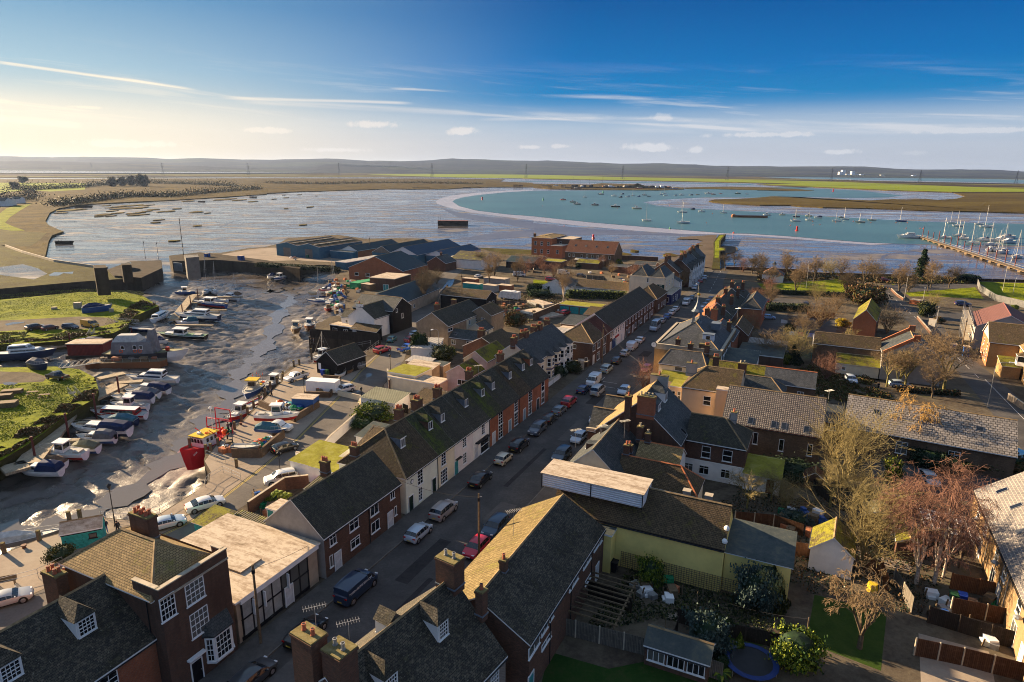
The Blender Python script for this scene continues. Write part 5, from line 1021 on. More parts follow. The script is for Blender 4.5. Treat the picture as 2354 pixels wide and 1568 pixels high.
for k,(a,c,lb) in en_(((17.6,27.4,'yellow brick terrace house with glass conservatory and new grey roof'),(8.8,17.5,'yellow brick terrace house with tall drainpipe and satellite dish'),(-1,8.7,'yellow brick terrace house in the lower right edge of its row'),(-12,-1.1,'yellow brick terrace house nearest the lower right corner'))):
 L=c-a;h=house(lb,a,c,63.,73,5.1,9.,Q54,'newgrey',group='modern terrace by the gardens',vg=.04,fascia=BLK,ridge=LEAD,win=[('W',L*f,z,1.25,1.5,Q29) for f in (.22,.62) for z in (3.2,)]+[('W',L*.62,.3,1.5,2.1,'french')],doors=[('W',L*.3,Q37)],sky=[('W',L*.25,2.2,.8,1.3),('W',L*.7,2.6,.8,1.3)],pipes=[('W',.25,STEEL)])
 for yy in (L*.45,): b=MB();b.sphere((-.45,yy,3.9),.38,STEEL,8,.5);b.cyl((0,yy,3.8),(-.4,yy,3.9),.04,.04,STEEL,5);b.obj('satellite_dish',h)
h=empty('conservatory',W(20.4,57.5,0),RZ,'white framed glass conservatory roof against the modern terrace','conservatory')
b=MB();g_=MB()
for i in range(7): b.box((i*.9-.03,0,2.3),(i*.9+.03,5,2.4),TRIM)
for y in (0,2.5,5): b.box((-.04,y-.04,2.25),(5.5,y+.04,2.36),TRIM)
for x,y in ((0,0),(0,5),(0,2.5),(5.4,0)): b.box((x-.05,y-.05,0),(x+.05,y+.05,2.3),TRIM)
b.obj('frame',h);g_.box((0,0,2.26),(5.4,5,2.28),Pn('polycarbonate',(.30,.26,.26),.25));g_.obj('glazing',h)
house('white gable-ended garage with bright green mossy roof',9.6,14.2,45.7,49.9,2.6,4.4,Q37,Q58,cat='garage',vg=.15,rot=-3)
h=house('white rendered house with stepped chimney gable beside the black barn',68.8,78.5,-65.,-56.8,5.1,7.9,Q37,Q33,axis='y',win=WN('E',-56.8,68.8,Q29,'F1090,440 1108,490','F1090,520 1110,575','F1120,510 1133,555')+[('S',1.,0,.1,.1,Q28)][:0],chim=[(3.6,.2,7.2,1.5,dict(w=1.9,d=.6,pots=1,br=Q37)),],doors=[('E',6.5,Q37)])
house('low white cottage wing with small window beside the white house',69.8,74,-68.2,-65.1,4.4,5.9,Q37,Q33,name='cottage_wing',cat=Q51,win=[('S',1.7,2.2,.8,1.5,Q29)],axis='x')
house('black weatherboarded single-storey annexe with white windows',66.9,70.2,-69.6,-61.,2.6,None,Q62,Q40,rot=0,cat='annexe',win=[('S',1.6,.9,1.4,1.1,Q27),('S',5.,.9,1.4,1.1,Q27)])
house('black lean-to with brown roof in front of the white house',66.4,68.7,-62.5,-54.6,2.5,3.7,Q62,Q30,style=Q36,axis='x',name=Q48,cat=Q49,doors=[('S',1.2,Q37)],win=[('S',3.8,.8,1,1.1,Q28),('S',6.1,.8,1,1.1,Q28)])
b=MB()
h=house('large black barn with dark slate roof behind the white house',75.,83.8,-68.5,-55.8,6.,8.8,Q62,Q39,axis='x',cat='barn',win=[('E',2,5.4,.7,1,Q28),('E',4.5,3.4,.8,1.3,Q28)],vg=.2)
house('long low tin-roofed boat shed with rendered side wall along the lane',90.5,118.5,-80.5,-65.5,3.6,6.2,'beige','tin',name='boat_shed',cat=Q36,vg=.2,rot=8,win=[('E',3,1,.9,1.1,Q28),('E',9,1,.9,1.1,Q28)])
h=house('beige pebbledashed house pair with tall gable and dark slate roof',69.9,78.8,-45.,-35.9,5.3,8.2,'tan',Q33,win=WN('E',-35.9,69.9,Q27,'F1600,550 1640,560')+[('E',4,.9,.8,1.3,Q28)],chim=[(2.8,5.2,7.2,2.,dict(w=1.2,d=.9,pots=4,rows=2))],vg=.1)
b=MB();b.box((3.9,-.04,1.6),(4.05,-.005,3.8),TRIMB);b.obj('wall_slot',h)
house('cream rendered half of the house pair with dark roof and white windows',78.85,88.5,-45.,-35.9,5.3,8.2,Q42,Q33,win=[('E',1.5,3.6,.8,1.2,Q27),('E',5,3.6,.8,1.2,Q29)],chim=[(3.8,2.8,7.4,2.,dict(w=1.2,d=.9,pots=0,rows=1))],vg=.1)
house('beige gabled rear block of the house pair with one window',84,91,-38,-31.5,5.6,7.6,'tan',Q30,name='house_wing',cat=Q51,win=[('S',4.,3.4,1,1.4,'top')])
house('single-storey dark-roofed rear extension with roof light and wooden doors',70.2,75.2,-36.2,-28.2,2.6,4.2,'tan',Q39,axis='x',cat=Q47,sky=[('S',1.2,1.2,.8,.8)],win=[('S',1.5,1,1.2,1.1,Q27),('S',5.8,.6,1.3,1.6,'french')])
house('small hipped extension with dark roof beside the cream house',79,84,-35.8,-31,2.6,4.4,Q42,Q39,cat=Q47,win=[('E',2,.4,1,1.9,Q28)])
house('black weatherboarded hall with brown tile roof beyond the house pair',109,116,-62.,-46.2,4.2,6.,Q62,Q30,axis='x',cat='hall',win=[('E',2.2,1.2,.9,1.9,Q28),('E',4.8,1.2,.9,1.9,Q28)],doors=[('E',3.4,Q43)])
h=house('dark timber shed with steep pitched roof standing on the quay',40.2,48.6,-50.3,-44.3,2.7,5.,Q62,Q33,name='quay_shed',cat=Q36,rot=-4,vg=.15)
b=MB();b.box((-.1,.6,1.),(-.12,1.3,2.4),TRIM);b.box((.5,-.05,.9),(1.25,-.03,2.3),TRIM);b.obj('notice_board',h)
house('white garage with olive sheet roof beside the quay road',26.9,31.4,-28.3,-21.,2.4,2.9,Q37,'ting',style=Q36,axis='x',cat='garage')
house('low white yard building with bright yellow-green mossy roof',39.4,45.2,-31.6,-25.,3.,None,Q42,Q52,cat=Q50)
house('low flat-roofed white garage in front of the mossy roof',38.6,42.4,-30.9,-19.4,2.4,None,Q42,Q40,cat='garage')
house('glass-roofed lean-to with pale panels behind the mossy roof',45.3,48.6,-31.4,-25.2,2.8,3.3,'tan',Q40,style=Q36,axis='x',name=Q48,cat=Q49)
house('shed with pale orange felt roof next to the glass-roofed lean-to',48.8,51.6,-33.6,-28.2,2.7,3.1,'tan',Q57,style=Q36,axis='x',cat=Q36)
house('grey flat outhouse roof near the evergreen shrubs',48.8,51.6,-28.1,-24.5,2.6,None,'tan',Q46,cat=Q59)
house('white corrugated carport roof beside the round evergreen tree',58,66,-38.6,-32.8,2.6,3.,Q37,Q57,style=Q36,axis='x',cat='carport',rot=20)
house('pink rendered rear wing with mossy ridged tile roof behind the terrace',47.,56.,-18.6,-13.4,5.6,7.4,'purplish',Q58,name=Q56,cat=Q51,axis='y',group=Q63,faces=dict(S='purplish'))
house('smaller pink rear wing with tiled roof and wide white window',42.,46.9,-19.6,-13.9,4.,5.8,'purplish',Q58,name=Q56,cat=Q51,axis='y',group=Q63,win=[('S',3.3,1.9,1.7,1.1,Q27)],hip=(0,0))
house('dark tiled rear wing behind the bay-fronted houses',57,66,-24.5,-15.2,5.,7.4,Q30,Q30,name=Q56,cat=Q51,group=Q63,chim=[(4,1,6.4,2.4,dict(w=1.4,d=1,pots=6,rows=2,br=Q33))])
for k,(a,c,e,r,lb) in en_(((7.6,11.4,3.6,5.2,'low tiled rear lean-to behind the cream terrace house'),(12,16.4,2.7,3.4,'grey flat rear outhouse behind the pink terrace house'),(1.2,7.2,2.6,3.2,'white-walled outhouse with bright mossy roof behind the end terrace house'),(27,31,3.2,4.6,'ruined pale stone outhouse behind the red brick houses'))):
 house(lb,a,c,(-13.6,-17.5,-20.3,-17.5)[k],(-10.5,-12.8,-14.8,-12.8)[k],e,r,Q37,(Q30,Q46,Q52,Q30)[k],style=Q36,axis='x',cat=Q59,group='rear outhouses of the terrace')
house('white cream garden wall block with blue-grey flat roof behind the brown terrace',-.6,3.4,-15.2,-8.3,3.4,None,Q37,Q52,cat=Q59)
house('small red-painted shed with corrugated roof behind the brown terrace',-3.6,1.4,-13.2,-8.6,2.2,2.9,'red','tinm',style=Q36,axis='x',cat=Q36)
house('slatted pergola roof shed behind the flat-roofed shop',-15.2,-11.6,-15.6,-10.6,2.2,2.4,'tan','tinm',style=Q36,axis='x',cat=Q36)
house('small green shed with mossy tile roof beside the pergola roof',-15.4,-12.4,-19.2,-15.8,2.,2.6,Q60,Q58,style=Q36,axis='x',cat=Q36)
house('tiny turquoise door shed with brown lid roof behind the brown terrace',-9.6,-7.2,-13.8,-11.4,2.1,None,Q30,Q40,cat=Q36,doors=[('S',.7,'tq')])
house('small turquoise hut with brown felt roof on the quay edge',-24,-21.6,-29.9,-26.,2.1,2.9,Q60,Q40,name='quay_hut',cat='hut',axis='x',win=[('S',3.,1.,.8,.6,Q28,BLK)],rot=50)
house('large brick workshop with grey clad gable and dark green roof',139,158,-122,-98,4.5,9.4,'red','tin',cat='workshop',rot=4,faces=dict(S='red'),win=[('S',3.5,1.6,1.8,1.2,Q28),('S',8.5,1.6,1.8,1.2,Q28),('S',15,1.6,1.8,1.2,Q28)])
h=house('square black building with cream flat roof rim and turquoise door',124.5,136.5,-101,-91,4.2,None,Q33,Q40,cat=Q45,rot=6,doors=[('S',7,'tq'),('S',5.9,'tq')],fascia=BR[Q42])
for k,(a,c,p0,p1,lb) in en_(((178,210,-198,-184.5,'blue clad warehouse bay with roller door, left half of the big shed'),(178,210,-184.4,-171,'blue clad warehouse bay with roller door, right half of the big shed'))):
 h=house(lb,a,c,p0,p1,5.4,6.8,Q64,Q30,cat='warehouse',group='blue warehouse bays',rot=0,vg=.1,faces=dict(N='red'),ridge=BR[Q64])
 b=MB();b.box((4.5,-.1,.1),(9,-.02,4.2),BR['greym']);b.obj('roller_door',h)
 b=MB()
 for x in (4.,9.4):
  z=6.8-(abs(x-6.7))*1.4/6.7+.16;b.mesh_([(x-.4,1,z+.09),(x+.4,1,z+.09),(x+.4,30,z+.09),(x-.4,30,z+.09)],[(0,1,2,3)],RF[Q57])
 b.obj('rooflight_strip',h)
house('low flat blue-walled store in front of the sheds',183,190,-169,-156,3.4,None,Q64,Q46,cat='store')
for k,t in en_((('brick boatshed with white gable and row of blue roof windows',186,220,-165,-155,3.8,6,'red','tin'),('grey-gabled blue boatshed with green-black roof',184,219,-145,-134,4.2,7.2,Q64,'tin'),('wide blue boatshed with bright white gable in the middle',182,221,-133.8,-119,4.6,7.8,Q64,'tinb'),('smaller white-gabled blue boatshed on the right of the group',188,219,-118.5,-107,4.,6.2,Q37,'tinb'))):
 h=house(*t,cat='boatshed',group='gabled boatsheds',vg=.3,faces=dict(S=Q64),sky=[('W',3+6*i,2,2.4,1.2) for i in range(6)] if k==0 else (),win=[('S',(t[4]-t[3])*.75,1.2,1.6,1.2,Q28)])
 x1=t[4]-t[3];mm=BR['greym'] if k==1 else TRIM;b=MB();b.face([(0,-.03,t[5]),(x1,-.03,t[5]),(x1/2,-.03,t[6])],mm);b.obj('gable_panel',h)
house('low turquoise-blue clad lean-to store with stained white roof',157,182,-144,-138,3,None,Q64,Q57,cat='store',rot=-4)
house('white rendered barn with mossy corrugated roof and end gable',184.5,200,-103.2,-88,4,6.4,Q37,'tinm',axis='x',cat='barn',rot=-2,win=[('E',7,3.8,.9,1.6,Q28)])
house('small brick cottage with dark slate roof beside the white barn',173,182,-108,-99,3.4,6,Q30,Q39,cat='cottage',chim=[(4.5,4,5.6,1.6,dict(w=.8,d=.8,pots=1))])
house('dark open-fronted store with red boxes beyond the white barn',196,208,-82,-69,2.8,4.6,Q62,'tin',axis='x',cat='store',win=[('S',8,1,1.6,1,Q28)])
h=house('tall bright orange brick house block with flat hipped roof facing the mudflats',237,256,-88,-77,9.2,10.,Q55,Q38,axis='y',hip=(3,3),name='apartment_block',cat='house',win=[('S',x,z,1.3,1.9,Q29) for x in (2.1,5.5,9) for z in (1.8,5.6)],chim=[(.4,3,9.3,1.6,dict(w=1,d=1,pots=1))])
house('lower orange brick wing with one tall window beside the orange block',235,243,-76.9,-71,6.,None,Q55,Q40,cat=Q51,win=[('S',3.6,2.2,1.3,1.9,Q29)])
house('shaded brown rear part of the orange brick block',243.2,256,-76.9,-68.5,8.6,None,Q30,Q40,cat=Q51,win=[('S',2,5.5,1.2,1.8,Q29)])
house('long brown flats with steep block-tiled roof and small roof windows',220,233,-63.5,-40.5,5.5,10.4,Q53,Q65,axis='x',cat='flats',sky=[('S',x,2.6,.9,1.2) for x in (3.2,8.2,13.2,18.4)],win=[('S',x,3.4,.9,1.4,Q28) for x in (2,4.1,8,10.5,13,15.5,18,21)],vg=.2)
house('low green-roofed glazed lean-to along the front of the flats',217.4,219.9,-58,-44.5,2.6,3.3,Q53,Q57,style=Q36,axis='x',name=Q48,cat=Q49)
for k,(a,p,w) in en_(((211,-86,14),(206,-69,9),(209,-54,10),(205,-38,8),(216,-30,9))):
 house(['low brown-roofed garage block before the orange building','brick garage with red door by the gravel yard','flat mossy-roofed garage before the flats','low dark store beside the bare hedge','small dark-roofed outbuilding at the sea wall'][k],a,a+7,p,p+w,2.5,3.6 if k%2==0 else None,Q30,[Q30,Q52,Q58,Q46,Q39][k],axis='x',cat='garage',group='low garages by the shore')
h=house('long low slate-roofed stable range with glass roofed court',151,159,-33,-14,2.6,4.6,Q37,Q30,axis='x',cat=Q50)
house('low timbered gable annexe with slate roof left of the stable range',147,158,-44,-34,2.8,5.2,Q37,Q39,cat='annexe')
h=house('row of turquoise garage doors under a mossy flat roof',120,126,-27,-14.4,2.4,None,Q53,Q52,name='garage_row',cat='garages')
for i in range(4): b=MB();b.box((.4+i*3.1,-.06,.1),(3.1+i*3.1,-.01,2.1),BR[Q60]);b.obj('garage_door',h)
for k,t in en_((('grey panelled lean-to roof behind the brown corner house',82,87,-15.5,-9.3,3,3.8,Q37,Q57),('flat tan-roofed extension behind the brown corner house',88,92,-15,-9.7,3,None,Q37,Q40),('dark low shed row behind the long brown terrace',96,103,-17,-9.8,2.7,3.8,Q30,Q39),('small brown-roofed extension behind the far terrace houses',108,114,-15,-9.8,3,4.2,Q30,Q30))):
 house(*t,axis='x',style=Q36 if t[6] else None,name='rear_extension',cat=Q47,group='extensions behind the long terrace')
h=house('small white park pavilion with dark pyramid roof and little cupola',210.5,218.5,22.6,30.2,2.8,5.4,Q37,Q39,hip=(3.7,3.7),cat='pavilion',ridge='red',win=[('S',3,1,1.2,1.1,Q28)])
b=MB();b.box((3.2,3.4,5.2),(4.4,4.6,6.6),TRIM);b.loft([[(3.8+r*M_.cos(t),4+r*M_.sin(t),z) for t in [6.283*i/8 for i in range(8)]] for r,z in ((1.,6.6),(.55,7.),(.1,7.8))],RF[Q39]);b.obj('cupola',h)
for k,(q,L,w,hh) in en_((('A0,640',17,12,7),('A60,635',14,10,6),('A160,615',12,10,5.5))):
 v=gp(q,-1.8);sc=toSP(v)
 house(['white gabled cottage at the left edge by the green bank','second white gabled cottage beside the green bank','small pale cottage on the right of the bank cottages'][k],sc[0],sc[0]+L,sc[1]-6,sc[1]+w-6,hh*.55,hh,Q37,Q39,cat='cottage',z0=-2,rot=-60,group='cottages by the bank')
TYRE=Pn('tyre_rubber',(.015,.015,.015),.8);RIM=Pn('alloy_rim',(.38,.38,.39),.3,.7);CGL=Pn('car_glass',(.012,.016,.02),.05,spec=.8,var=0);PLY=Pn('plate_yellow',(.6,.42,.04),.5);PLW=Pn('plate_white',(.65,.65,.6),.5)
REDL=Pn('tail_lamp',(.35,.01,.01),.2,var=0);HEADL=Pn('head_lamp',(.6,.6,.6),.1,var=0)
CARP=dict( # length,width,stations (x from rear, roof z, belt z), glass range
 hatch=(4.,1.74,[(0,.62,.6),(.03,.92,.9),(.06,1.05,.95),(.14,1.40,.95),(.3,1.47,.94),(.5,1.47,.93),(.62,1.40,.92),(.76,1.02,.93),(.80,.95,.93),(.93,.82,.8),(.985,.68,.66),(1,.5,.48)]),
 small=(3.6,1.64,[(0,.6,.58),(.03,.95,.92),(.06,1.05,.97),(.15,1.42,.97),(.35,1.5,.96),(.55,1.48,.95),(.66,1.38,.95),(.8,1.02,.95),(.84,.96,.94),(.94,.82,.8),(.985,.66,.64),(1,.5,.48)]),
 saloon=(4.65,1.8,[(0,.6,.58),(.02,.95,.93),(.12,1.02,.97),(.16,1.06,.96),(.30,1.38,.95),(.42,1.44,.94),(.56,1.43,.93),(.64,1.34,.92),(.76,.98,.92),(.80,.93,.91),(.93,.80,.78),(.985,.66,.64),(1,.5,.48)]),
 coupe=(4.5,1.8,[(0,.6,.58),(.02,.92,.9),(.10,.98,.94),(.14,1.,.93),(.30,1.27,.92),(.42,1.32,.9),(.54,1.30,.9),(.64,1.2,.9),(.74,.93,.88),(.80,.88,.86),(.93,.76,.74),(.985,.62,.6),(1,.48,.46)]),
 estate=(4.6,1.8,[(0,.6,.58),(.02,.98,.93),(.05,1.1,.95),(.11,1.42,.95),(.3,1.48,.94),(.5,1.48,.93),(.62,1.40,.92),(.75,1.,.92),(.80,.95,.91),(.93,.82,.8),(.985,.66,.64),(1,.5,.48)]),
 suv=(4.55,1.86,[(0,.7,.68),(.02,1.1,1.05),(.05,1.2,1.08),(.10,1.6,1.08),(.3,1.7,1.07),(.5,1.69,1.06),(.62,1.6,1.05),(.74,1.15,1.05),(.79,1.08,1.04),(.94,.98,.95),(.985,.8,.78),(1,.6,.58)]),
 van=(5.2,1.98,[(0,.8,.78),(.01,1.2,1.15),(.03,1.3,1.2),(.05,1.9,1.9),(.3,2.,2.),(.62,1.98,1.95),(.66,1.97,1.2),(.76,1.85,1.18),(.87,1.2,1.12),(.90,1.1,1.06),(.97,.95,.92),(1,.6,.58)]),
 bigvan=(5.8,2.02,[(0,.9,.88),(.01,1.5,1.3),(.02,1.9,1.35),(.05,2.6,1.35),(.3,2.7,1.35),(.62,2.68,1.35),(.72,2.6,1.3),(.80,2.2,1.25),(.89,1.3,1.2),(.92,1.2,1.15),(.98,1.,.97),(1,.6,.58)]),
 mpv=(4.9,1.9,[(0,.8,.78),(.01,1.1,1.05),(.03,1.2,1.1),(.07,1.8,1.1),(.3,1.9,1.1),(.6,1.88,1.1),(.70,1.75,1.08),(.83,1.15,1.05),(.87,1.05,1.02),(.97,.85,.82),(1,.6,.58)]))
_car={}
def paint(c):
 n='car_paint_%02d_%02d_%02d'%tuple(int(x*99) for x in c)
 if n not in MAT: Pn(n,c,.28,.15,var=.03,spec=.5,coat=.6)
 return MAT[n]
def car_meshes(kind,c):
 k=(kind,c)
 if k in _car: return _car[k]
 L,Wd,st=CARP[kind];m=paint(c);hw=Wd/2;b=MB();g=MB()
 rings=[]
 for i,(f,zt,zb) in en_(st):
  x=(f-.5)*L;e=min(f,1-f);tw=1-.22*max(0,1-e/.10)**2;w=hw*tw;cab=zt-zb>.12
  zl=.22+(.12 if e<.02 else 0);r=w*(.80 if cab else .93);zs=min(zb-.02,.62)
  rings.append([(x,-w*.90,zl),(x,-w*.99,(zl+zs)/2),(x,-w,zs),(x,-w*.97,zb),(x,-r*(1 if cab else 1),zt-.07 if cab else zt-.02),(x,-r*.86,zt-.01 if cab else zt),(x,0,zt+.02),(x,r*.86,zt-.01 if cab else zt),(x,r,zt-.07 if cab else zt-.02),(x,w*.97,zb),(x,w,zs),(x,w*.99,(zl+zs)/2),(x,w*.90,zl)])
 solid=kind=='van';n=13
 cabs=[zt-zb>.12 for f,zt,zb in st]
 def isglass(i,j):
  side=j in(3,8);top=j in (4,5,6,7)
  ca,cb=cabs[i],cabs[i+1]
  if side and ca and cb:
   if kind=='van' and i<5: return False
   return True
  if top and (ca!=cb): return True
  if top and ca and cb:
   dz=abs(st[i+1][1]-st[i][1]);dx=(st[i+1][0]-st[i][0])*L
   return dz/dx>.45 and not(kind=='van' and i<5)
  if side and ca!=cb: return True
  return False
 for i in range(len(rings)-1):
  for j in range(n-1):
   q=[rings[i][j],rings[i+1][j],rings[i+1][j+1],rings[i][j+1]]
   gl=isglass(i,j)
   if gl:
    P=[V3(p) for p in q];cc=sum(P,V3())/4
    b.face(P,m)
    nn=(P[1]-P[0]).cross(P[3]-P[0]);
    if nn.length<1e-7: continue
    nn.normalize();t=[.93 if j in(3,8) else .985,.86]
    def sh(p): d=p-cc;return cc+V3((d.x*t[0],d.y*(.98 if j not in(3,8) else 1),d.z*(.86 if j in(3,8) else .98)))+nn*.012
    g.face([sh(p) for p in P],CGL)
   else: b.face(q,m)
 b.face([p for p in rings[0]],m);b.face([p for p in rings[-1]][::-1],m)
 BK=TYRE
 for sx in (-1,1): # bumpers, sills
  b.box((sx*L/2-.03-(.04 if sx>0 else 0),-hw*.72,.28),(sx*L/2+.03+(.02 if sx<0 else 0),hw*.72,.42),BK)
 for sy in (-1,1):
  y=sy*hw;xm=(.66 if kind in('van','bigvan') else .60)*L-L/2+.35;zb=st[6][2]
  b.box((xm,min(y,y+sy*.2),zb+.02),(xm+.12,max(y,y+sy*.2),zb+.16),m)
  b.box((-L*.3,min(y*.985,y*1.005),.24),(L*.3,max(y*.985,y*1.005),.32),BK)
 rw=.33 if kind in(Q66,Q67,Q68,'coupe','estate') else .37
 wx=(-L*.5+L*.17+.05,L*.5-L*.185)
 for x in wx:
  for sy in (-1,1): b.cyl((x,sy*hw*.80,rw),(x,sy*(hw*1.004),rw),rw+.06,rw+.06,BK,14)
 wm=MB();wm.cyl((0,-.1,0),(0,.1,0),rw,rw,TYRE,14)
 for sy in (-1,1): wm.cyl((0,sy*.1,0),(0,sy*.115,0),rw*.66,rw*.6,RIM,10)
 lt=MB();lt.box((-.05,-.14,-.06),(.05,.14,.07),REDL);hd=MB();hd.box((-.10,-.16,-.06),(.05,.16,.07),HEADL)
 py=MB();py.box((-.01,-.26,-.055),(.012,.26,.055),PLY);pw=MB();pw.box((-.012,-.26,-.055),(.01,.26,.055),PLW)
 zb0=st[2][2]-.12
 ms=dict(body=b.mesh(Q69,uv=False,merge=True,smooth=False),windows=g.mesh(Q70,uv=False),wheel=wm.mesh(Q71,uv=False),tail=lt.mesh(Q72,uv=False),head=hd.mesh('headlight',uv=False),py=py.mesh(Q73,uv=False),pw=pw.mesh(Q73,uv=False),L=L,hw=hw,rw=rw,wx=wx,zt=zb0,zh=st[-3][1]-.12)
 me=ms[Q69];me.polygons.foreach_set(Q18,[True]*len(me.polygons))
 try: me.set_sharp_from_angle(angle=R(32))
 except Exception: pass
 _car[k]=ms;return ms
def car(kind,c,loc,rz,label,name='parked_car',cat='car',group='cars parked along the street',det=2,z=0):
 M=car_meshes(kind,c);root=empty(name,(loc.x,loc.y,z+.01),rz,label,cat,group)
 link(Q69,M[Q69],root);link(Q70,M[Q70],root)
 for x in M['wx']:
  for sy in (-1,1): link(Q71,M[Q71],root,(x,sy*(M['hw']-.09),M['rw']))
 if det>1:
  for sy in (-1,1):
   link(Q72,M['tail'],root,(-M['L']/2+.05,sy*(M['hw']*.72),M['zt']));link('headlight',M['head'],root,(M['L']/2-.13,sy*M['hw']*.66,M['zh']))
  link(Q73,M['py'],root,(-M['L']/2-.045,0,.55 if kind not in('van','bigvan','suv') else .62));link(Q73,M['pw'],root,(M['L']/2+.03,0,.47))
 return root
def sh(b): return M_.pi/2-SA-R(b)  # heading: 0 = away along the street, clockwise
WHI=(.62,.62,.61);BLA=(.012,.012,.014);SIL=(.36,.37,.38);GRY=(.13,.14,.15);DGR=(.05,.055,.06);REDC=(.33,.015,.02);DBL=(.012,.025,.10);BLU=(.03,.12,.36);CRM=(.50,.46,.36);BRZ=(.30,.27,.26);TEA=(.06,.22,.22);DRD=(.13,.02,.025);LBL=(.38,.46,.54);PUR=(.25,.04,.12)
def C(kind,c,q,h,label,**k):
 v=gp(q,k.pop('hz',.6));s,p=toSP(v)
 if 'p' in k: v=W(s,k.pop('p'))
 return car(kind,c,v,sh(h),label,**k)
PL=4.1
C('estate',DGR,'I2190,1510',0,'grey-blue estate car cut off at the bottom edge of the picture',p=PL)
C('coupe',BLA,'J600,1120',0,'glossy black coupe parked outside the flat-roofed shop',p=PL+.1)
vn=C('van',(.012,.03,.07),'J1050,720',0,'dark navy van with white lettering along its side',hz=.9,p=PL+.2,name=Q74,cat='van')
for sy,ro in ((-1,R(0)),(1,R(180))): text('TOWN SIGNS SERVICES',vn,(-.5,sy*1.,1.42),(R(90),0,ro),.34,Pn('van_lettering',(.6,.62,.65),.5),name='lettering')
C(Q66,LBL,'J1600,250',0,'pale blue-silver hatchback with sunroof behind the navy van',p=PL)
C('suv',BRZ,'N870,1330',0,'silver-bronze crossover parked outside the pale end terrace house',p=PL)
C(Q68,BLA,'N1195,1050',0,'black saloon parked outside the cream terrace houses',p=PL)
C(Q67,CRM,'N1390,870',0,'small cream hatchback ahead of the black saloon',p=PL)
C('suv',BLA,'N1530,750',0,'black off-roader between the cream hatchback and the blue-grey one',p=PL)
C('suv',(.06,.075,.10),'N1690,610',180,'blue-grey off-roader facing the camera outside the red brick houses',p=PL)
C(Q66,BLA,'N1820,520',0,'black hatchback just beyond the blue-grey off-roader',p=PL)
C(Q66,GRY,'N1910,445',0,'silver-grey hatchback behind the red crossover',p=PL)
C('suv',REDC,'N1985,370',0,'deep red crossover near the end of the red brick terrace',p=PL)
C(Q66,DBL,'G465,1085',0,'dark blue hatchback nearer the camera than the white van',p=PL)
C('van',WHI,'G560,1000',180,'white panel van facing the camera by the garden hedges',hz=.9,p=PL+.2,name=Q74,cat='van')
C('mpv',(.40,.40,.38),'G625,1095',0,'silver people carrier standing in the road beside the white van',hz=.8,p=6.9)
C('suv',(.30,.36,.36),'G665,905',0,'pale silver-green off-roader parked behind the white van',p=PL)
C(Q66,DGR,'G780,830',0,'dark grey hatchback outside the brown brick corner house',p=PL)
C(Q66,SIL,'G848,765',0,'silver hatchback near the zebra sign by the shop house',p=PL)
C('van',WHI,'G915,700',0,'small white van parked nose to tail with a white saloon',hz=.9,p=PL,name=Q74,cat='van')
C(Q68,WHI,'G978,650',0,'white saloon in front of the small white van',p=PL)
C('bigvan',LBL,'G1095,520',180,'tall white minibus facing the camera across from the town hall',hz=1.2,p=PL+.2,name='minibus',cat='minibus')
C(Q67,SIL,'G1170,480',0,'small silver car tucked behind the minibus',p=PL)
C(Q66,BLU,'G1200,440',0,'blue hatchback between the minibus and the white cars',p=PL)
C(Q66,WHI,'G1240,405',0,'nearer of two white cars outside the long brown terrace',p=PL)
C(Q66,WHI,'G1280,373',0,'farther of two white cars outside the long brown terrace',p=PL)
C('van',WHI,'G1350,310',180,'white van parked opposite the pub entrance',hz=.9,p=PL+1,name=Q74,cat='van')
C(Q66,GRY,'G1390,278',180,'grey car just behind the white van near the pub',p=PL+1)
PRR=11.4
C(Q66,LBL,'G885,1105',180,'pale blue car on the right kerb beside the bare hedge',p=PRR)
C(Q67,PUR,'G1025,905',180,'maroon-pink car half hidden by the bare hedge',p=PRR+.3)
C(Q66,WHI,'O385,530',180,'white car mostly hidden behind the stone-coped wing',p=PRR)
C(Q66,LBL,'O255,700',180,'light blue hatchback on the right kerb behind the white gable house',p=PRR)
C('suv',(.02,.04,.07),'O105,860',180,'dark blue car with roof rails on the right kerb nearer the camera',p=PRR)
C(Q66,(.45,.015,.04),'J2170,400',180,'bright red car peeking past the golden roof edge',p=PRR+.3)
C('suv',(.015,.04,.08),'N1400,1500',180,'dark blue off-roader partly hidden by the golden mossy roof',p=PRR+.3)
for q,c,k,l in (('G1475,190',LBL,'suv','pale blue off-roader nearest the pub on the far street'),('G1505,158',WHI,Q66,'white car in the far street between the pale and the red one'),('G1530,132',REDC,Q66,'red car in the far street before the causeway'),('G1555,103',LBL,'suv','farthest parked car before the causeway entrance')):
 C(k,c,q,352,l,group='cars parked in the far street',p=2.2 if q<'G15' else 1.6)
for q,c,k,l in (('G1510,378',LBL,Q66,'pale car parked beside the orange roofs'),('G1520,345',GRY,Q66,'grey car beside the orange roofs'),('G1555,318',BLA,Q66,'black car beside the orange roofs'),('G1590,290',DRD,Q66,'dark red car beside the orange roofs')):
 C(k,c,q,180,l,p=11.2)
QG='vehicles on the quay'
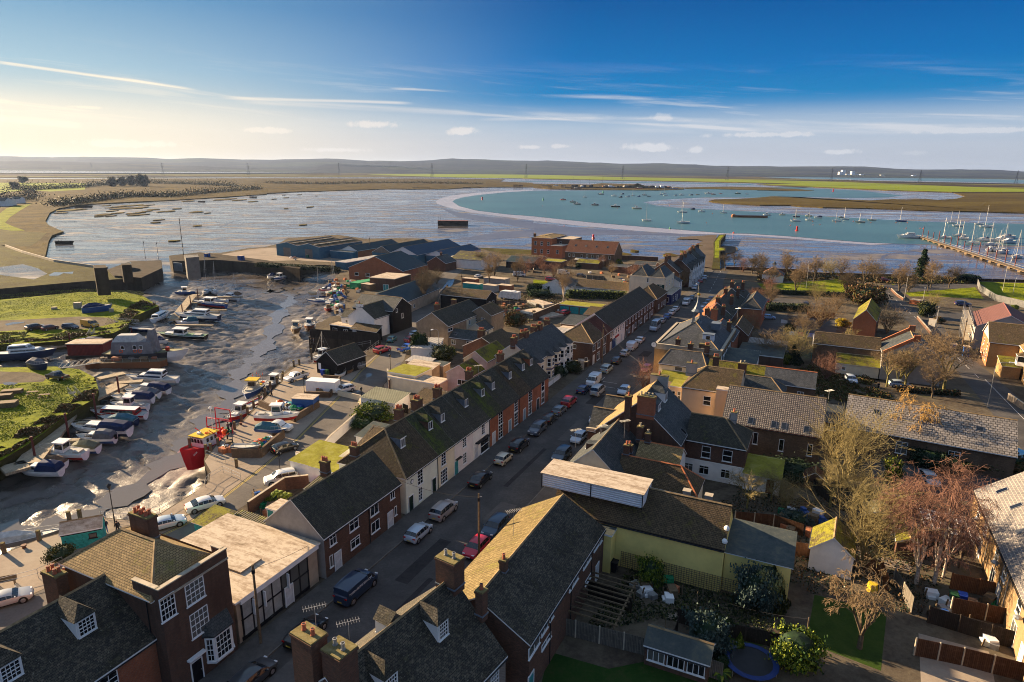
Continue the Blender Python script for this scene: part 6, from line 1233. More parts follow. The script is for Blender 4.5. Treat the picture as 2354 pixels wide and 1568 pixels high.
def pickup(c,q,h,label,z=0,group=QG):
 v=gp(q,z+.6);root=empty('pickup_truck',(v.x,v.y,z+.01),sh(h),label,'pickup',group);m=paint(c);b=MB();g=MB();L=5.2;hw=.92
 st=[(0,.75,.73),(.01,1.08,1.06),(.36,1.08,1.06),(.37,1.12,1.06),(.41,1.68,1.06),(.55,1.76,1.05),(.64,1.7,1.04),(.74,1.14,1.03),(.78,1.08,1.),(.95,.98,.95),(.99,.8,.78),(1,.6,.58)]
 rg=[]
 for f,zt,zb in st:
  x=(f-.5)*L;e=min(f,1-f);w=hw*(1-.18*max(0,1-e/.08)**2);cab=zt-zb>.12;r=w*(.8 if cab else .95)
  rg.append([(x,-w*.92,.4),(x,-w,.7),(x,-w*.98,zb),(x,-r,zt-.06 if cab else zt),(x,0,zt),(x,r,zt-.06 if cab else zt),(x,w*.98,zb),(x,w,.7),(x,w*.92,.4)])
 for i in range(len(rg)-1):
  for j in range(8):
   P=[V3(p) for p in (rg[i][j],rg[i+1][j],rg[i+1][j+1],rg[i][j+1])]
   b.face(P,m);cab=(st[i][1]-st[i][2]>.1)or(st[i+1][1]-st[i+1][2]>.1)
   both=(st[i][1]-st[i][2]>.1)and(st[i+1][1]-st[i+1][2]>.1)
   if (j in(2,5) and both) or (j in(3,4) and cab and not both):
    cc=sum(P,V3())/4;n=(P[1]-P[0]).cross(P[3]-P[0]).normalized();g.face([cc+(p-cc)*.86+n*.012 for p in P],CGL)
 b.face(rg[0],m);b.face(rg[-1][::-1],m)
 b.box((-2.5,-.75,1.085),(-.75,.75,1.09),TYRE);b.box((-2.64,-.7,.45),(-2.58,.7,.6),STEEL)
 b.obj(Q69,root,uv=False);g.obj(Q70,root,uv=False)
 wm=car_meshes('suv',SIL)
 for x in (-1.55,1.62):
  for sy in (-1,1): link(Q71,wm[Q71],root,(x,sy*.86,.4))
 for sy in (-1,1): link(Q72,wm['tail'],root,(-2.6,sy*.75,.95));link('headlight',wm['head'],root,(2.48,sy*.65,.82))
 link(Q73,wm['py'],root,(-2.66,0,.52))
 return root
pickup(WHI,'F262,975',192,'white pickup parked nose to camera on the open quay')
C(Q66,WHI,'F685,1080',204,'white hatchback beside the long pale box in its brick bay',group=QG)
pickup(WHI,'M1030,475',75,'white pickup with open black load bed between the brick bays')
C(Q66,BLA,'M1100,655',18,'black hatchback beside the nearest brick bay on the quay road',group=QG)
C(Q67,WHI,'M1420,690',198,'small white hatchback against the garage wall')
C('suv',WHI,'M1070,925',215,'boxy white off-roader with blue side stripe by the garden wall',group=QG)
C(Q68,WHI,'M400,1150',27,'white saloon parked by the railings of the quay road',group=QG)
C('coupe',LBL,'I1460,160',30,'silver-blue coupe behind the chimney of the tall brick house',group=QG)
C('coupe',SIL,'I45,830',30,'silver coupe cut off by the left edge of the picture',group=QG)
LG='cars in the lane by the white house'
C(Q67,TEA,'F1105,640',345,'small teal car parked by the black lean-to',group=LG)
C('suv',REDC,'F1020,735',10,'red off-roader driving up the lane beside the railings',group=LG)
pickup((.02,.09,.42),'F1240,720',10,'bright blue pickup in front of the red car',group=LG)
C('suv',(.30,.02,.03),'F1285,645',10,'red car parked between the blue pickup and the beige house',group=LG)
C(Q66,LBL,'F1318,590',10,'light blue car half hidden by the beige house corner',group=LG)
WG='vehicles on the west bank track'
C('suv',(.05,.035,.03),'E308,275',5,'dark brown estate parked first in line on the grass track',group=WG,z=-.8)
C(Q66,(.10,.02,.02),'E435,278',5,'dark red hatchback second in line on the grass track',group=WG,z=-.8)
C('estate',(.03,.035,.07),'E615,268',80,'dark blue estate third in line on the grass track',group=WG,z=-.8)
vv=C('van',(.55,.30,.02),'E790,255',85,'yellow van with pale roof beside the blue tarpaulin boat',group=WG,z=-.8,hz=.5,name=Q74,cat='van')
pickup((.02,.02,.022),'E505,735',265,'black pickup parked by the lower pontoon bank',z=-.8,group=WG)
EG='cars on the east side'
C(Q68,(.33,.34,.36),'Q1515,925',168,'silver saloon alone in the dark car park behind the slate hall',group=EG)
C(Q66,(.42,.48,.55),'H828,995',168,'white car parked by the bare trees above the slate hall',group=EG)
C(Q66,REDC,'H1125,118',75,'red car on the shore road beside the conifer',group=EG)
C(Q66,(.20,.38,.62),'G2075,445',80,'light blue car in the back yard by the long hedge',group=EG)
C(Q66,REDC,'G282,405',15,'red car in front of the turquoise garage doors',group=EG)
C(Q66,(.36,.02,.06),'C150,1285',70,'crimson car in the gravel yard of the flats',group=EG)
C(Q66,DGR,'C422,1255',70,'dark car in the gravel yard beside the fence',group=EG)
C(Q66,GRY,'C310,1290',70,'grey car parked behind a bare tree in the gravel yard',group=EG)
C('van',WHI,'C265,1235',60,'white van beside the garages by the bare trees',group=EG)
C('suv',BLA,'H435,335',5,'black car with bright lamps in the park car park',group=EG)
C(Q66,(.10,.25,.28),'H15,295',10,'teal car in the park car park by the low hedge',group=EG)
C(Q66,DRD,'H95,305',10,'brown-red car in the park car park',group=EG)
C('suv',DBL,'H1815,330',80,'dark blue car in the road beyond the scaffolding',group=EG)
C('van',(.20,.42,.50),'Q2330,770',160,'pale blue van at the right edge by the slate hall',group=EG,hz=.9)
C('van',WHI,'B2230,1250',75,'white camper van at the white barn yard',group=EG)
C(Q66,WHI,'B1870,1262',10,'small white car beside the red container',group=EG)
C(Q66,LBL,'Q1255,95',75,'car parked under the bare trees above the slate hall',group=EG)
def motorhome():
 v=gp('F2145,290',0);r=empty('motorhome',(v.x,v.y,.02),sh(-88),'long white motorhome parked behind the black weatherboarded hall','motorhome');m=Pn('motorhome_white',(.7,.7,.68),.35)
 b=MB();b.loft([[(x,-1.15,.5),(x,-1.15,z),(x,-1.,z+.12),(x,1.,z+.12),(x,1.15,z),(x,1.15,.5)] for x,z in ((-3.6,2.6),(-3.5,2.8),(2.2,2.8),(2.9,2.6),(3.3,1.9),(3.7,1.1))],m);b.box((-2,-.6,2.92),(-.8,.5,3.1),m);b.obj(Q69,r)
 g=MB()
 for x in (-2.6,-.9,.9): g.box((x,-1.18,1.5),(x+1.1,-1.151,2.2),GLASS)
 g.box((1.9,-1.18,1.4),(2.7,-1.151,2.1),GLASS);g.obj(Q70,r)
 wm=car_meshes('suv',SIL)
 for x in (-2.2,2.3):
  for sy in (-1,1): link(Q71,wm[Q71],r,(x,sy*1.05,.38))
motorhome()
def HM(n,c,r=.35): return Pn('hull_'+n,c,r,var=.12,sc=1.2)
HC=dict(white=(.80,.80,.77),blue=(.03,.09,.28),navy=(.015,.03,.08),red=(.42,.025,.02),green=(.04,.14,.10),black=(.02,.02,.02),grey=(.22,.23,.24),cream=(.55,.5,.38),teal=(.05,.28,.30),rust=(.22,.09,.04),wood=(.20,.12,.06))
DECK=Pn('boat_deck',(.45,.43,.38),.6,var=.25,sc=2);CANV={k:Pn('canvas_'+k,c,.8,var=.3,sc=1.5) for k,c in dict(navy=(.015,.03,.09),grey=(.12,.13,.15),olive=(.14,.14,.09),brown=(.16,.10,.06),teal=(.04,.13,.18),white=(.55,.55,.52)).items()}
ALU=Pn('aluminium_spar',(.62,.60,.56),.35,.3);RIG=Pn('rigging',(.4,.38,.35),.5)
_bt={}
def hull_rings(L,B,F,keel=.45,tr=.72,full=.9,sheer=.25):
 o=[];n=9
 for i in range(n+1):
  f=i/n;x=(f-.45)*L;u=max(0,(f-.35)/.65);b=B/2*(tr+(1-tr)*min(1,f/.35)) if f<.35 else B/2*max(0,1-u**2.2)**.72;b=max(b,.02);rk=L*.13*u**3
  dz=F+sheer*(f-.3)**2*2.2;kz=-keel+keel*.8*max(0,(f-.6)/.4)**2*1.6;kz=min(kz,dz-.12)
  o.append([(x,-b,dz),(x-rk*.4,-b*full,dz*.45),(x-rk*.8,-b*.62,kz*.35),(x-rk,0,kz),(x-rk*.8,b*.62,kz*.35),(x-rk*.4,b*full,dz*.45),(x,b,dz)])
 return o
def boat(label,v,rz,L=7,B=2.5,F=.8,hull=Q37,boot=None,cabin=Q75,canopy=None,mast=0,group=Q76,name='motor_boat',cat='boat',deck=None,heel=0,tilt=0,det=1,stripe=None,sail=None,cabc=Q37,scale=1,outb=False):
 key=(L,B,F,hull,boot,cabin,canopy,mast,det,stripe,sail,cabc,outb)
 root=empty(name,v,rz,label,cat,group);root.rotation_euler=(R(heel),R(tilt),rz)
 if key in _bt:
  for nm,me,sub in _bt[key]:
   o=link(nm,me,root)
  return root
 parts=[]
 def P(nm,b,**k): me=b.mesh(nm,**k);parts.append((nm,me,None));link(nm,me,root)
 hm=HM(hull,HC[hull]);bm=HM(boot,HC[boot]) if boot else hm
 rg=hull_rings(L,B,F);b=MB();sm=HM(stripe,HC[stripe]) if stripe else hm
 b.loft(rg,hm,close=False,cap=False,mf=lambda i,j:(sm if j in(0,5) else bm) if boot or stripe else hm)
 for q in (rg[0],): b.face(q,hm)
 P(Q77,b,uv=False)
 b=MB();dm=deck or DECK
 dz=-.06 if cabin!=Q78 else -.25*F
 for i in range(len(rg)-1):
  a,c=rg[i],rg[i+1];b.face([(a[0][0],a[0][1]*.97,a[0][2]+dz),(c[0][0],c[0][1]*.97,c[0][2]+dz),(c[6][0],c[6][1]*.97,c[6][2]+dz),(a[6][0],a[6][1]*.97,a[6][2]+dz)],dm)
  if i<len(rg)-1:
   for s in (0,6): b.cyl(a[s],c[s],.035,.035,TRIM if hull!='wood' else hm,4,False)
 P('deck',b,uv=False)
 cm=Pn('cabin_'+cabc,HC.get(cabc,(.66,.66,.64)),.4)
 def cab(x0,x1,w,z0,z1,w2=.8,rake0=.1,rake1=.5,nm='cabin',mt=None):
  b=MB();mt=mt or cm
  lo=[(x0,-w,z0),(x1,-w*.8,z0),(x1,w*.8,z0),(x0,w,z0)];hi=[(x0+rake0,-w*w2,z1),(x1-rake1,-w*.8*w2,z1),(x1-rake1,w*.8*w2,z1),(x0+rake0,w*w2,z1)]
  b.loft([lo,hi],mt);P(nm,b,uv=False)
  g=MB();
  for i in range(4):
   a,c,d,e=[V3(p) for p in (lo[i],lo[(i+1)%4],hi[(i+1)%4],hi[i])];ce=(a+c+d+e)/4;n=(c-a).cross(e-a).normalized()
   g.face([ce+V3(((p-ce).x*.86,(p-ce).y*.86,(p-ce).z*.5))+n*.015+V3((0,0,(z1-z0)*.08)) for p in (a,c,d,e)],CGL)
  P(Q70,g,uv=False)
 if cabin==Q75:
  cab(-.05*L,.32*L,B*.36,F,F+.75,.8,0,.9)
  if canopy:
   b=MB();cv=CANV[canopy];w=B*.42;x0,x1=-.43*L,.0*L
   b.loft([[(x,-w,F+.05),(x,-w*.92,F+.05+h*.7),(x,-w*.5,F+h),(x,w*.5,F+h),(x,w*.92,F+.05+h*.7),(x,w,F+.05)] for x,h in ((x0,.5),(x0+.3,1.1),((x0+x1)/2,1.35),(x1-.1,1.3),(x1+.35,.8))],cv);P('canopy',b,uv=False)
  else:
   b=MB();b.box((-.38*L,-B*.3,F-.3),(-.3*L,B*.3,F+.15),DECK);P('seat',b,uv=False)
 elif cabin==Q79:
  cab(-.2*L,.34*L,B*.38,F,F+.7,.85,.1,1.2);cab(-.22*L,.15*L,B*.36,F+.7,F+1.7,.75,.2,.9,'upper_cabin')
 elif cabin==Q71:
  cab(-.05*L,.16*L,B*.3,F,F+1.65,.92,0,.12,'wheelhouse')
  b=MB();b.box((-.09*L,-B*.33,F+1.65),(.17*L,B*.33,F+1.75),cm);P(Q34,b,uv=False)
  b=MB();b.box((.2*L,-B*.2,F),(.34*L,B*.2,F+.35),cm);P(Q66,b,uv=False);b=MB();b.box((-.36*L,-B*.25,F-.2),(-.22*L,B*.2,F+.25),DECK);P('engine_box',b,uv=False)
 elif cabin=='long':
  cab(-.32*L,.34*L,B*.38,F,F+.95,.86,.1,.4,mt=cm)
  b=MB();b.box((-.31*L,-B*.3,F+.96),(.3*L,B*.3,F+1.02),TRIM);P(Q34,b,uv=False)
 elif cabin==Q80:
  cab(-.12*L,.24*L,B*.30,F,F+.42,.85,.05,.7)
  if canopy:
   b=MB();cv=CANV[canopy];b.loft([[(x,-B*.32,F),(x,-B*.3,F+h*.7),(x,0,F+h),(x,B*.3,F+h*.7),(x,B*.32,F)] for x,h in ((-.16*L,.9),(-.08*L,1.),(-.02*L,.5))],cv);P('canopy',b,uv=False)
 elif cabin==Q81:
  b=MB();cv=CANV[canopy or Q30];b.loft([[(x,-w,F+.02),(x,-w*.8,F+h*.6),(x,0,F+h),(x,w*.8,F+h*.6),(x,w,F+.02)] for x,w,h in ((-.42*L,B*.4,.5),(-.2*L,B*.47,1.2),(.05*L,B*.45,1.1),(.3*L,B*.25,.3))],cv);P('canopy',b,uv=False)
 if mast:
  b=MB();mr=.07 if det else .17;b.cyl((.08*L,0,F),(.08*L,0,F+mast),mr,mr*.6,ALU,6);b.cyl((.06*L,-.5,F+mast*.6),(.06*L,.5,F+mast*.6),.02,.02,ALU,4);P('mast',b,uv=False)
  b=MB();b.cyl((.07*L,0,F+1.1),(-.36*L,0,F+1.15),.05,.05,ALU,5)
  if sail: b.loft([[(x,-r,F+1.2),(x,0,F+1.2+r*1.6),(x,r,F+1.2)] for x,r in ((.06*L,.16),(-.15*L,.2),(-.36*L,.1))],CANV[sail])
  P('boom',b,uv=False)
  b=MB();t=(.08*L,0,F+mast*.98)
  for q in ((.54*L,0,F+.1),(-.44*L,0,F),(.03*L,B*.45,F),(.03*L,-B*.45,F)): b.cyl(q,t,.014 if det else .03,.014,RIG,3,False)
  P('rigging',b,uv=False)
 if det:
  b=MB();z=F+.55
  pts=[(rg[i][0][0],rg[i][0][1]*.93,z+.02*i) for i in (5,6,7,8)]+[(.545*L,0,z+.2)]+[(rg[i][6][0],rg[i][6][1]*.93,z+.02*i) for i in (8,7,6,5)]
  b.tube(pts,.018,STEEL,4)
  for p in pts[::1]: b.cyl(p,(p[0],p[1],F),.014,.014,STEEL,4,False)
  P('guard_rail',b,uv=False)
  if outb: b=MB();b.box((-.5*L,-.18,F-.3),(-.44*L,.18,F+.45),TYRE);P('outboard_motor',b,uv=False)
 _bt[key]=parts
 return root
def bz(q): v=gp(q,-3.2);z=mud_at(v);v=gp(q,z);v.z=z+.25;return v
def PB(label,q0,q1,**k):
 """boat from bow point to stern point in the creek"""
 a,c=gp(q0,-2.6),gp(q1,-2.6);m=(a+c)/2;z=mud_at(m);m.z=max(z+.35,-3.6);k.setdefault('L',min(14,max(3,(a-c).length)))
 k['L']=round(k['L'],1)
 return boat(label,m,M_.atan2(a.y-c.y,a.x-c.x),heel=((len(label)*7)%7-3),tilt=((len(label)*5)%5-2),**k)
PB('blue and white cruiser with dark canopy, nearest boat of the lower pontoon','E170,1545','E560,1545',cabin=Q75,canopy=Q44,B=2.6)
PB('small cabin boat under a brown tarpaulin, second from the near end of the pontoon','E285,1460','E590,1470',cabin=Q81,canopy=Q30,B=2.2,F=.6)
PB('white wheelhouse fishing boat with red bottom at the near end of the pontoon','E375,1395','E775,1410',cabin=Q71,boot='red',B=2.8,F=1.)
PB('boat under torn green and grey tarpaulin with blue bottom','E570,1335','E880,1340',cabin=Q81,canopy=Q82,boot=Q43,B=2.5)
PB('white cruiser with grey pram cover and blue stripe, next to the tarpaulin boat','E690,1255','E1030,1255',cabin=Q75,canopy=Q41,boot=Q43,B=2.4,outb=True)
PB('large white cruiser with navy cockpit canopy and pointed pulpit','E650,1175','E1170,1190',cabin=Q75,canopy=Q44,boot=Q44,B=3.2,F=1.1)
PB('small boat with dark teal cover tucked behind the large white cruiser','E900,1090','E1220,1100',cabin=Q81,canopy=Q60,B=2.2,hull=Q44)
PB('long white launch with red superstructure and red gunwale','E820,1040','E1310,1045',cabin='long',cabc='red',stripe='red',B=2.8,F=.8)
PB('white day boat with pale cabin behind the red launch','E990,970','E1320,975',cabin=Q71,boot=Q43,B=2.4)
PB('white cruiser with dark navy cover near the middle of the pontoon','E1000,925','E1370,925',cabin=Q75,canopy=Q44,B=2.5)
PB('cruiser hidden under grey weather cover with green dinghy','E1120,865','E1420,880',cabin=Q81,canopy=Q41,B=2.4,boot=Q83)
PB('white cruiser with blue screens and orange lifebuoy beside it','E1160,815','E1505,835',cabin=Q75,canopy=Q44,B=2.7)
PB('varnished river cruiser with dark windowed deckhouse','E1130,735','E1590,740',cabin=Q79,B=3.,hull=Q37)
PB('white motor cruiser with blue aft canopy by the red hut','E610,460','E940,460',cabin=Q75,canopy=Q44,B=3.2,F=1.1)
PB('white boat with blue cover behind the grey wreck','E1480,430','E1320,400',cabin=Q81,canopy=Q44,B=2.2)
PB('long derelict white motor yacht at the left edge','E480,560','E-40,580',L=13,cabin=Q79,B=4.2,F=1.6,hull=Q44,cabc=Q37)
PB('pale houseboat with flat roof lights beside the walkway','E1490,190','E1340,255',cabin='long',B=3.,L=9)
PB('big white and navy motor yacht moored across the upper pontoon','E1560,215','E1960,225',cabin=Q79,hull=Q44,stripe=Q37,B=3.6,F=1.3)
PB('teal-trimmed small cruiser below the big motor yacht','E1560,270','E1760,250',cabin=Q75,canopy=Q60,B=2.2)
PB('dark blue low barge lying on the mud near the walkway','E1130,325','E1360,330',cabin=Q78,hull=Q44,B=2.6)
PB('long green-decked work barge moored to the pontoon','E1380,370','E1860,380',cabin=Q71,hull=Q84,B=3.6,deck=Pn('deck_green',(.16,.25,.15),.7))
PB('pale open launch with blue bundle on the upper pontoon','E1740,170','E1950,165',cabin=Q78,hull=Q42,B=2.2)
PB('fishing boat with red bottom and white wheelhouse on the upper pontoon','A1720,1500','A2010,1520',cabin=Q71,boot='red',hull=Q43,B=2.8,F=1.1)
PB('white cabin cruiser next to the red-bottomed boat','A1780,1465','A2020,1470',cabin=Q75,B=2.6,boot=Q43)
PB('white sports cruiser with dark side on the upper pontoon','A1930,1440','A2110,1450',cabin=Q79,B=2.8,boot=Q44)
PB('small wooden boat with tan cover at the end of the pontoon','A2040,1415','A2130,1420',cabin=Q81,canopy=Q30,mast=8,name=Q85)
PB('blue-hulled boat with green flag left of the upper pontoon','A1580,1410','A1690,1400',cabin=Q71,hull=Q43,B=2.6,L=7)
PB('white sailing yacht with twin tall masts at the head of the creek','A1790,1430','A1850,1370',cabin=Q80,mast=13,B=2.8,L=9,name=Q85)
PB('white sailing yacht beside it at the head of the creek','A1920,1425','A1870,1380',cabin=Q80,mast=11,B=2.7,L=8.5,name=Q85)
FG='boats on the east foreshore'
PB('blue sailing yacht with bare mast lying on the foreshore mud','F365,290','F590,290',hull=Q43,stripe=Q43,boot=Q37,cabin=Q80,mast=12,L=9.5,B=2.8,name=Q85,group=FG,sail=Q44)
PB('red-bottomed sailing yacht with blue boom cover on the foreshore','F680,190','F520,215',boot='red',cabin=Q80,mast=9.5,L=8,B=2.6,name=Q85,group=FG,sail=Q44)
PB('small white cabin boat with red stripe ashore beside the teal netting','F460,200','F570,185',cabin=Q75,B=2.2,group=FG,stripe='red',canopy=Q44)
PB('wooden dinghy drawn up on the upper foreshore','F365,220','F440,215',hull=Q42,cabin=Q78,B=2,group=FG)
PB('red and white speedboat ashore below the black barn','F610,340','F690,350',cabin=Q81,canopy=Q37,boot='red',B=2.2,group=FG,L=6)
PB('old wooden wheelhouse boat with green cabin resting on mud','F230,600','F280,480',hull='wood',cabin=Q71,cabc=Q42,L=9.5,B=3.2,F=1.3,group=FG)
PB('rusty red wheelhouse boat beside the old wooden boat','F350,560','F400,470',hull=Q65,cabin=Q71,L=8.5,B=3,F=1.3,group=FG)
PB('pale pink work boat below the barn on the slip','F520,400','F560,330',hull='red',cabin=Q71,L=6.5,B=2.6,group=FG)
PB('blue and white cruiser moored below the harbour yard','B40,1285','B190,1245',hull=Q43,cabin=Q71,boot=Q37,L=9,B=2.8,group=FG)
PB('white cruiser with blue cover moored below the harbour yard','B0,1270','B75,1235',cabin=Q81,canopy=Q44,L=8,B=2.6,group=FG)
PB('green hulled old boat propped among timber on the foreshore','F600,250','F560,300',hull=Q83,cabin=Q81,canopy=Q30,L=6,B=2.2,group=FG)
PB('grey skiff half sunk beside the wooden wheelhouse boat','F440,520','F490,470',hull=Q41,cabin=Q78,L=4,B=1.6,group=FG)
PB('white sloop with tall mast behind the blue sailing yacht','F560,160','F640,190',cabin=Q80,mast=11,L=8,B=2.6,group=FG,name=Q85)
PB('small red dinghy on the mud below the lane yard','F640,330','F610,310',hull='red',cabin=Q78,L=3.4,B=1.5,group=FG)
QB='fishing boats at the quay'
PB('red and white day boat alongside behind the quay shed','F430,830','F560,770',boot='red',cabin=Q71,L=8,B=2.6,F=1.,group=QB,mast=6)
PB('small white boat in the dock beside the railings','F680,740','F760,700',cabin=Q81,canopy=Q41,L=5,group=QB)
PB('white and maroon boat with small wheelhouse alongside the quay','M630,400','M800,290',boot=Q43,stripe='red',cabin=Q71,L=8,B=2.8,F=1.2,group=QB)
PB('grey crab boat moored at the quay beyond the yellow wheelhouse boat','M960,110','M1060,40',hull=Q41,cabin=Q71,L=7.5,B=2.6,F=1.1,group=QB)
PB('red and white fishing punt alongside the quay wall, bow upriver','M870,235','M760,290',hull=Q37,stripe='red',cabin=Q78,L=6,B=2.2,F=1.,group=QB)
yb=PB('blue fishing boat with bright yellow wheelhouse and gear flags','M760,200','M890,60',hull=Q43,cabin=Q71,cabc=Q42,L=11,B=3.4,F=1.3,group=QB)
YLW=Pn('boat_yellow',(.62,.42,.03),.45);ORG=Pn('buoy_orange',(.75,.12,.02),.5);NETG=Pn('net_green',(.03,.30,.13),.8,var=.5,sc=6)
b=MB();b.box((-.4,-1.2,3.05),(2.2,1.2,3.2),YLW);b.obj('roof_panel',yb)
for i,(x,y) in en_(((-2,-.8),(-2.6,.2),(-3.2,.9),(-1.6,.9),(-3.8,-.5))):
 b=MB();b.cyl((x,y,1),(x+.1,y,3.6),.03,.02,WOODP,4);b.mesh_([(x+.1,y,3.6),(x+.1,y,2.9),(x+.7,y+.1,3.1)],[(0,1,2),(2,1,0)],ORG);b.box((x-.3,y-.3,1.),(x+.3,y+.3,1.5),YLW if i%2 else ORG);b.obj('marker_flag',yb)
def trawler():
 a,c=gp('M235,700',-1.),gp('M470,520',-1.);m=V3((-48.2,95.5,-3.2))
 r=empty('fishing_boat',m,R(-110),'red fishing boat with white wheelhouse, yellow roof and tall red gantry','boat',QB)
 L=9.2;B=3.5;F=2.9;RD=HM('bright_red',(.55,.02,.03));b=MB();rg=hull_rings(L,B,F,.6,.85,.74,.9)
 rr=[[ (x,y,z) for x,y,z in g] for g in rg]
 b.loft(rr,RD,close=False,cap=False,mf=lambda i,j:RD if j in(0,1,4,5) else HM(Q84,HC[Q84]));b.face(rr[0],RD);b.obj(Q77,r,uv=False)
 b=MB()
 for i in range(9): p,q=rr[i],rr[i+1];b.face([(p[0][0],p[0][1]*.96,p[0][2]-.3),(q[0][0],q[0][1]*.96,q[0][2]-.3),(q[6][0],q[6][1]*.96,q[6][2]-.3),(p[6][0],p[6][1]*.96,p[6][2]-.3)],HM('deck_red',(.42,.03,.03)))
 b.obj('deck',r,uv=False)
 for s in (-1,1): text('BOY DANIEL',r,(3.2,s*1.22,2.75),(R(78),0,R(-24) if s<0 else R(204)),.36,TRIM)
 b=MB();b.loft([[(-1.2,-1.25,2.6),(1.6,-1.25,2.6),(1.6,1.25,2.6),(-1.2,1.25,2.6)],[(-1.2,-1.2,4.6),(1.75,-1.2,4.6),(1.75,1.2,4.6),(-1.2,1.2,4.6)]],TRIM);w=b.obj('wheelhouse',r)
 b=MB();b.box((-1.5,-1.4,4.6),(2.,1.4,4.72),YLW);b.cyl((.8,-.4,4.72),(.8,-.4,5.),.35,.3,TRIM,10);b.obj(Q34,r)
 b=MB()
 for i in range(12): t=6.283*i/12;u=6.283*(i+1)/12;b.cyl((.2+.3*M_.cos(t),.6+.3*M_.sin(t),4.8),(.2+.3*M_.cos(u),.6+.3*M_.sin(u),4.8),.07,.07,ORG,5)
 b.obj('lifebuoy',r)
 for y in (-.9,-.3,.3,.9): g=MB();g.box((1.68,y-.2,3.6),(1.76,y+.2,4.2),CGL);g.obj('window',w)
 for x in (-.8,0,.8):
  for s in (-1,1): g=MB();g.box((x-.22,min(s*1.22,s*1.26),3.6),(x+.22,max(s*1.22,s*1.26),4.2),CGL);g.obj('window',w)
 text('BOY DANIEL',w,(1.80,0,4.42),(R(90),0,R(90)),.3,Pn('boat_name_blue',(.05,.06,.3),.5))
 b=MB()
 for x,h,w_ in ((-1.8,6.4,1.4),(-4.,7.2,1.7)):
  for s in (-1,1): b.cyl((x,s*w_,2.6),(x,s*w_*.9,h),.09,.09,RD,6)
  b.cyl((x,-w_*.9,h),(x,w_*.9,h),.09,.09,RD,6);b.cyl((x,-w_*.95,h*.75),(x,w_*.95,h*.75),.07,.07,RD,6)
 for s in (-1,1): b.cyl((-1.8,s*1.3,6.3),(-4.,s*1.6,5.2),.06,.06,RD,5);b.cyl((-2.,s*1.6,3.),(.5,s*1.4,5.4),.07,.07,RD,5)
 b.obj('gantry',r)
 b=MB();b.cyl((-1.4,.2,4.7),(-1.4,.2,8.2),.07,.05,TRIM,6);b.sphere((-1.4,.2,8.3),.25,TRIM,8);b.cyl((-1.4,-.7,6.6),(-1.4,.9,6.6),.03,.03,TRIM,4);b.obj('mast',r)
 b=MB();rnd=random.Random(3)
 for i in range(14): b.sphere((-4+rnd.uniform(-.8,.8),rnd.uniform(-1.3,1.3),2.9+rnd.uniform(0,.7)),rnd.uniform(.2,.45),[ORG,NETG,RD][i%3],6,.8,.2,rnd)
 b.obj('net_heap',r)
trawler()
def wreck():
 v=bz('E1280,600');r=empty('converted_ship',v,R(5),'grey converted ship with funnel, orange lifebuoys and white bow','ship')
 G1=Pn('ship_grey',(.20,.20,.21),.6,var=.3,sc=.8);b=MB();rg=hull_rings(19,5.5,2.2,.8,.8,.95,.6);b.loft(rg,G1,close=False,cap=False,mf=lambda i,j:TRIM if i>6 else HM(Q33,(.04,.04,.045)));b.face(rg[0],G1);b.obj(Q77,r,uv=False)
 b=MB()
 for i in range(9): p,q=rg[i],rg[i+1];b.face([(p[0][0],p[0][1]*.96,p[0][2]-.2),(q[0][0],q[0][1]*.96,q[0][2]-.2),(q[6][0],q[6][1]*.96,q[6][2]-.2),(p[6][0],p[6][1]*.96,p[6][2]-.2)],Pn('ship_deck',(.20,.19,.10),.8))
 b.obj('deck',r,uv=False)
 b=MB();b.loft([[(-6.5,-2.2,2),(3.2,-2.2,2),(3.2,2.2,2),(-6.5,2.2,2)],[(-6,-2.,5),(2.6,-1.9,5),(2.6,1.9,5),(-6,2.,5)]],G1);b.loft([[(-6,-1.9,5),(0,-1.9,5),(0,1.9,5),(-6,1.9,5)],[(-5,-1.,6.4),(-1,-1.,6.4),(-1,1.,6.4),(-5,1,6.4)]],Pn('ship_roof',(.42,.42,.40),.6))
 b.loft([[(1.4,-1.2,5),(3.6,-1.2,2.2),(3.6,1.2,2.2),(1.4,1.2,5)],[(2.,-.9,7.6),(2.9,-.9,7.6),(2.9,.9,7.6),(2.,.9,7.6)]],G1);q=b.obj('superstructure',r)
 for x in (-3.6,-.9,.5): window(q,x,-2.12,3.3,0,.8,.9,Q28)
 for x in (-4.,-.8,.2):
  b=MB()
  for i in range(10): t=.628*i;u=.628*(i+1);b.cyl((x+.36*M_.cos(t),-2.25,2.9+.36*M_.sin(t)),(x+.36*M_.cos(u),-2.25,2.9+.36*M_.sin(u)),.08,.08,ORG,5)
  b.obj('lifebuoy',q)
 b=MB();b.cyl((5.5,0,2.4),(5.5,0,3.2),.5,.5,Pn('ship_red',(.4,.05,.03),.5),10);b.obj('capstan',r)
wreck()
v=bz('E1120,640');r=empty('work_barge',v,R(8),'rusty flat barge with railings moored in front of the grey ship','barge');b=MB();b.prism([(-8,-2),(8,-2),(9,0),(8,2),(-8,2)],-.4,1.1,HM(Q65,HC[Q65]),WOODP);b.obj(Q77,r)
b=MB()
for i in range(9): b.cyl((-7.5+i*1.9,-1.9,1.1),(-7.5+i*1.9,-1.9,2.),.03,.03,STEEL,4)
b.cyl((-7.5,-1.9,2.),(7.7,-1.9,2.),.03,.03,STEEL,4);b.obj(Q86,r)
for i,(x,y,s) in en_(((-5,.5,.7),(-2,0,.9),(1,.6,.6),(4,-.4,.8),(6,.5,.5))): b=MB();b.box((x-s,y-s*.7,1.11),(x+s,y+s*.7,1.11+s),[WOODP,BR['red'],BR['greym']][i%3]);b.obj('crate',r)
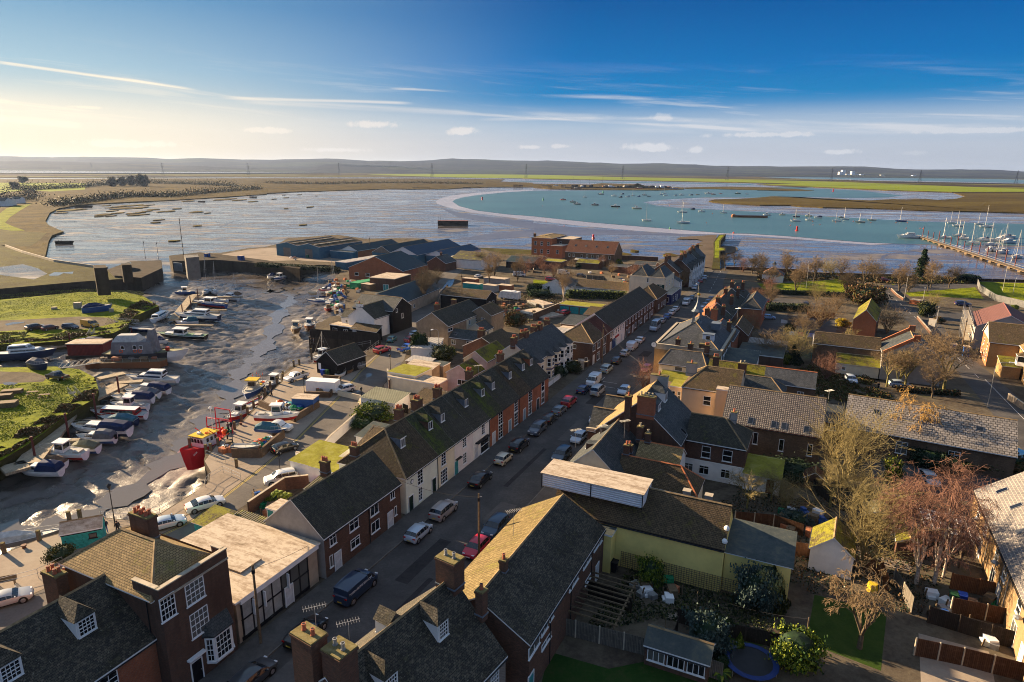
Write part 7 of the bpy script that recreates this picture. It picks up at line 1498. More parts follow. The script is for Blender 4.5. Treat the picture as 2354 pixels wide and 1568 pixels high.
boat('boat under a bright blue tarpaulin standing on the grass bank',gp('E850,160',-.7),R(35),L=8,B=2.8,F=1.6,cabin=Q81,canopy=Q44,hull=Q43,group=Q87,name='covered_boat')
boat('dark green moored pod-like boat cover on the lower grass',gp('E340,660',-.5),R(-20),L=5.5,B=2.4,F=1.2,cabin=Q81,canopy=Q41,hull=Q44,group=Q87,name='covered_boat')
boat('small wooden dinghy leaning by the dark quay shed',gp('F735,925',.2),R(70),L=2.8,B=1.2,F=.5,hull='wood',cabin=Q78,group=Q88,name=Q89)
boat('grey upturned dinghy beside the dark quay shed',gp('F800,890',.4),R(5),L=3.4,B=1.4,F=.5,hull=Q41,cabin=Q81,canopy=Q41,group=Q88,name=Q89)
boat('white and orange punt lying in front of the quay shed',gp('F655,960',.2),R(60),L=2.8,B=1.3,F=.5,hull=Q37,cabin=Q78,group=Q88,name=Q89)
boat('red fishing punt on a trailer next to the white pickup',gp('M1020,400',.7),R(2),L=7.5,B=2.3,F=.9,hull='red',stripe=Q37,cabin=Q71,group=Q88,name='fishing_punt')
boat('upturned blue dinghy laid over the quay bay wall',gp('M970,505',1.),R(-8),L=5.5,B=1.5,F=.35,hull=Q43,cabin=Q81,canopy=Q60,group=Q88,name=Q89)
boat('pale ribbed dinghy resting inside the nearest brick bay',gp('M750,660',1.1),R(-5),L=4.6,B=1.5,F=.4,hull=Q41,cabin=Q78,group=Q88,name=Q89)
boat('silver cigar-shaped boat hull afloat at the left quay edge',gp('I130,345',-1.6),R(25),L=9,B=1.7,F=.6,hull=Q41,cabin=Q81,canopy=Q37,name='boat',group=Q76)
RG='small boats moored in the river'
def RB(q,kind,L,hull,lab,mast=0,rz=None,canopy=None,boot=None,cabc=Q37,sail=None,i=0,B=None):
 v=gp(q,-2.9);v.z=-2.75
 boat(lab,v,R(170+(hash_(q)%24)-12) if rz is None else R(rz),L=L,B=B or round(L*.34,1),F=round(.11*L+.1,1),hull=hull,cabin=kind,mast=mast,canopy=canopy,boot=boot,cabc=cabc,group=RG,det=0,sail=sail,name=Q85 if mast else 'moored_boat')
def hash_(s): return sum(ord(c)*(i+7) for i,c in en_(s))
rl=[('C265,590',Q71,9,'red','blue hull red deck boat, leftmost of the mooring line',0),('C350,610',Q71,9,Q84,'black workboat second in the left mooring line',0),('C390,628',Q71,9,Q44,'navy workboat just right of the black one',0),
('C545,636',Q71,10,Q44,'blue and white workboat, middle of the mooring line',0),('C727,652',Q71,12,Q84,'black barge-like boat with orange wheelhouse',0),('C916,668',Q71,12,Q42,'cream fishing boat near the tip of the mudbank',0),
('C458,566',Q80,7,Q37,'small yacht with bare mast beyond the mooring line',8),('C598,540',Q71,11,Q44,'navy boat moored below the green buoy',0),('C715,556',Q71,10,Q37,'white cruiser in the back row of moorings',0),('C770,567',Q75,7,Q44,'small navy boat in the back row',0),
('C785,540',Q75,8,Q37,'white boat in the farthest row left of the yachts',0),('C836,563',Q75,8,Q37,'pale cruiser right of the small navy boat',0),('C880,552',Q80,8,Q37,'white yacht with mast in the back row centre',11),('C932,560',Q75,6,Q43,'small blue-grey boat in the back row centre',0),
('C982,547',Q71,9,Q44,'dark boat with mast left of the mud tip',6),('C1020,558',Q75,7,Q44,'navy hulled boat above the mud tip',0),('C1127,542',Q75,8,Q37,'white boat with pole beside the tall yacht',7),('C1158,535',Q80,9,Q37,'yacht in the back row with tall mast',12),('C1168,552',Q75,8,Q37,'white cruiser in front of the back row yacht',0),
('C1256,552',Q75,6,Q37,'tiny white boat above the brown mudbank',0),('C1308,548',Q71,9,Q37,'pale boat with orange trim above the mudbank',0),('C1393,548',Q75,8,Q37,'white boat left of the red workboat cluster',0),('C1453,545',Q78,7,'wood','low wooden boat by the workboat cluster',0),('C1550,535',Q71,16,Q37,'white workboat cluster with red boat alongside',0),('C1590,540',Q71,9,'red','red boat beside the white workboat',0),
('C1657,535',Q75,6,'red','small red boat right of the workboat cluster',0),('C1805,535',Q71,12,Q83,'low green workboat in the far channel',0),('C1887,538',Q75,7,Q43,'small blue boat in the far channel',0),
('C1003,775',Q80,9,Q37,'white yacht nearest the long mud edge on the left',14),('C1317,700',Q80,11,Q37,'white two-cabin yacht behind the nearest yacht',12),('C1322,795',Q80,12,Q37,'largest white yacht in the middle of the river',17),('C1408,673',Q81,6,Q44,'small navy covered boat off the mudbank',0),('C1488,694',Q71,8,Q37,'white cruiser right of the navy covered boat',0),
('C1680,704',Q80,8,Q37,'white yacht with red tender off the mudbank',9),('C2063,725',Q71,8,Q37,'white motor boat beside the long rusty lighter',0),('C2200,722',Q71,6,Q42,'cream boat between the lighter and the marina',0),('D345,740',Q71,7,Q44,'dark yacht hull behind the white yacht',8),('D338,778',Q80,9,Q37,'white yacht with dark sprayhood above the red buoy',11),('D455,733',Q71,7,Q42,'cream boat in the middle row right of centre',0),('D460,768',Q80,7,Q37,'small white yacht right of the red buoy',8),('D538,748',Q75,8,Q37,'white cruiser with red ensign right of centre',0),
('D700,778',Q80,8,Q37,'white yacht with slanting mast right of centre',10),('D742,745',Q75,6,Q41,'small grey boat behind the slanting mast yacht',0),('D772,762',Q80,8,Q37,'white yacht with the tallest mast right of centre',11),('D908,788',Q80,9,Q42,'yellow-striped yacht with dark boom cover',7),('D1012,770',Q80,8,Q42,'cream yacht alone in mid river on the right',6),('D1268,780',Q80,10,Q43,'blue-hulled yacht on the right of the moorings',12),('D1712,795',Q80,7,Q37,'white yacht with blue canopy beyond the pontoon',10),('D1770,822',Q80,9,Q37,'white yacht directly behind the pontoon piles',12),('D1958,806',Q80,8,Q37,'small white yacht on the far right moorings',9),('D2020,830',Q80,11,Q37,'large white yacht at the far right moorings',17)]
for q,k,L,h,lb,ma in rl: RB(q,k,L,h,lb,mast=ma,canopy=Q44 if k in(Q81,Q75) and len(lb)%2 else None)
lg=empty('lighter',gp('C1905,742',-2.9),R(-6),'long rusty empty lighter anchored in mid river','barge')
b=MB();b.prism([(-17,-3),(16,-3),(18,0),(16,3),(-17,3)],-.3,2.,HM(Q65,HC[Q65]),HM('dark2',(.03,.03,.03)));b.obj(Q77,lg)
b=MB();b.box((-16.5,-2.5,2.),(-14,2.5,2.9),HM('lighter_orange',(.35,.15,.05)));b.obj(Q66,lg)
lg=empty('mud_barge',gp('B1645,812',-3),R(0),'dark rectangular steel barge lying on the mudflat','barge');b=MB();b.box((-12,-4,-.2),(12,4,3.6),WALLD);b.box((-12.1,-4.1,3.6),(12.1,4.1,3.9),HM(Q65,HC[Q65]));b.obj(Q77,lg)
b=MB();
for x in (-11.5,-10): b.cyl((x,0,3),(x,0,7),.12,.1,WOODP,4)
b.obj('post',lg)
for q,sc_,lb in (('A570,975',1.2,'rotting dark boat wreck on the mud near the left shore'),('A740,655',2.2,'low dark hulk stranded at the far left shore'),('B1360,488',4.5,'long dark hulk lying along the far mud edge'),('B1765,484',2.2,'dark wreck at the far mud edge near the river bend'),('A1780,608',1,'small dark wreck on the upper mudflat'),('B1640,490',1.1,'tiny black wreck left of the bend'),('A2235,568',1.3,'small blue boat stranded on the upper mudflat')):
 v=gp(q,-3);r=empty('wreck',v,R(0),lb,'wreck','old wrecks on the mudflat');b=MB();rg=hull_rings(9*sc_,3*min(sc_,2.4),1.2*min(sc_,1.6),.4);b.loft(rg,WALLD,close=False,cap=False);b.face(rg[0],WALLD);b.obj(Q77,r,uv=False)
 b=MB();rr_=random.Random(int(sc_*10))
 for i in range(6): x=(i-2.5)*1.4*sc_;b.cyl((x,-1,.5),(x,-1.1,1.4+rr_.random()*1.2),.1,.08,WALLD,4)
 b.obj('ribs',r)
jr=empty('gravel_jetty',gp('C850,488',-2.9),R(0),'dark working jetty with rusty machinery beyond the river','jetty');b=MB();b.box((-160,-6,0),(110,22,3.2),WALLD);b.obj('deck',jr);rnd=random.Random(9)
b=MB()
for i in range(46):
 x=rnd.uniform(-150,105);s=rnd.uniform(2,6);b.box((x,rnd.uniform(-4,8),3.2),(x+s*1.6,rnd.uniform(9,14),3.2+s*.8),[WALLD,HM(Q65,HC[Q65]),BR['greym'],TRIM][rnd.choice((0,0,1,2,0,0,3))])
b.obj('machinery',jr)
b=MB();b.loft([[(20+30*M_.cos(t)*f,8+12*M_.sin(t)*f,3+10*(1-f)) for t in [6.283*i/12 for i in range(12)]] for f in (1,.6,.05)],SCRUB);b.obj('spoil_heap',jr)
for q,L,hc,lb in (('C380,495',26,Q65,'large moored dredger with pale deckhouse at the jetty'),('C930,492',20,'red','red and white tug lying at the jetty'),('C1240,494',22,Q43,'blue-white workboat at the right end of the jetty'),('C110,468',18,Q65,'rusty boat with red deckhouse at the left of the jetty'),('C200,466',14,Q37,'white boat beside the rusty one at the jetty')):
 v=gp(q,-2.9);v.z=-2.8;boat(lb,v,R(182),L=L,B=6,F=2.6,hull=hc,cabin=Q71,group='workboats at the far jetty',det=0,name='workboat')
for q,lb in (('C145,490','cluster of tall wooden piles left of the jetty'),('C265,488','second cluster of wooden piles at the jetty'),('B2195,482','small pile gantry at the left end of the jetty'),('B2240,484','pile gantry nearest the river bend')):
 v=gp(q,-2.9);r=empty('mooring_piles',v,0,lb,'piles','wooden pile clusters');b=MB()
 for i in range(6): b.cyl((i*1.8-4,(i%2)*2,0),(i*1.8-4,(i%2)*2,8),.5,.5,WALLD,5)
 b.box((-5,-.5,6),(6,2.5,7),WALLD);b.obj('pile_frame',r)
for q,h,lb in (('C350,455',22,'tall thin crane mast behind the dredger'),('C497,465',22,'thin mast pole at the jetty'),('C612,465',26,'tallest mast pole at the jetty'),('C412,462',16,'short mast pole left of centre at the jetty')):
 v=gp(q,-2);b=MB();b.cyl((0,0,0),(0,0,h),.5,.3,WALLD,4);tag(b.obj('jetty_mast',None,v),lb,'mast','masts at the far jetty')
def buoy(q,c,h,lb,r=.9,cone=True):
 v=gp(q,-2.9);b=MB();b.cyl((0,0,-.1),(0,0,.5),r,r*.8,c,10);b.cyl((0,0,.5),(0,0,h),r*.55,r*(.15 if cone else .5),c,8);tag(b.obj('buoy',None,v),lb,'buoy','channel buoys')
RB_=Pn('buoy_red',(.65,.02,.02),.4);GB_=Pn('buoy_green',(.02,.28,.10),.5)
buoy('D348,862',RB_,3.6,'big red can buoy right of the causeway',1.4,False);buoy('B1903,588',RB_,4.5,'red buoy in the river bend',1.6,False);buoy('C530,925',RB_,2.4,'red buoy stranded on the mud behind the orange block',1.1,False)
buoy('C87,592',GB_,4.5,'green conical buoy near the river bend',1.7);buoy('C615,525',GB_,6,'green conical buoy in the back row of moorings',2);buoy('C1205,842',GB_,1.6,'small green buoy beside the mud edge',.8);buoy('D670,515',RB_,6,'red buoy in the far channel',2.2,False);buoy('C1768,882',RB_,1.,'small red mooring buoy off the causeway',.8,False)
rnd=random.Random(5);pb=None
for i in range(26):
 q='%s%d,%d'%(('C',rnd.randint(60,2300),rnd.randint(590,830)) if i%2 else ('D',rnd.randint(50,1500),rnd.randint(760,850)))
 v=gp(q,-2.9);v.z=-2.7
 if toSP(v)[0]<0: continue
 if pb is None: b=MB();b.sphere((0,0,0),.4,ORG,8);pb=b.obj('mooring_buoy',None,v);tag(pb,'small orange mooring buoy floating on the river','buoy','small orange mooring buoys')
 else: c=pb.copy();COL.objects.link(c);c.location=v
def segmesh(name,segs,mat,n=3):
 A=np.array([s[0] for s in segs],float);B=np.array([s[1] for s in segs],float);r0=np.array([s[2] for s in segs])[:,None];r1=np.array([s[3] for s in segs])[:,None]
 d=B-A;d/=np.linalg.norm(d,axis=1)[:,None]+1e-9
 ref=np.where(np.abs(d[:,2:3])<.9,np.array([[0,0,1.]]),np.array([[1.,0,0]]));u=np.cross(d,ref);u/=np.linalg.norm(u,axis=1)[:,None];w=np.cross(d,u)
 V=[]
 for P,r in ((A,r0),(B,r1)):
  for i in range(n): t=6.28318*i/n;V.append(P+u*M_.cos(t)*r+w*M_.sin(t)*r)
 V=np.stack(V,1).reshape(-1,3);k=len(segs);base=(np.arange(k)*2*n)[:,None,None]
 f=np.array([[i,(i+1)%n,n+(i+1)%n,n+i] for i in range(n)])[None]+base;f=f.reshape(-1,4)
 me=bpy.data.meshes.new(name);me.vertices.add(len(V));me.vertices.foreach_set('co',V.ravel());me.loops.add(f.size);me.loops.foreach_set(Q20,f.ravel());me.polygons.add(len(f));me.polygons.foreach_set(Q21,np.arange(0,f.size,4));me.update();me.materials.append(mat);return me
BARKS=dict(grey=Pn('bark_grey',(.13,.10,.065),.9,var=.4,sc=3),birch=Pn('bark_birch',(.62,.52,.42),.7,var=.6,sc=4),olive=Pn('bark_olive',(.22,.19,.07),.9,var=.4,sc=3))
TWIGS=dict(tan=Pn('twigs_tan',(.22,.155,.085),.9,var=.3,sc=1),red=Pn('twigs_reddish',(.22,.115,.08),.9,var=.3,sc=1),gold=Pn('twigs_golden',(.48,.29,.09),.9,var=.3,sc=1),dark=Pn('twigs_dark',(.10,.075,.045),.9,var=.3,sc=1),olive=Pn('twigs_olive',(.26,.21,.09),.9,var=.3,sc=1))
_tr={}
def bare_meshes(kind,seed):
 k=(kind,seed)
 if k in _tr: return _tr[k]
 rnd=random.Random(seed*17+3);T=[];Cn=[]
 H=10. ;par=dict(broad=(7,.62,.55,4,.0,.5),bush=(13,.68,.8,4,.0,.1),birch=(4,.58,.5,4,.35,1.5),willow=(5,.55,.6,4,.5,1.4),round=(6,.62,.75,4,.05,2.6),tall=(5,.64,.32,4,.0,1.5))[kind]
 nb,sr,spr,lv,droop,th=par
 def grow(p,d,L,r,l):
  st=3 if l<2 else 2;q=p
  for i in range(st):
   nd=(d+V3((rnd.gauss(0,.13),rnd.gauss(0,.13),rnd.gauss(.04,.08)-droop*(l>2)*.35))).normalized();e=q+nd*L/st;a=r*(1-.5*i/st);c=r*(1-.5*(i+1)/st)
   (T if l<2 else Cn).append((q,e,max(a,.015),max(c,.011)));q=e;d=nd
   if l<lv+1:
    for _ in range([0,2,2,2,3][min(l,4)] if i or l>1 else 0):
     ax=V3((rnd.gauss(0,1),rnd.gauss(0,1),rnd.gauss(0,.5)));nd2=(d+ax.normalized()*(.75 if l<3 else .95)).normalized()
     if droop and l>=2: nd2.z-=droop;nd2.normalize()
     elif l<3: nd2.z+=.18;nd2.normalize()
     grow(q,nd2,L*sr*rnd.uniform(.8,1.15),c*.62,l+1)
 top=V3((0,0,th))
 if th>.3: T.append((V3((0,0,-.3)),top,.22,.18))
 for i in range(nb):
  a=6.283*(i+rnd.random()*.6)/nb;el=rnd.uniform(.25,1)*spr;d=V3((M_.cos(a)*el,M_.sin(a)*el,1)).normalized();b=top*(1 if kind not in(Q90,Q91) else rnd.uniform(.7,1.3))
  grow(b,d,H*(.36 if kind!=Q92 else .42)*rnd.uniform(.8,1.15),.12,1 if kind!=Q92 else 2)
 if kind in(Q90,Q91):
  for j in range(2): d=V3((rnd.uniform(-.2,.2),rnd.uniform(-.2,.2),1)).normalized();grow(top,d,H*.55,.14,1)
 _tr[k]=(T,Cn,max([s[1].z for s in Cn] or [H]));return _tr[k]
_tm={}
def tree(q,h,kind=Q93,twig='tan',bark=Q41,label='',seed=None,name='bare_tree',group='bare winter trees',z=0,wide=1.,cat='tree'):
 v=gp(q,z) if is_(q,str) else W(q[0],q[1],z)
 seed=(hash_(label)%3) if seed is None else seed;T,Cn,zz=bare_meshes(kind,seed);s=h/zz
 k=(kind,seed,twig,bark)
 if k not in _tm: _tm[k]=(segmesh('trunk',T,BARKS[bark],6) if T else None,segmesh('crown',Cn,TWIGS[twig],3))
 r=empty(name,(v.x,v.y,z),(hash_(label)%628)/100,label,cat,group)
 for nm,me in zip(('trunk','crown'),_tm[k]):
  if me: link(nm,me,r,scale=(s*wide,s*wide,s))
 return r
def leafmat(n,c1,c2):
 m=Pn('leaves_'+n,c1,.7,c2=c2,sc=1.2);return m
LV=dict(green=leafmat(Q83,(.035,.075,.012),(.012,.03,.008)),lime=leafmat(Q94,(.20,.23,.02),(.09,.12,.012)),dark=leafmat(Q33,(.015,.032,.012),(.008,.016,.008)),yellow=leafmat(Q61,(.42,.33,.02),(.25,.2,.02)),blue=leafmat('bluegreen',(.06,.09,.075),(.03,.05,.045)),brown=leafmat(Q30,(.16,.085,.035),(.08,.045,.02)),cream=leafmat(Q42,(.34,.32,.14),(.16,.18,.06)),olive=leafmat(Q82,(.08,.085,.02),(.035,.04,.012)))
def leafmesh(n,pts,nrm_sz,mats,rnd,seed=1):
 rs=np.random.RandomState(seed);k=len(pts);P=np.array(pts);a=rs.normal(size=(k,3));a/=np.linalg.norm(a,axis=1)[:,None];c=rs.normal(size=(k,3));c=np.cross(a,c);c/=np.linalg.norm(c,axis=1)[:,None]
 s=nrm_sz*rs.uniform(.6,1.3,(k,1));V=np.stack([P-a*s,P+c*s*.7,P+a*s,P-c*s*.7],1).reshape(-1,3);f=np.arange(4*k)
 me=bpy.data.meshes.new(n);me.vertices.add(4*k);me.vertices.foreach_set('co',V.ravel());me.loops.add(4*k);me.loops.foreach_set(Q20,f);me.polygons.add(k);me.polygons.foreach_set(Q21,np.arange(0,4*k,4));me.update()
 for m in mats: me.materials.append(m)
 if len(mats)>1: me.polygons.foreach_set('material_index',(rs.rand(k)>.6).astype(int))
 return me
def bush_mesh(col,shape,seed,n=4200,col2=None):
 k=('b',col,shape,seed,col2)
 if k in _tm: return _tm[k]
 rs=np.random.RandomState(seed);P=[];cl=rs.normal(size=(26,3));cl/=np.linalg.norm(cl,axis=1)[:,None];cl*=rs.uniform(.55,.9,(26,1))
 while len(P)<n:
  c=cl[rs.randint(26)];p=c+rs.normal(size=3)*.16
  if shape=='box': p=rs.uniform(-1,1,3);j=rs.randint(3);p[j]=np.sign(p[j])*rs.uniform(.85,1.03)
  if shape=='cone': t=rs.uniform(0,1)**.6;a=rs.uniform(0,6.28);r=(t)*rs.uniform(.75,1.05)*(1+.12*M_.sin(a*5+t*9));p=np.array([r*M_.cos(a),r*M_.sin(a),1-2*t])
  P.append(p)
 P=np.array(P);P[:,2]=(P[:,2]+1)/2
 _tm[k]=leafmesh(Q95,P,.052 if shape!='box' else .07,[LV[col]]+([LV[col2]] if col2 else []),None,seed);return _tm[k]
def bush(q,w,h,col=Q83,shape=Q96,label='',name='shrub',d=None,group=None,col2=None,z=0,rz=0,cat='shrub',n=4200):
 v=gp(q,z) if is_(q,str) else W(q[0],q[1],z)
 r=empty(name,(v.x,v.y,z),rz,label,cat,group);link(Q95,bush_mesh(col,shape,hash_(label)%3+1,n,col2),r,scale=(w/2,(d or w)/2,h))
 b=MB();b.cyl((0,0,-.1),(0,0,h*.5),.08,.05,BARKS[Q41],5);b.obj('stem',r)
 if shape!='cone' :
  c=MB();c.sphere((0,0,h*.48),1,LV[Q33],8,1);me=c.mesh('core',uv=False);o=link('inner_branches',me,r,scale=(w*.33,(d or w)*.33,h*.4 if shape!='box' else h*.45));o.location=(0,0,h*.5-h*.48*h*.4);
 return r
for t in (('Q760,1010',13,Q92,Q82,Q82,'huge multi-stemmed bare tree in front of the pantile hall',0,1.),('Q1390,700',11,'willow',Q38,Q90,'golden-twigged bare tree in front of the pale slate roof',1,.9),('Q1860,790',7,Q91,'red',Q90,'slim bare birch against the pale slate hall wall',1,.8),
 ('L930,560',12,Q92,Q82,Q82,'bare multi-stemmed tree beside the white garage',1,.85),('L1400,700',13,Q90,'red',Q90,'left birch of the white-stemmed group with reddish twigs',1,.95),('L1560,700',15,Q90,'red',Q90,'tall white-stemmed birch with reddish twigs by the conservatory',0,.9),('L900,1270',9,'willow','tan',Q41,'weeping bare tree near the garden sheds',1,1.1),('L1640,640',11,Q90,'red',Q90,'third white-stemmed birch nearest the terrace',2,.8),
 ('Q1730,1220',7,Q92,'red',Q41,'small reddish bare tree below the silver saloon',1,.9),('O1650,1310',6,Q97,Q82,Q82,'spreading bare fruit tree behind the yellow building',1,1.3),
 ('H320,850',9,Q92,Q82,Q82,'broad bare tree in the orchard behind the brick row',0,1.3),('H120,830',8,Q92,'tan',Q41,'left bare tree in the orchard behind the brick row',1,1.2),('H760,840',9,Q93,Q82,Q82,'bare tree in front of the pantiled wing',1,.7),('H600,1010',7,Q92,'red',Q41,'reddish bare shrub tree above the slate hall corner',2,.9),
 ('H1140,1060',9,Q97,'tan',Q82,'bare street tree left of the grey gable',1,1.1),('H1300,1080',10,Q97,'tan',Q82,'bare street tree in the middle of the grey gable',2,1.1),('H1640,1120',12,Q97,'tan',Q82,'big bare tree at the road by the slate hall',0,1.2),('H1540,1160',9,Q91,'tan',Q41,'bare tree next to the big roadside tree',2,1.2),
 ('H550,540',10,Q92,'tan',Q41,'large pale bare tree left of the mossy-roofed house',0,1.1),('H1140,590',8.5,Q92,'tan',Q41,'round bare tree right of the mossy-roofed house',1,1.1),('H940,560',5,Q91,'tan',Q41,'thin bare tree in front of the mossy-roofed house',2,1.2),
 ('H335,240',12,Q93,'tan',Q41,'tall bare park tree near the pavilion',1,.9),('H500,130',11,Q93,'tan',Q41,'second bare park tree along the shore',0,.9),('H780,270',11,Q93,Q33,Q41,'dark bare park tree by the shore road',2,1.1),('H930,180',12,Q97,'tan',Q41,'spreading bare park tree before the mudflat',1,1.),('H660,90',9,Q92,Q82,Q82,'greenish bare tree at the sea wall',2,1.),('H740,80',9,Q92,'tan',Q41,'bare tree at the sea wall beside the greenish one',0,.9),
 ('H520,310',8,Q92,Q82,Q41,'small bare tree at the edge of the car park',2,.9),('H1250,220',12,Q93,'tan',Q41,'wide bare tree left of the conifer',1,1.2),('H1530,190',11,Q97,'tan',Q41,'bare tree right of the conifer',0,1.),('H1690,190',9,Q97,Q33,Q41,'low spreading bare tree near the playing field fence',2,1.2),('H95,240',7,Q92,'red',Q41,'small reddish bare tree beside the pavilion',1,.9),
 ('D20,1300',10,Q93,Q33,Q41,'bare tree between pavilion and mudflat',2,1.),('C1770,1200',9,Q97,Q33,Q41,'dark bare tree at the shore left of the pavilion',1,1.2),('C1930,1240',9,Q93,Q33,Q41,'dark bare tree behind the brick chimneys',0,1.2),('C2010,1230',10,Q97,'tan',Q41,'bare tree at the water edge near the pavilion',2,1.),
 ('F1385,340',12,Q93,Q33,Q41,'dense bare tree beside the lane and tin-roofed shed',0,1.05),('F1420,250',11,Q93,Q33,Q41,'second dense bare tree in the lane',1,1.),('B1410,1480',6,Q91,Q33,Q41,'slim trunk at the foot of the lane trees',2,.8),('F1965,170',13,Q91,'tan',Q41,'tall thin bare tree by the red container',0,.8),('F2010,110',13,Q91,'tan',Q41,'pair of slim bare trees behind the containers',1,.9),('F2215,140',11,Q93,'tan',Q41,'bare tree with round crown near the camper van',2,.8),('B1880,1190',9,Q91,'tan',Q41,'bare tree standing before the white barn',1,1.),
 ('C265,1490',13,Q91,'tan',Q90,'tall pale bare tree over the pub yard',2,1.),('C100,1290',7,Q97,'red',Q41,'small bare tree by the red car yard',0,1.),('C180,1270',7,Q92,'red',Q41,'reddish bare tree in the gravel yard',1,1.),('C600,1200',7,Q97,'red',Q41,'bare tree before the long flats',2,1.),('C900,1310',8,Q92,'red',Q41,'large brown bare hedge tree behind the pub',0,1.6),('C1310,1370',9,Q92,'tan',Q41,'bare tree between the pub and the white bay house',1,1.),
 ('G1840,640',8,Q92,'tan',Q41,'leftmost bare tree of the orchard by the town hall',2,1.2),('H420,700',8,Q97,'tan',Q82,'bare tree at the right of the orchard plot',0,1.2),('H1500,900',10,Q92,'tan',Q82,'tangled bare tree against the grey gable',0,1.1),('Q640,1180',7,Q97,Q82,Q82,'leaning bare tree under the huge tree',2,1.3),('L1200,330',10,Q90,'red',Q41,'reddish bare tree between garage and birches',2,1.1),('L1780,560',8,Q90,'red',Q41,'drooping reddish tree by the terrace windows',1,.9),('C2100,1330',8,Q93,'tan',Q41,'bare tree in front of the pavilion lawn',1,1.2),('H1050,150',9,Q92,Q33,Q41,'dark bare tree beside the shore road bend',1,1.1),
 ('G975,1090',7,Q92,'red',Q90,'round bare bush tree on the right pavement',2,.9),('F2040,440',4.5,Q91,'tan',Q41,'small pollarded tree beside the black hall',1,1.3),('H1240,1040',8,Q93,Q82,Q82,'bare tree in front of the grey gable wall',0,1.),('Q120,1130',5,Q97,Q82,Q82,'low yellow-twigged shrub tree in the dark garden',2,1.2)):
 tree(t[0],t[1],t[2],t[3],t[4],t[5],t[6],wide=t[7])
for t in (('F2190,520',6,4,Q30,Q96,'dense brown bare hedge clump behind the terrace'),('F1360,780',4.6,5.4,Q83,Q96,'round bright evergreen tree beside the carport'),('F1560,830',6,3.6,Q82,Q96,'dark evergreen shrubs behind the felt-roofed sheds'),('F1630,790',2.4,2.4,Q94,Q96,'small lime-green shrub next to the dark evergreens'),
 ('G225,975',3.2,2.6,Q83,Q96,'round green shrub in the bay house garden'),('G355,930',4,2.4,Q82,Q96,'large clipped green shrub next to the round one'),('F950,1350',7,2.8,Q94,Q96,'spreading yellow-green ivy mass behind the first terrace house'),('F860,1420',4,1.6,Q83,Q96,'low green shrub at the foot of the ivy mass'),
 ('K1265,700',3.2,3,Q94,Q96,'bright green shrub in front of the yellow wall trellis'),('K2170,900',4.4,4.4,Q43,Q96,'grey-green conifer shrub at the end of the yellow wall'),('K2280,880',3.4,4.8,Q42,Q96,'cream variegated tall shrub by the yellow wall'),('L110,880',3.8,4.4,Q82,'cone','dark green conifer beside the cream variegated shrub'),
 ('K1760,1270',4.4,3.6,Q43,Q96,'blue-green shrub in the dark lower garden'),('K1950,1330',1.2,2.2,Q94,'cone','small lime conifer by the dark fence'),('K2045,1310',1.5,2.2,Q94,'cone','second small lime conifer by the dark fence'),('K1890,1450',1.6,1.4,Q83,Q96,'little green shrub near the trampoline'),('L330,1400',5,3.2,Q94,Q96,'big yellow-green shrub above the trampoline'),
 ('Q1180,950',2.6,3.4,Q94,Q96,'lime-green shrub under the huge bare tree'),('Q1500,800',7,2.6,Q33,Q96,'dark shrubbery along the slate hall wall'),('Q1700,850',6,2.2,Q82,Q96,'olive shrubbery near the hall window'),('Q2000,850',5,2.2,Q82,Q96,'olive bush at the right end of the hall'),('Q2240,880',5,3,Q30,Q96,'orange-brown bush at the corner of the hall'),
 ('H280,570',2.6,2.2,Q82,Q96,'clipped round olive bush above the washing line'),('H310,850',4.5,4.5,Q33,'cone','dark evergreen conifer among the orchard trees'),('H220,860',3.4,3.2,Q94,Q96,'bright yellow-green laurel in the orchard'),('H610,830',3,3,Q83,Q96,'ivy-green shrub beside the orchard'),('H750,530',4,2.4,Q61,Q96,'bright yellow flowering shrub by the mossy house'),
 ('H960,330',12,6.5,Q30,Q96,'large orange-brown bare thicket behind the mossy house'),('H840,270',7,5,Q30,Q96,'left part of the orange-brown thicket'),('H1480,440',5,4.5,Q82,Q96,'ivy-clad shrub by the road signs'),('H1600,500',3,2,Q30,Q96,'brown bush beside the grey control box'),('H2270,380',2.4,1.8,Q94,Q96,'small lime bush by the golden roof'),('H1850,130',10,3.2,Q33,Q96,'dark hedge clump at the sea wall corner'),
 ('C755,1180',3.2,3.6,Q94,Q96,'rounded lime tree beside the long flats'),('C415,1150',2.6,4.4,Q94,Q96,'yellow-green palm-like shrub before the flats'),('C400,1190',3.4,2.4,Q83,Q96,'dark green shrub before the flats'),('F2340,230',4,3,Q83,Q96,'green shrub by the motorhome'),('C60,1440',9,2.4,Q83,Q96,'low green hedge left of the pub yard'),
 ('I560,500',3.2,1.8,Q82,Q96,'ivy-covered planter by the quay railing'),('M1010,1150',2,1.2,Q94,Q96,'spiky lime plant in the yard behind the brown terrace'),('Q340,900',8,2.2,Q33,Q96,'dark shrubs below the huge tree'),('O1040,930',3.4,2,Q33,Q96,'dark hedge corner between the garden walls'),('Q330,1330',4,1.6,Q43,Q96,'grey-green garden shrub near the bench')):
 bush(t[0],t[1],t[2],t[3],t[4],t[5],col2={Q83:Q33,Q94:Q83,Q82:Q33,Q30:Q82}.get(t[3]),group='garden shrubs')
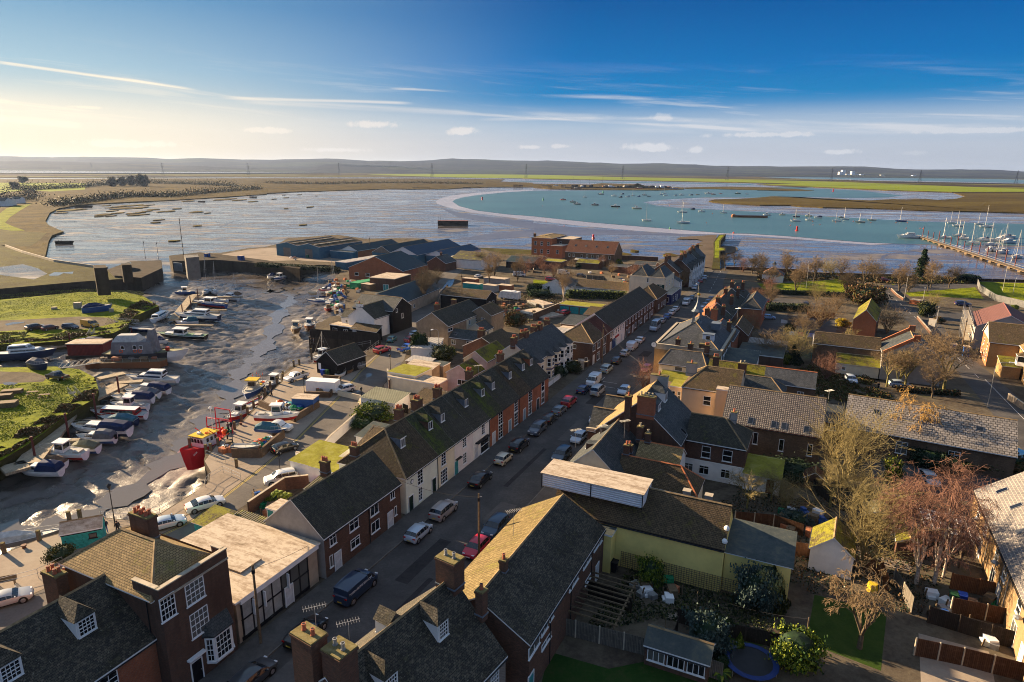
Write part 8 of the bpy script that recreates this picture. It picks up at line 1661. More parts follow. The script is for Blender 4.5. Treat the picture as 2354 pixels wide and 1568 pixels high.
def hedge(a,c,w,h,col,label):
 p,q=(gp(x,0) if is_(x,str) else W(*x) for x in (a,c));m=(p+q)/2;L=(q-p).length
 r=empty('hedge',(m.x,m.y,0),M_.atan2(q.y-p.y,q.x-p.x),label,'hedge','hedges');rs=np.random.RandomState(int(L));n=int(L*w*30)+600
 P=rs.uniform(-1,1,(n,3));j=rs.randint(0,3,n);P[np.arange(n),j]=np.sign(P[np.arange(n),j])*rs.uniform(.85,1.1,n);P*=np.array([L/2,w/2,h/2]);P[:,2]+=h/2
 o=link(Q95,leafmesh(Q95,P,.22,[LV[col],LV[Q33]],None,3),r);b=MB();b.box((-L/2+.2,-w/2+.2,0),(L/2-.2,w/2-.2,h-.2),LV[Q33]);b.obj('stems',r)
for q,h,k,c,l in (('C1690,1215',8,Q97,Q33,'by the causeway entrance'),('C1850,1225',7,Q92,'red','on the shore left of the pavilion'),('C2220,1260',9,Q93,'tan','just right of the pavilion'),('D260,1240',11,Q93,'tan','behind the park flag pole'),('D420,1290',9,Q92,'tan','in the middle of the park lawn'),('D600,1250',8,Q92,Q82,'at the promenade rail'),('D1010,1290',9,Q92,Q33,'left of the red shore car'),('D1330,1400',8,Q92,'tan','on the grass below the conifer'),('D1500,1400',9,Q97,'tan','on the grass right of the conifer'),('D1760,1300',7,Q92,Q33,'near the playing field fence corner'),('B2280,1250',9,Q92,'red','before the dark open store'),('C60,1210',8,Q92,'red','before the orange brick block'),('C330,1240',7,Q97,'tan','before the left end of the flats'),('C690,1240',6,Q92,'tan','before the right end of the flats'),('B1960,1230',10,Q91,'tan','at the right of the white barn'),('B1400,1400',9,Q92,Q33,'by the square black building'),('F1190,330',6,Q92,'tan','against the big black barn'),('G1960,330',6,Q92,'red','behind the orange roof row'),('G2090,330',7,Q92,'tan','over the long olive hedge'),('H700,400',7,Q92,'tan','left of the mossy roof house'),('Q900,1180',6,Q92,Q82,'over the tiny green-roofed shed'),('H1560,370',6,Q92,Q82,'by the car park planter'),('G2300,560',7,Q92,'tan','above the washing line'),('L240,60',5,Q92,Q82,'behind the blue-roofed extension'),('B1500,1330',7,Q92,Q33,'where the puddled lane begins')):
 tree(q,h,k,c,Q41,'bare winter tree '+l,group='bare trees in park and yards')
hedge('C310,1450','C800,1465',2.5,2.6,Q94,'bright clipped hedge above the turquoise garages');hedge('H80,385','H440,395',3,2.2,Q82,'long olive hedge beside the back yard');hedge('D0,1410','D900,1450',1.6,1.6,Q33,'low dark hedge between park and car park');hedge('H1250,1100','H1760,1140',1.2,1.,Q30,'low brown hedge along the slate hall');hedge('G0,215','G160,235',3,2.6,Q83,'green hedge at the left of the pub yard')
hedge('B-60,1175','B600,1215',4,1.6,Q82,'scrubby hedge on the bank below the harbour yard')
def conifer(q,h,label):
 v=gp(q,0);r=empty('conifer',(v.x,v.y,0),0,label,'tree');b=MB();b.cyl((0,0,0),(0,0,h),.3,.05,BARKS[Q41],6);b.obj('trunk',r);rs=np.random.RandomState(2);P=[]
 for i in range(12):
  z=h*(.15+.82*i/12);R0=h*.30*(1-i/12.5)
  for k in range(7):
   a=rs.uniform(0,6.28);L=R0*rs.uniform(.6,1.15)
   for t in rs.uniform(.1,1,90): P.append((M_.cos(a)*L*t+rs.normal()*.25,M_.sin(a)*L*t+rs.normal()*.25,z-t*t*.5+rs.normal()*.2))
 link('crown',leafmesh('crown',P,.28,[LV[Q33],LV[Q83]],None,2),r)
conifer('H1440,110',13,'dark green conifer standing among bare trees at the shore')
def palm(q,h,w,label,z=0,col=Q83):
 v=gp(q,z) if is_(q,str) else W(*q);r=empty('palm',(v.x,v.y,z),0,label,'palm','garden palms');b=MB();b.cyl((0,0,0),(0,0,h),.16,.12,BARKS[Q41],6);b.obj('trunk',r);b=MB();rnd=random.Random(2)
 for i in range(22):
  a=6.283*i/22+rnd.random()*.3;e=rnd.uniform(.1,1.);pts=[V3((M_.cos(a)*w*t,M_.sin(a)*w*t,h+w*(e*t-1.1*t*t*(.4+e*.5)))) for t in (0,.25,.5,.75,1)];n=V3((-M_.sin(a),M_.cos(a),0))*.16
  for j in range(4): k0=(.6,1,1,.7,.1);b.face([pts[j]-n*k0[j],pts[j+1]-n*k0[j+1],pts[j+1]+n*k0[j+1]+V3((0,0,-.08)),pts[j]+n*k0[j]+V3((0,0,-.08))],LV[Q94 if i%3==0 else col])
 b.obj('crown',r)
palm((33.5,-18.2),2.6,2.1,'green palm behind the long terrace beside the brick chimneys');palm('M1050,1190',2.2,.9,'spiky palm in the yard behind the brown terrace',col=Q94);palm('M1120,1160',1.4,.9,'second spiky palm nearest the brown terrace roof',col=Q94);palm('K1900,1530',.6,.9,'spiky plant in the lower garden')
def scrub(name,pts,n,sz,h,label,z=-1.9,cols=(Q82,Q33)):
 rs=np.random.RandomState(7);A=[gp(q,z) for q in pts];P=[]
 for _ in range(n):
  i=rs.randint(len(A)-1);a,c=A[i],A[i+1];t=rs.rand();sp=(c-a).length*.25+4;p=a.lerp(c,t);P.append((p.x+rs.normal()*6,p.y+rs.normal()*8,z+abs(rs.normal())*h))
 tag(link(name,leafmesh(name,P,sz,[LV[cols[0]],LV[cols[1]]],None,5)),label,'scrub',None,'stuff')
scrub(Q98,['A480,640','A800,600','A1100,560','A1500,560','A1900,520','A2300,490'],9000,1.,3.5,'dark bare scrub along the far shore of the mudflat',cols=(Q82,Q30))
scrub(Q98,['A250,500','A700,480','A1000,450','A1300,440','A1700,450','A2100,470'],8000,1.1,5,'brown thickets around the far cottages and moorings',cols=(Q82,Q33))
scrub(Q98,['B0,440','B500,450','B900,440','B1400,440','B1900,450'],6000,1.2,3,'low brown scrub on the marsh beyond the mudflat',cols=(Q82,Q30))
scrub(Q98,['A80,500','A220,490','A300,560','A200,600','A0,560'],3000,.9,5,'dark trees around the white cottages at the left edge',cols=(Q33,Q30))
def cover(name,pts,n,sz,h,label,z=0.,cols=(Q82,Q30)):
 rs=np.random.RandomState(len(label));A=[PT_(q,z) for q in pts];X=np.array([p.x for p in A]);Y=np.array([p.y for p in A]);P=[]
 x=rs.uniform(X.min(),X.max(),n*4);y=rs.uniform(Y.min(),Y.max(),n*4);ins=np.zeros(n*4,bool);j=len(A)-1
 for i in range(len(A)): ins^=((Y[i]>y)!=(Y[j]>y))&(x<(X[j]-X[i])*(y-Y[i])/(Y[j]-Y[i]+1e-9)+X[i]);j=i
 f=fbm(x*.35,y*.35,3,11);ins&=f>.36;x,y,f=x[ins][:n],y[ins][:n],f[ins][:n]
 zz=z+(f-.36)*h*3*rs.rand(len(x));tag(link(name,leafmesh(name,np.stack([x,y,zz],1),sz,[LV[cols[0]],LV[cols[1]]],None,5)),label,'ground cover',None,'stuff')
def PT_(q,z): return gp(q,z) if is_(q,str) else W(q[0],q[1],z)
cover(Q99,['E0,0','E700,-40','E1250,-20','E1380,110','E1180,190','E1100,290','E900,330','E960,210','E500,190','E0,220'],14000,.1,.12,'tufty green grass on the upper west bank',-.8,(Q94,Q94))
cover(Q99,['E-100,345','E300,340','E900,320','E1050,300','E600,410','E-100,440'],9000,.13,.2,'rough grass between the track and the upper pontoon',-.8,(Q94,Q30))
cover(Q99,['E-200,820','E200,800','E420,790','E700,690','E850,790','E830,900','E560,1050','E200,1300','E-200,1460'],14000,.1,.1,'rough grass on the lower west bank',-.8,(Q94,Q94))
cover('bank_weeds',['E840,760','E868,850','E835,930','E690,1010','E400,1215','E100,1415','E-100,1500','E-100,1420','E350,1130','E640,960','E770,860'],13000,.2,.7,'brown weeds along the edge of the lower west bank',-.9,(Q30,Q82))
cover('bank_weeds',['E1380,105','E1190,200','E1110,300','E1000,345','E600,412','E0,448','E0,425','E560,395','E1000,300','E1100,150','E1250,70'],9000,.22,.8,'dark weeds on the steep shoulder of the upper west bank',-.9,(Q30,Q82))
cover(Q100,[(8,39),(24,34),(36,46),(36,60),(22,61.5),(6,56),(5,46)],15000,.12,.45,'low winter weeds and shrubs in the dark gardens',0,(Q33,Q30))
cover(Q100,[(-11,27),(.8,28),(.8,43),(-3,43),(-6,33)],6000,.12,.35,'flower bed growth below the yellow wall',0,(Q33,Q82))
cover(Q100,[(69,35),(84,34),(92,44),(89,56),(72,60),(70,45)],16000,.18,.9,'tangled undergrowth in the orchard plot',0,(Q82,Q30))
cover('park_growth',['D0,1225','D400,1245','D1200,1268','D1900,1275','D1900,1330','D1180,1330','D700,1290','D0,1320'],16000,.3,1.2,'leafless scrub and long grass along the park shore',0,(Q82,Q30))
cover('yard_weeds',[(100,-60),(150,-48),(170,-20),(120,-28),(96,-30)],14000,.16,.7,'weeds between the cluttered middle yards',0,(Q82,Q30))
for q,h,lb in (('A1265,470',26,'large dark far tree beside the pale caravans'),('A1165,460',22,'far tree pair left of the large dark one'),('A1085,465',20,'far round tree above the mudflat shore'),('A210,440',18,'far clump of trees beyond the left meadow'),('A135,490',14,'far bush at the left meadow edge'),('A1000,470',20,'far bare tree at the scrub edge')): bush(q,h*1.1,h,Q33,Q96,lb,name='far_tree',cat='tree',col2=Q30,z=-1.9,group='far trees above the mudflat')
def PT(q,z=0): return gp(q,z) if is_(q,str) else W(q[0],q[1],z)
def railing(pts,label,h=1.1,sp=2.4,z=0,m=None,rails=(1.,.55),name=Q86,r=.03,group='quay railings'):
 m=m or STEEL;P=[PT(q,z) for q in pts];o=P[0];root=empty(name,o,0,label,Q86 if name==Q86 else name.replace('_',' '),group);b=MB();pm=MB();pm.cyl((0,0,0),(0,0,h),r,r,m,5);me=pm.mesh('post',uv=False)
 for a,c in zip(P,P[1:]):
  for k in rails: b.cyl(a-o+V3((0,0,h*k)),c-o+V3((0,0,h*k)),r*.8,r*.8,m,5)
  n=max(1,round((c-a).length/sp))
  for i in range(n+(c is P[-1])): link('post',me,root,a.lerp(c,i/n)-o)
 b.obj('rail',root,uv=False);return root
FM=dict(brown=planks('fence_brown',(.11,.055,.03),(.07,.035,.02),.14,3.,gap=(.02,.01,.006)),dark=planks('fence_dark',(.045,.035,.028),(.03,.025,.02),.14,3.),grey=planks('fence_grey',(.17,.15,.12),(.12,.105,.085),.14,3.),orange=planks('fence_orange',(.24,.10,.04),(.17,.07,.03),.14,3.),steel=corr('palisade_steel',(.2,.2,.19),(.13,.13,.13),.16,.5))
def fence(pts,label,h=1.8,m=Q30,z=0,t=.05,sp=2.4,name='fence',group='garden fences',post=True):
 P=[PT(q,z) for q in pts];o=P[0];root=empty(name,o,0,label,name.replace('_',' '),group);mm=FM.get(m) or BR.get(m) or m;b=MB();pm=MB();pm.box((-.06,-.06,0),(.06,.06,h+.08),TRIMG if m in(Q41,Q30) else mm);me=pm.mesh('post')
 for a,c in zip(P,P[1:]):
  d=(c-a)/2;k=(a+c)/2-o;b.obox((k.x,k.y),(d.x,d.y),t/2,0,h,mm)
  if post:
   for i in range(max(1,round((c-a).length/sp))): link('post',me,root,a.lerp(c,i/max(1,round((c-a).length/sp)))-o)
 b.obj('panel',root)
def wall(pts,label,h=1.2,m=Q30,t=.25,cap=True,z=0,group='low garden and yard walls'):
 P=[PT(q,z) for q in pts];o=P[0];root=empty('garden_wall',o,0,label,'wall',group);b=MB();c_=MB()
 for a,c in zip(P,P[1:]):
  d=(c-a)/2;k=(a+c)/2-o;b.obox((k.x,k.y),(d.x,d.y),t/2,0,h,BR.get(m) or m);c_.obox((k.x,k.y),(d.x,d.y),t/2+.04,h+.002,h+.07,TRIMG)
 b.obj('wall',root)
 if cap: c_.obj('coping',root)
railing(['I890,100','M-172,1290','M0,1240','M185,1128','M290,1066','M400,1005','M430,960'],'steel two-rail railing along the creek side of the quay road');railing(['M410,740','M670,820','M680,830'],'steel railing on the quay corner by the red boat');railing(['M435,955','M560,880','M715,950'],'railing round the quay steps')
railing(['F805,835','F850,800','F910,750','F990,690'],'white railing down the slip beside the lane',group=None);railing(['F765,720','F920,690'],'grey railing on the slipway gangway');railing(['I0,740','I340,650','I560,540'],'railing across the left quay beside the bench')
fence([(62.6,-72.5),(66.6,-53.5)],'long black-painted wall fence in front of the black annexe',2.2,Q33,group=None,post=False)
for t in (([(52.5,-3.2),(56.2,-3.2)],'low white front garden wall of the nearest bay house',1.,Q37),([(56.4,-3.2),(62.8,-3.2)],'low white front garden wall by the round green shrub',1.,Q37),([(62.9,-3.2),(69.5,-3.2)],'low pale blue-grey front garden wall of the last bay house',1.,'pale'),([(69.8,-4),(69.8,-.8),(71.5,-.8)],'brick garden wall with grey bin store at the corner house',1.2,Q53),
 (['H1180,210','H1230,260','H1290,300'],'curved low brick wall on the shore road corner',.8,Q30),(['H1410,460','H1480,540','H1530,600'],'low brick wall along the estate road',.8,Q30),(['F1070,985','F1085,1085'],'brown brick gate pier beside the mossy yard building',2,Q30),([(31,-37),(30.5,-31),(27,-29)],'cream quayside garden wall beside the road',1.,Q42),
 (['M1210,830','M1340,850','M1480,880'],'white garden wall with mossy top behind the brown terrace',2.4,Q37),([(-9,-17.5),(-2,-18.3),(0,-16)],'dark brick yard wall behind the brown terrace',1.8,Q30),([(6.5,-20.4),(12,-22.6),(22,-25.3)],'low white yard wall beside the ivy mass',1.6,Q37),([(22,-25.2),(25.6,-26.4)],'dark brick yard wall next to the white garage',1.8,Q30),
 (['G0,480','G260,370'],'brown brick yard wall left of the turquoise garages',2.2,Q53),(['C0,1230','B2354,1215'],'low wall of the gravel yard',1.2,Q30),(['C755,1112','C1100,1130'],'dark sea wall between the flats and the far street',2.,Q33),(['C1700,1200','C2354,1225','D400,1250','D1200,1270'],'dark sea wall along the park shore',1.2,Q33),(['Q2210,230','Q2354,330'],'pale stone garden wall at the right edge road',1.2,'flint'),
 (['L1100,20','L1310,50','L1300,130'],'brown brick garden wall by the reddish birch',1.8,Q30),([(-27.2,-24.2),(-24.5,-17.5),(-18,-15.5)],'orange brick yard wall behind the tall brick house',1.6,Q55),([(-24.5,-20),(-33,-18.5)],'brick yard wall with pots behind the near roof',1.6,Q55)): wall(t[0],t[1],t[2],t[3])
for t in ((['K400,1120','K1250,1340','K1900,1560'],'long grey close-board fence across the lower gardens',1.8,Q41),(['K1420,1390','K1510,1110'],'dark fence at the gravel garden end',1.6,Q33),(['K1510,1040','K1900,1160','L300,1290'],'dark fence between the two lawns',1.5,Q33),(['K620,780','K940,880','K1100,960'],'dark wooden fence beside the pergola',1.8,Q33),(['L310,450','L590,500','L800,600'],'reddish brown fence behind the white garage',1.8,Q30),(['L940,570','L1090,640','L1140,780'],'sunlit orange fence panel by the tyre planter',1.8,Q55),
 (['L1200,700','L1360,960'],'pale weathered fence running down to the sheds',1.8,Q41),(['L1700,740','L2190,850'],'red-brown fence behind the wheelie bins',1.8,Q55),(['L1700,960','L2320,1090'],'second red-brown fence of the terrace gardens',1.8,Q30),(['L1500,1040','L2340,1300'],'third dark fence of the terrace gardens',1.8,Q33),(['L1380,1330','L1800,1420','L2340,1560'],'lowest brown fence of the terrace gardens',1.8,Q30),(['Q1080,1230','Q1310,1270','Q1400,1290'],'brown garden fence below the dark car park',1.8,Q30),(['O1540,1440','O1880,1470','Q400,1440'],'brown fence behind the yellow extension',1.6,Q30),
 (['Q140,880','Q340,900','Q640,1150'],'dark fence in front of the huge bare tree',1.6,Q33),(['G1090,400','G1130,360'],'wooden fence at the end of the long brown terrace',1.6,Q41),(['C470,1290','C620,1300','C780,1330'],'panel fence of the yard beside the bare hedge',1.8,Q41),(['H440,450','H680,460'],'dark red fence between the back yards',1.8,Q55),(['F2000,330','F2290,340'],'weathered board fence in front of the motorhome',1.2,Q41),(['F1100,1240','F1250,1300'],'dark fence behind the white garage',1.6,Q33),(['F1490,400','F1530,270','F1600,200'],'pale wall fence along the puddled lane',1.8,Q41)): fence(t[0],t[1],t[2],t[3])
fence(['D1930,1310','D1960,1390','D2100,1480','D2230,1510','D2354,1540'],'galvanised palisade fence round the playing field',2.2,'steel',group=None);fence(['D1930,1302','D2354,1315'],'brown post fence along the far side of the playing field',1.,Q30,sp=6)
for i,q in en_((('H530,95','H710,105'),('H380,190','H480,200'))): railing(q,['white railing on the promenade under the bare trees','ball court mesh railing on the park grass'][i],1.2+i*2,z=0,group=None)
t=empty('trellis',W(.85,27.2,0),RZ,'long wooden trellis fixed to the foot of the yellow wall','trellis');b=MB()
for i in range(56): b.box((i*.26,-.03,.1),(i*.26+.045,0,2.),WOODP)
for i in range(9): b.box((0,-.055,.1+i*.23),(14.5,-.031,.14+i*.23),WOODP)
b.obj('lattice',t)
def bay(pts,label,h,fill,seed):
 P=[PT(q) for q in pts];o=P[0].copy();root=empty('storage_bay',o,0,label,'storage bay','brick bays on the quay');b=MB()
 for a,c in zip(P,P[1:]): d=(c-a)/2;k=(a+c)/2-o;b.obox((k.x,k.y),(d.x,d.y),.18,0,h,BR[Q53])
 b.obj('wall',root);cx=sum(p.x for p in P)/len(P);cy=sum(p.y for p in P)/len(P);rnd=random.Random(seed)
 for i in range(fill):
  b=MB();p=P[0].lerp(P[2],rnd.uniform(.25,.75)).lerp(P[1],rnd.uniform(0,.35)) ;b.sphere((0,0,h-.55),rnd.uniform(.45,.9),[NETG,ORG,WOODP,HM('tealn',HC[Q60]),TRIM,HM(Q43,HC[Q43])][rnd.randrange(6)],7,.7,.25,rnd)
  tag(b.obj('net_pile',None,(p.x,p.y,0),uv=False),'heap of fishing nets and gear dumped in a quay bay','net pile','heaps of fishing gear')
bay(['F345,1150','F560,1155','F650,1010','F500,1000'],'brick bay holding the long pale box on the quay',1.1,6,1);bay(['F-60,1230','F250,1370','F460,1240','F420,1195'],'brick bay full of nets and blue container',1.2,22,2);bay(['M640,740','M890,745','M1095,570','M1000,550'],'nearest brick bay with green nets and ribbed dinghy',1.4,22,3)
b=MB();b.box((-3,-1.2,.3),(3,1.2,2.4),TRIM);tag(b.obj('storage_box',None,gp('F500,1060',1)-V3((0,0,1)),sh(75)),'long pale storage box standing in the brick bay','box')
b=MB();b.box((-2,-1.3,0),(2,1.3,1.7),HM(Q43,HC[Q43]));b.box((-2.1,-1.4,1.7),(2.1,1.4,1.8),RF[Q40]);tag(b.obj('storage_box',None,gp('F345,1200',1)-V3((0,0,.6)),sh(72)),'blue container box with stained lid in the net bay','box')
pm=MB();pm.box((-.17,-.17,-1.5),(.17,.17,1.3),WOODP);pm.box((-.19,-.19,1.3),(.19,.19,1.34),CAP);pme=pm.mesh('timber_post')
for i,q in en_('I40,430 I350,320 I615,150 I710,130 M408,700 M450,690 M515,640 M660,495 M720,425 M775,360 M828,300 M880,250 M930,185 M975,130 M1035,90 M1085,55 F145,975 F240,880 F290,870 F395,770 M678,830 M265,640'.split()):
 tag(link('mooring_post',pme,None,gp(q,0)),'timber mooring post with mossy top on the quay edge','post','timber mooring posts')
for q in ('I215,385','M715,455','M875,280'): b=MB();b.cyl((0,0,0),(0,0,.3),.2,.16,DRW:=Pn('iron_rust',(.13,.05,.03),.7),8);b.cyl((0,0,.3),(0,0,.42),.3,.3,DRW,8);tag(b.obj('bollard',None,gp(q)),'low rusty iron bollard on the quay concrete','bollard','iron bollards')
def lamp(q,h,label,kind='modern',rz=0,group='street lamps'):
 v=PT(q);r=empty('street_lamp',v,rz,label,'street lamp',group);m=BLK if kind=='old' else STEEL;b=MB()
 b.cyl((0,0,0),(0,0,1),.09,.08,m,6);b.cyl((0,0,1),(0,0,h),.06,.045,m,6)
 if kind=='old':
  b.obj('pole',r);b=MB();b.cyl((0,0,h),(0,0,h+.5),.12,.24,GLASS,6);b.cyl((0,0,h+.5),(0,0,h+.75),.3,.04,m,6);b.cyl((-.3,0,h-.3),(.3,0,h-.3),.02,.02,m,4)
 else: 
  pts=[V3((0,0,h)),V3((-.25,0,h+.5)),V3((-.9,0,h+.85)),V3((-1.9,0,h+.95))]
  b.tube(pts,.04,m,5);b.obj('pole',r);b=MB();b.box((-2.6,-.14,h+.88),(-1.85,.14,h+1.02),TRIM)
 b.obj('lamp_head',r)
for q,h,l in (('F335,1140',4.3,'black heritage lamp beside the pale box bay'),('F843,1255',3.4,'black heritage lamp at the roadside near the white garage'),('F1095,945',3.6,'black heritage lamp beside the mossy yard building'),('M655,725',4.6,'black heritage lamp at the nearest brick bay'),('M1068,945',3.6,'black heritage lamp in front of the boxy off-roader'),('I1015,170',4.6,'black heritage lamp behind the two walkers')): lamp(q,h,l,'old')
for q,h,l,a in ((W(4.2,12.9),8.2,'tall curved white lamp post beside the golden roof',sh(-90)),(W(59,13.6),7.6,'tall curved lamp post beside the bare hedge',sh(-90)),(W(78.6,2.7),7.6,'tall curved lamp post outside the corner house',sh(90)),('H1295,300',8,'straight pole lamp in the shore road',0),('H1450,370',6,'pale blue sign pole by the road',0),('Q2030,300',8,'leaning lamp post at the right roadside',sh(-90)),('H2165,210',9,'lattice floodlight mast by the playing field',0),('H2255,240',5,'twin lamp pole by the playing field',0),('H430,190',9,'tall flag pole in the park',0),('G1440,400',8,'tall white pole beside the orange roofs',0),('F1520,800',6,'straight lamp pole beside the evergreen shrubs',0),('G650,985',1,'short pole',0)):
 if l!='short pole': lamp(q,h,l,rz=a if a else 1.)
def pole(q,h,label,name='telegraph_pole',m=None,r=.14,group='timber telegraph poles',z=0,cross=True):
 v=PT(q,z);rt_=empty(name,v,0,label,name.replace('_',' '),group);b=MB();b.cyl((0,0,0),(0,0,h),r,r*.7,m or WOODP,7);b.obj('pole',rt_)
 if cross: b=MB();b.box((-.12,-.1,h-.9),(.12,.1,h-.5),BLK);b.cyl((0,0,h-.35),(.35,0,h-.35),.03,.03,STEEL,4);b.obj('fitting',rt_)
 return v
p1=pole((-25.2,1.2),8.2,'timber telegraph pole in front of the flat-roofed shop');p2=pole('J2110,480',8.,'timber telegraph pole rising by the red car');p3=pole('G605,860',9,'timber telegraph pole outside the red-roofed house');pole('F1725,380',11,'tall timber pole in the lane by the red container');pole('F1385,350',11,'timber pole in front of the dense lane trees');pole('B915,1080',9,'pole in front of the brick boatshed');pole('H1800,740',8,'dark pole before the scaffolded house');pole('H1560,610',8,'pale concrete pole at the estate wall',m=STEEL)
def wire(a,c,sag,label):
 b=MB();b.tube([a.lerp(c,i/8)-V3((0,0,sag*4*(i/8)*(1-i/8)))-a for i in range(9)],.02,BLK,3);tag(b.obj('wire',None,a,uv=False),label,'wire','overhead wires')
wire(p1+V3((0,0,7.8)),W(-16,-1,4.4),.2,'thin black wire from the near pole to the shop roof');wire(p2+V3((0,0,7.6)),W(-1,-.2,5),.5,'thin wire from the pole by the red car to the terrace');wire(p3+V3((0,0,8.6)),W(60,14,5.5),.8,'thin wire from the far pole across the street')
ck=empty('street_clock',W(68.6,14.,7.3),RZ,'round white street clock on a bracket of the town hall','clock');b=MB();b.cyl((0,-.12,0),(0,.12,0),.62,.62,BLK,20);b.obj(Q27,ck);b=MB();b.cyl((0,-.13,0),(0,-.121,0),.54,.54,TRIM,20);b.obj('face',ck);b=MB();b.box((-.02,-.15,0),(.02,-.135,.42),BLK);b.box((-.025,-.15,0),(.06,-.136,.28),BLK)
for i in range(12): t=i*.5236;b.box((.46*M_.sin(t)-.02,-.14,.46*M_.cos(t)-.04),(.46*M_.sin(t)+.02,-.131,.46*M_.cos(t)+.04),BLK)
b.obj('hands',ck)
def aerial(v,h,label):
 r=empty('tv_aerial',v,0,label,'aerial','rooftop television aerials');b=MB();b.cyl((0,0,0),(0,0,h),.025,.025,STEEL,4);b.cyl((-.7,-.3,h),(.7,.3,h),.02,.02,STEEL,4)
 for i in range(9): x=-.65+i*.16;b.cyl((x-.12,x*.43+.28,h),(x+.12,x*.43-.28,h),.012,.012,STEEL,3)
 b.obj('mast',r)
for s,p,z,h,l in ((-33.2,15.9,12.3,1.9,'spiky aerial on the nearest big chimney'),(-32.7,18.2,12.,1.5,'smaller yagi aerial on the second big chimney'),(11.5,17.8,8,2.4,'aerial standing on the white gable house'),(16,22.8,8.5,2.4,'aerial on the small cream cottage chimney'),(-12,20.3,9,2.6,'thin aerial on the golden roof'),(47.5,46.6,7.5,1.5,'aerial between the hall roofs'),(28,-5,9,2.2,'aerial behind the long terrace'),(104,26,6.5,3,'aerial on the rear wing of the row'),(14,20.4,8.5,2,'aerial on the white gable ridge')): aerial(W(s,p,z),h,l)
def deck(pts,label,w,z=-2.,name='pontoon',group='pontoon walkways',piles=0,th=.4):
 P=[gp(q,z) if is_(q,str) else V3((*q,z)) for q in pts];o=P[0];r=empty(name,o,0,label,name.replace('_',' '),group);b=MB();m=planks('pontoon_planks',(.42,.34,.23),(.30,.24,.16),.2,6.)
 for a,c in zip(P,P[1:]): d=(c-a)/2;k=(a+c)/2-o;b.obox((k.x,k.y),(d.x,d.y),w/2,-th,0,m)
 b.obj('deck',r)
 for i in range(piles):
  a=P[0].lerp(P[-1],(i+.5)/piles)-o;b=MB();b.cyl((a.x+w/2+.2,a.y,-3),(a.x+w/2+.2,a.y,3.2),.17,.17,Pn('pile_rust',(.12,.035,.03),.7),8);b.obj('pile',r)
deck(['E20,1560','E240,1500','E640,1000','E1060,800'],'long plank walkway of the lower pontoon along the grass bank',3.6,-1.8,piles=4);deck(['E870,750','E1100,700'],'pale plank spur of the lower pontoon',2.2);deck(['E1010,790','E1260,770'],'short cross pontoon beside the lifebuoy',1.8)
deck(['E1530,230','E1600,140','E1700,20','A1740,1420'],'straight plank walkway of the upper pontoon',2.6,piles=3);deck(['E300,480','E720,440','E940,420','E1200,405','E1400,385'],'long plank landing stage by the white motor cruiser',1.6,piles=2)
for a,c,l in (('A1700,1445','A2140,1440','finger pontoon at the end of the upper walkway'),('A1680,1490','A2010,1500','finger pontoon beside the blue fishing boat'),('E1620,150','E2000,145','finger pontoon with the cream launch'),('E1550,275','E1880,280','finger pontoon below the big motor yacht'),('E980,880','E1200,885','finger pontoon in the middle of the lower walkway'),('E840,1000','E960,990','finger pontoon by the red launch'),('E680,1140','E880,1130','finger pontoon by the large white cruiser'),('E510,1290','E700,1290','finger pontoon by the torn tarpaulin'),('E180,1500','E420,1500','finger pontoon by the brown tarpaulin')): deck([a,c],l,1.,group='finger pontoons')
def gangway(a,c,za,zc,label):
 p,q=gp(a,za),gp(c,zc);r=empty('gangway',p,0,label,'gangway','gangways');b=MB();d=q-p;n=V3((-d.y,d.x,0)).normalized()*.55
 b.mesh_([-n,d-n,d+n,n],[(0,1,2,3),(3,2,1,0)],STEEL);b.obj('deck',r);b=MB()
 for s in (-1,1):
  b.cyl(n*s+V3((0,0,1.1)),d+n*s+V3((0,0,1.1)),.04,.04,STEEL,4);b.cyl(n*s,d+n*s,.05,.05,STEEL,4)
  for i in range(9): t=i/8;b.cyl(d*t+n*s,d*min(1,t+.12)+n*s+V3((0,0,1.1)),.025,.025,STEEL,4);b.cyl(d*t+n*s,d*t+n*s+V3((0,0,1.1)),.03,.03,STEEL,4)
 b.obj('truss',r)
gangway('E630,870','E740,990',-.6,-2,'white truss gangway from the picnic lawn to the pontoon');gangway('E530,660','E940,600',-.6,-2,'long grey truss gangway beside the red hut');gangway('E780,410','E820,340',-2,-.6,'steep gangway at the upper landing stage');gangway('E1010,250','E1230,270',-.6,-2,'low truss gangway near the houseboat')
h=empty('floating_hut',bz('E810,560')+V3((0,0,.3)),R(4),'dark red floating hut with flat brown roof','hut');b=MB();b.box((-4.6,-2.6,-.4),(4.6,2.6,.4),WALLD);b.obj(Q77,h);b=MB();b.box((-4.2,-2.2,.4),(4.2,2.2,3.2),corr('red_cladding',(.22,.03,.02),(.16,.02,.02),.3));b.obj('walls',h);b=MB();b.box((-4.4,-2.4,3.2),(4.4,2.4,3.4),RF[Q40]);b.obj(Q34,h)
r=empty('marina_pontoon',V3((288,466,-2.9)),0,'long timber walkway with dark red piles running out to the marina berths','pontoon');b=MB();A_,B_=V3((0,0,0)),V3((-62,-205,0));n=V3((-B_.y,B_.x,0)).normalized()*1.5
b.mesh_([-n+V3((0,0,1)),B_-n+V3((0,0,1)),B_+n+V3((0,0,1)),n+V3((0,0,1))],[(0,1,2,3)],WOODP);b.obj('deck',r);b=MB()
for s in (-1,1): b.cyl(n*s+V3((0,0,2.1)),B_+n*s+V3((0,0,2.1)),.06,.06,STEEL,4);b.cyl(n*s+V3((0,0,.9)),B_+n*s+V3((0,0,.9)),.2,.2,WOODP,4)
for i in range(70): t=i/70;b.cyl(B_*t-n+V3((0,0,1)),B_*t-n+V3((0,0,2.1)),.04,.04,STEEL,3)
b.obj(Q86,r)
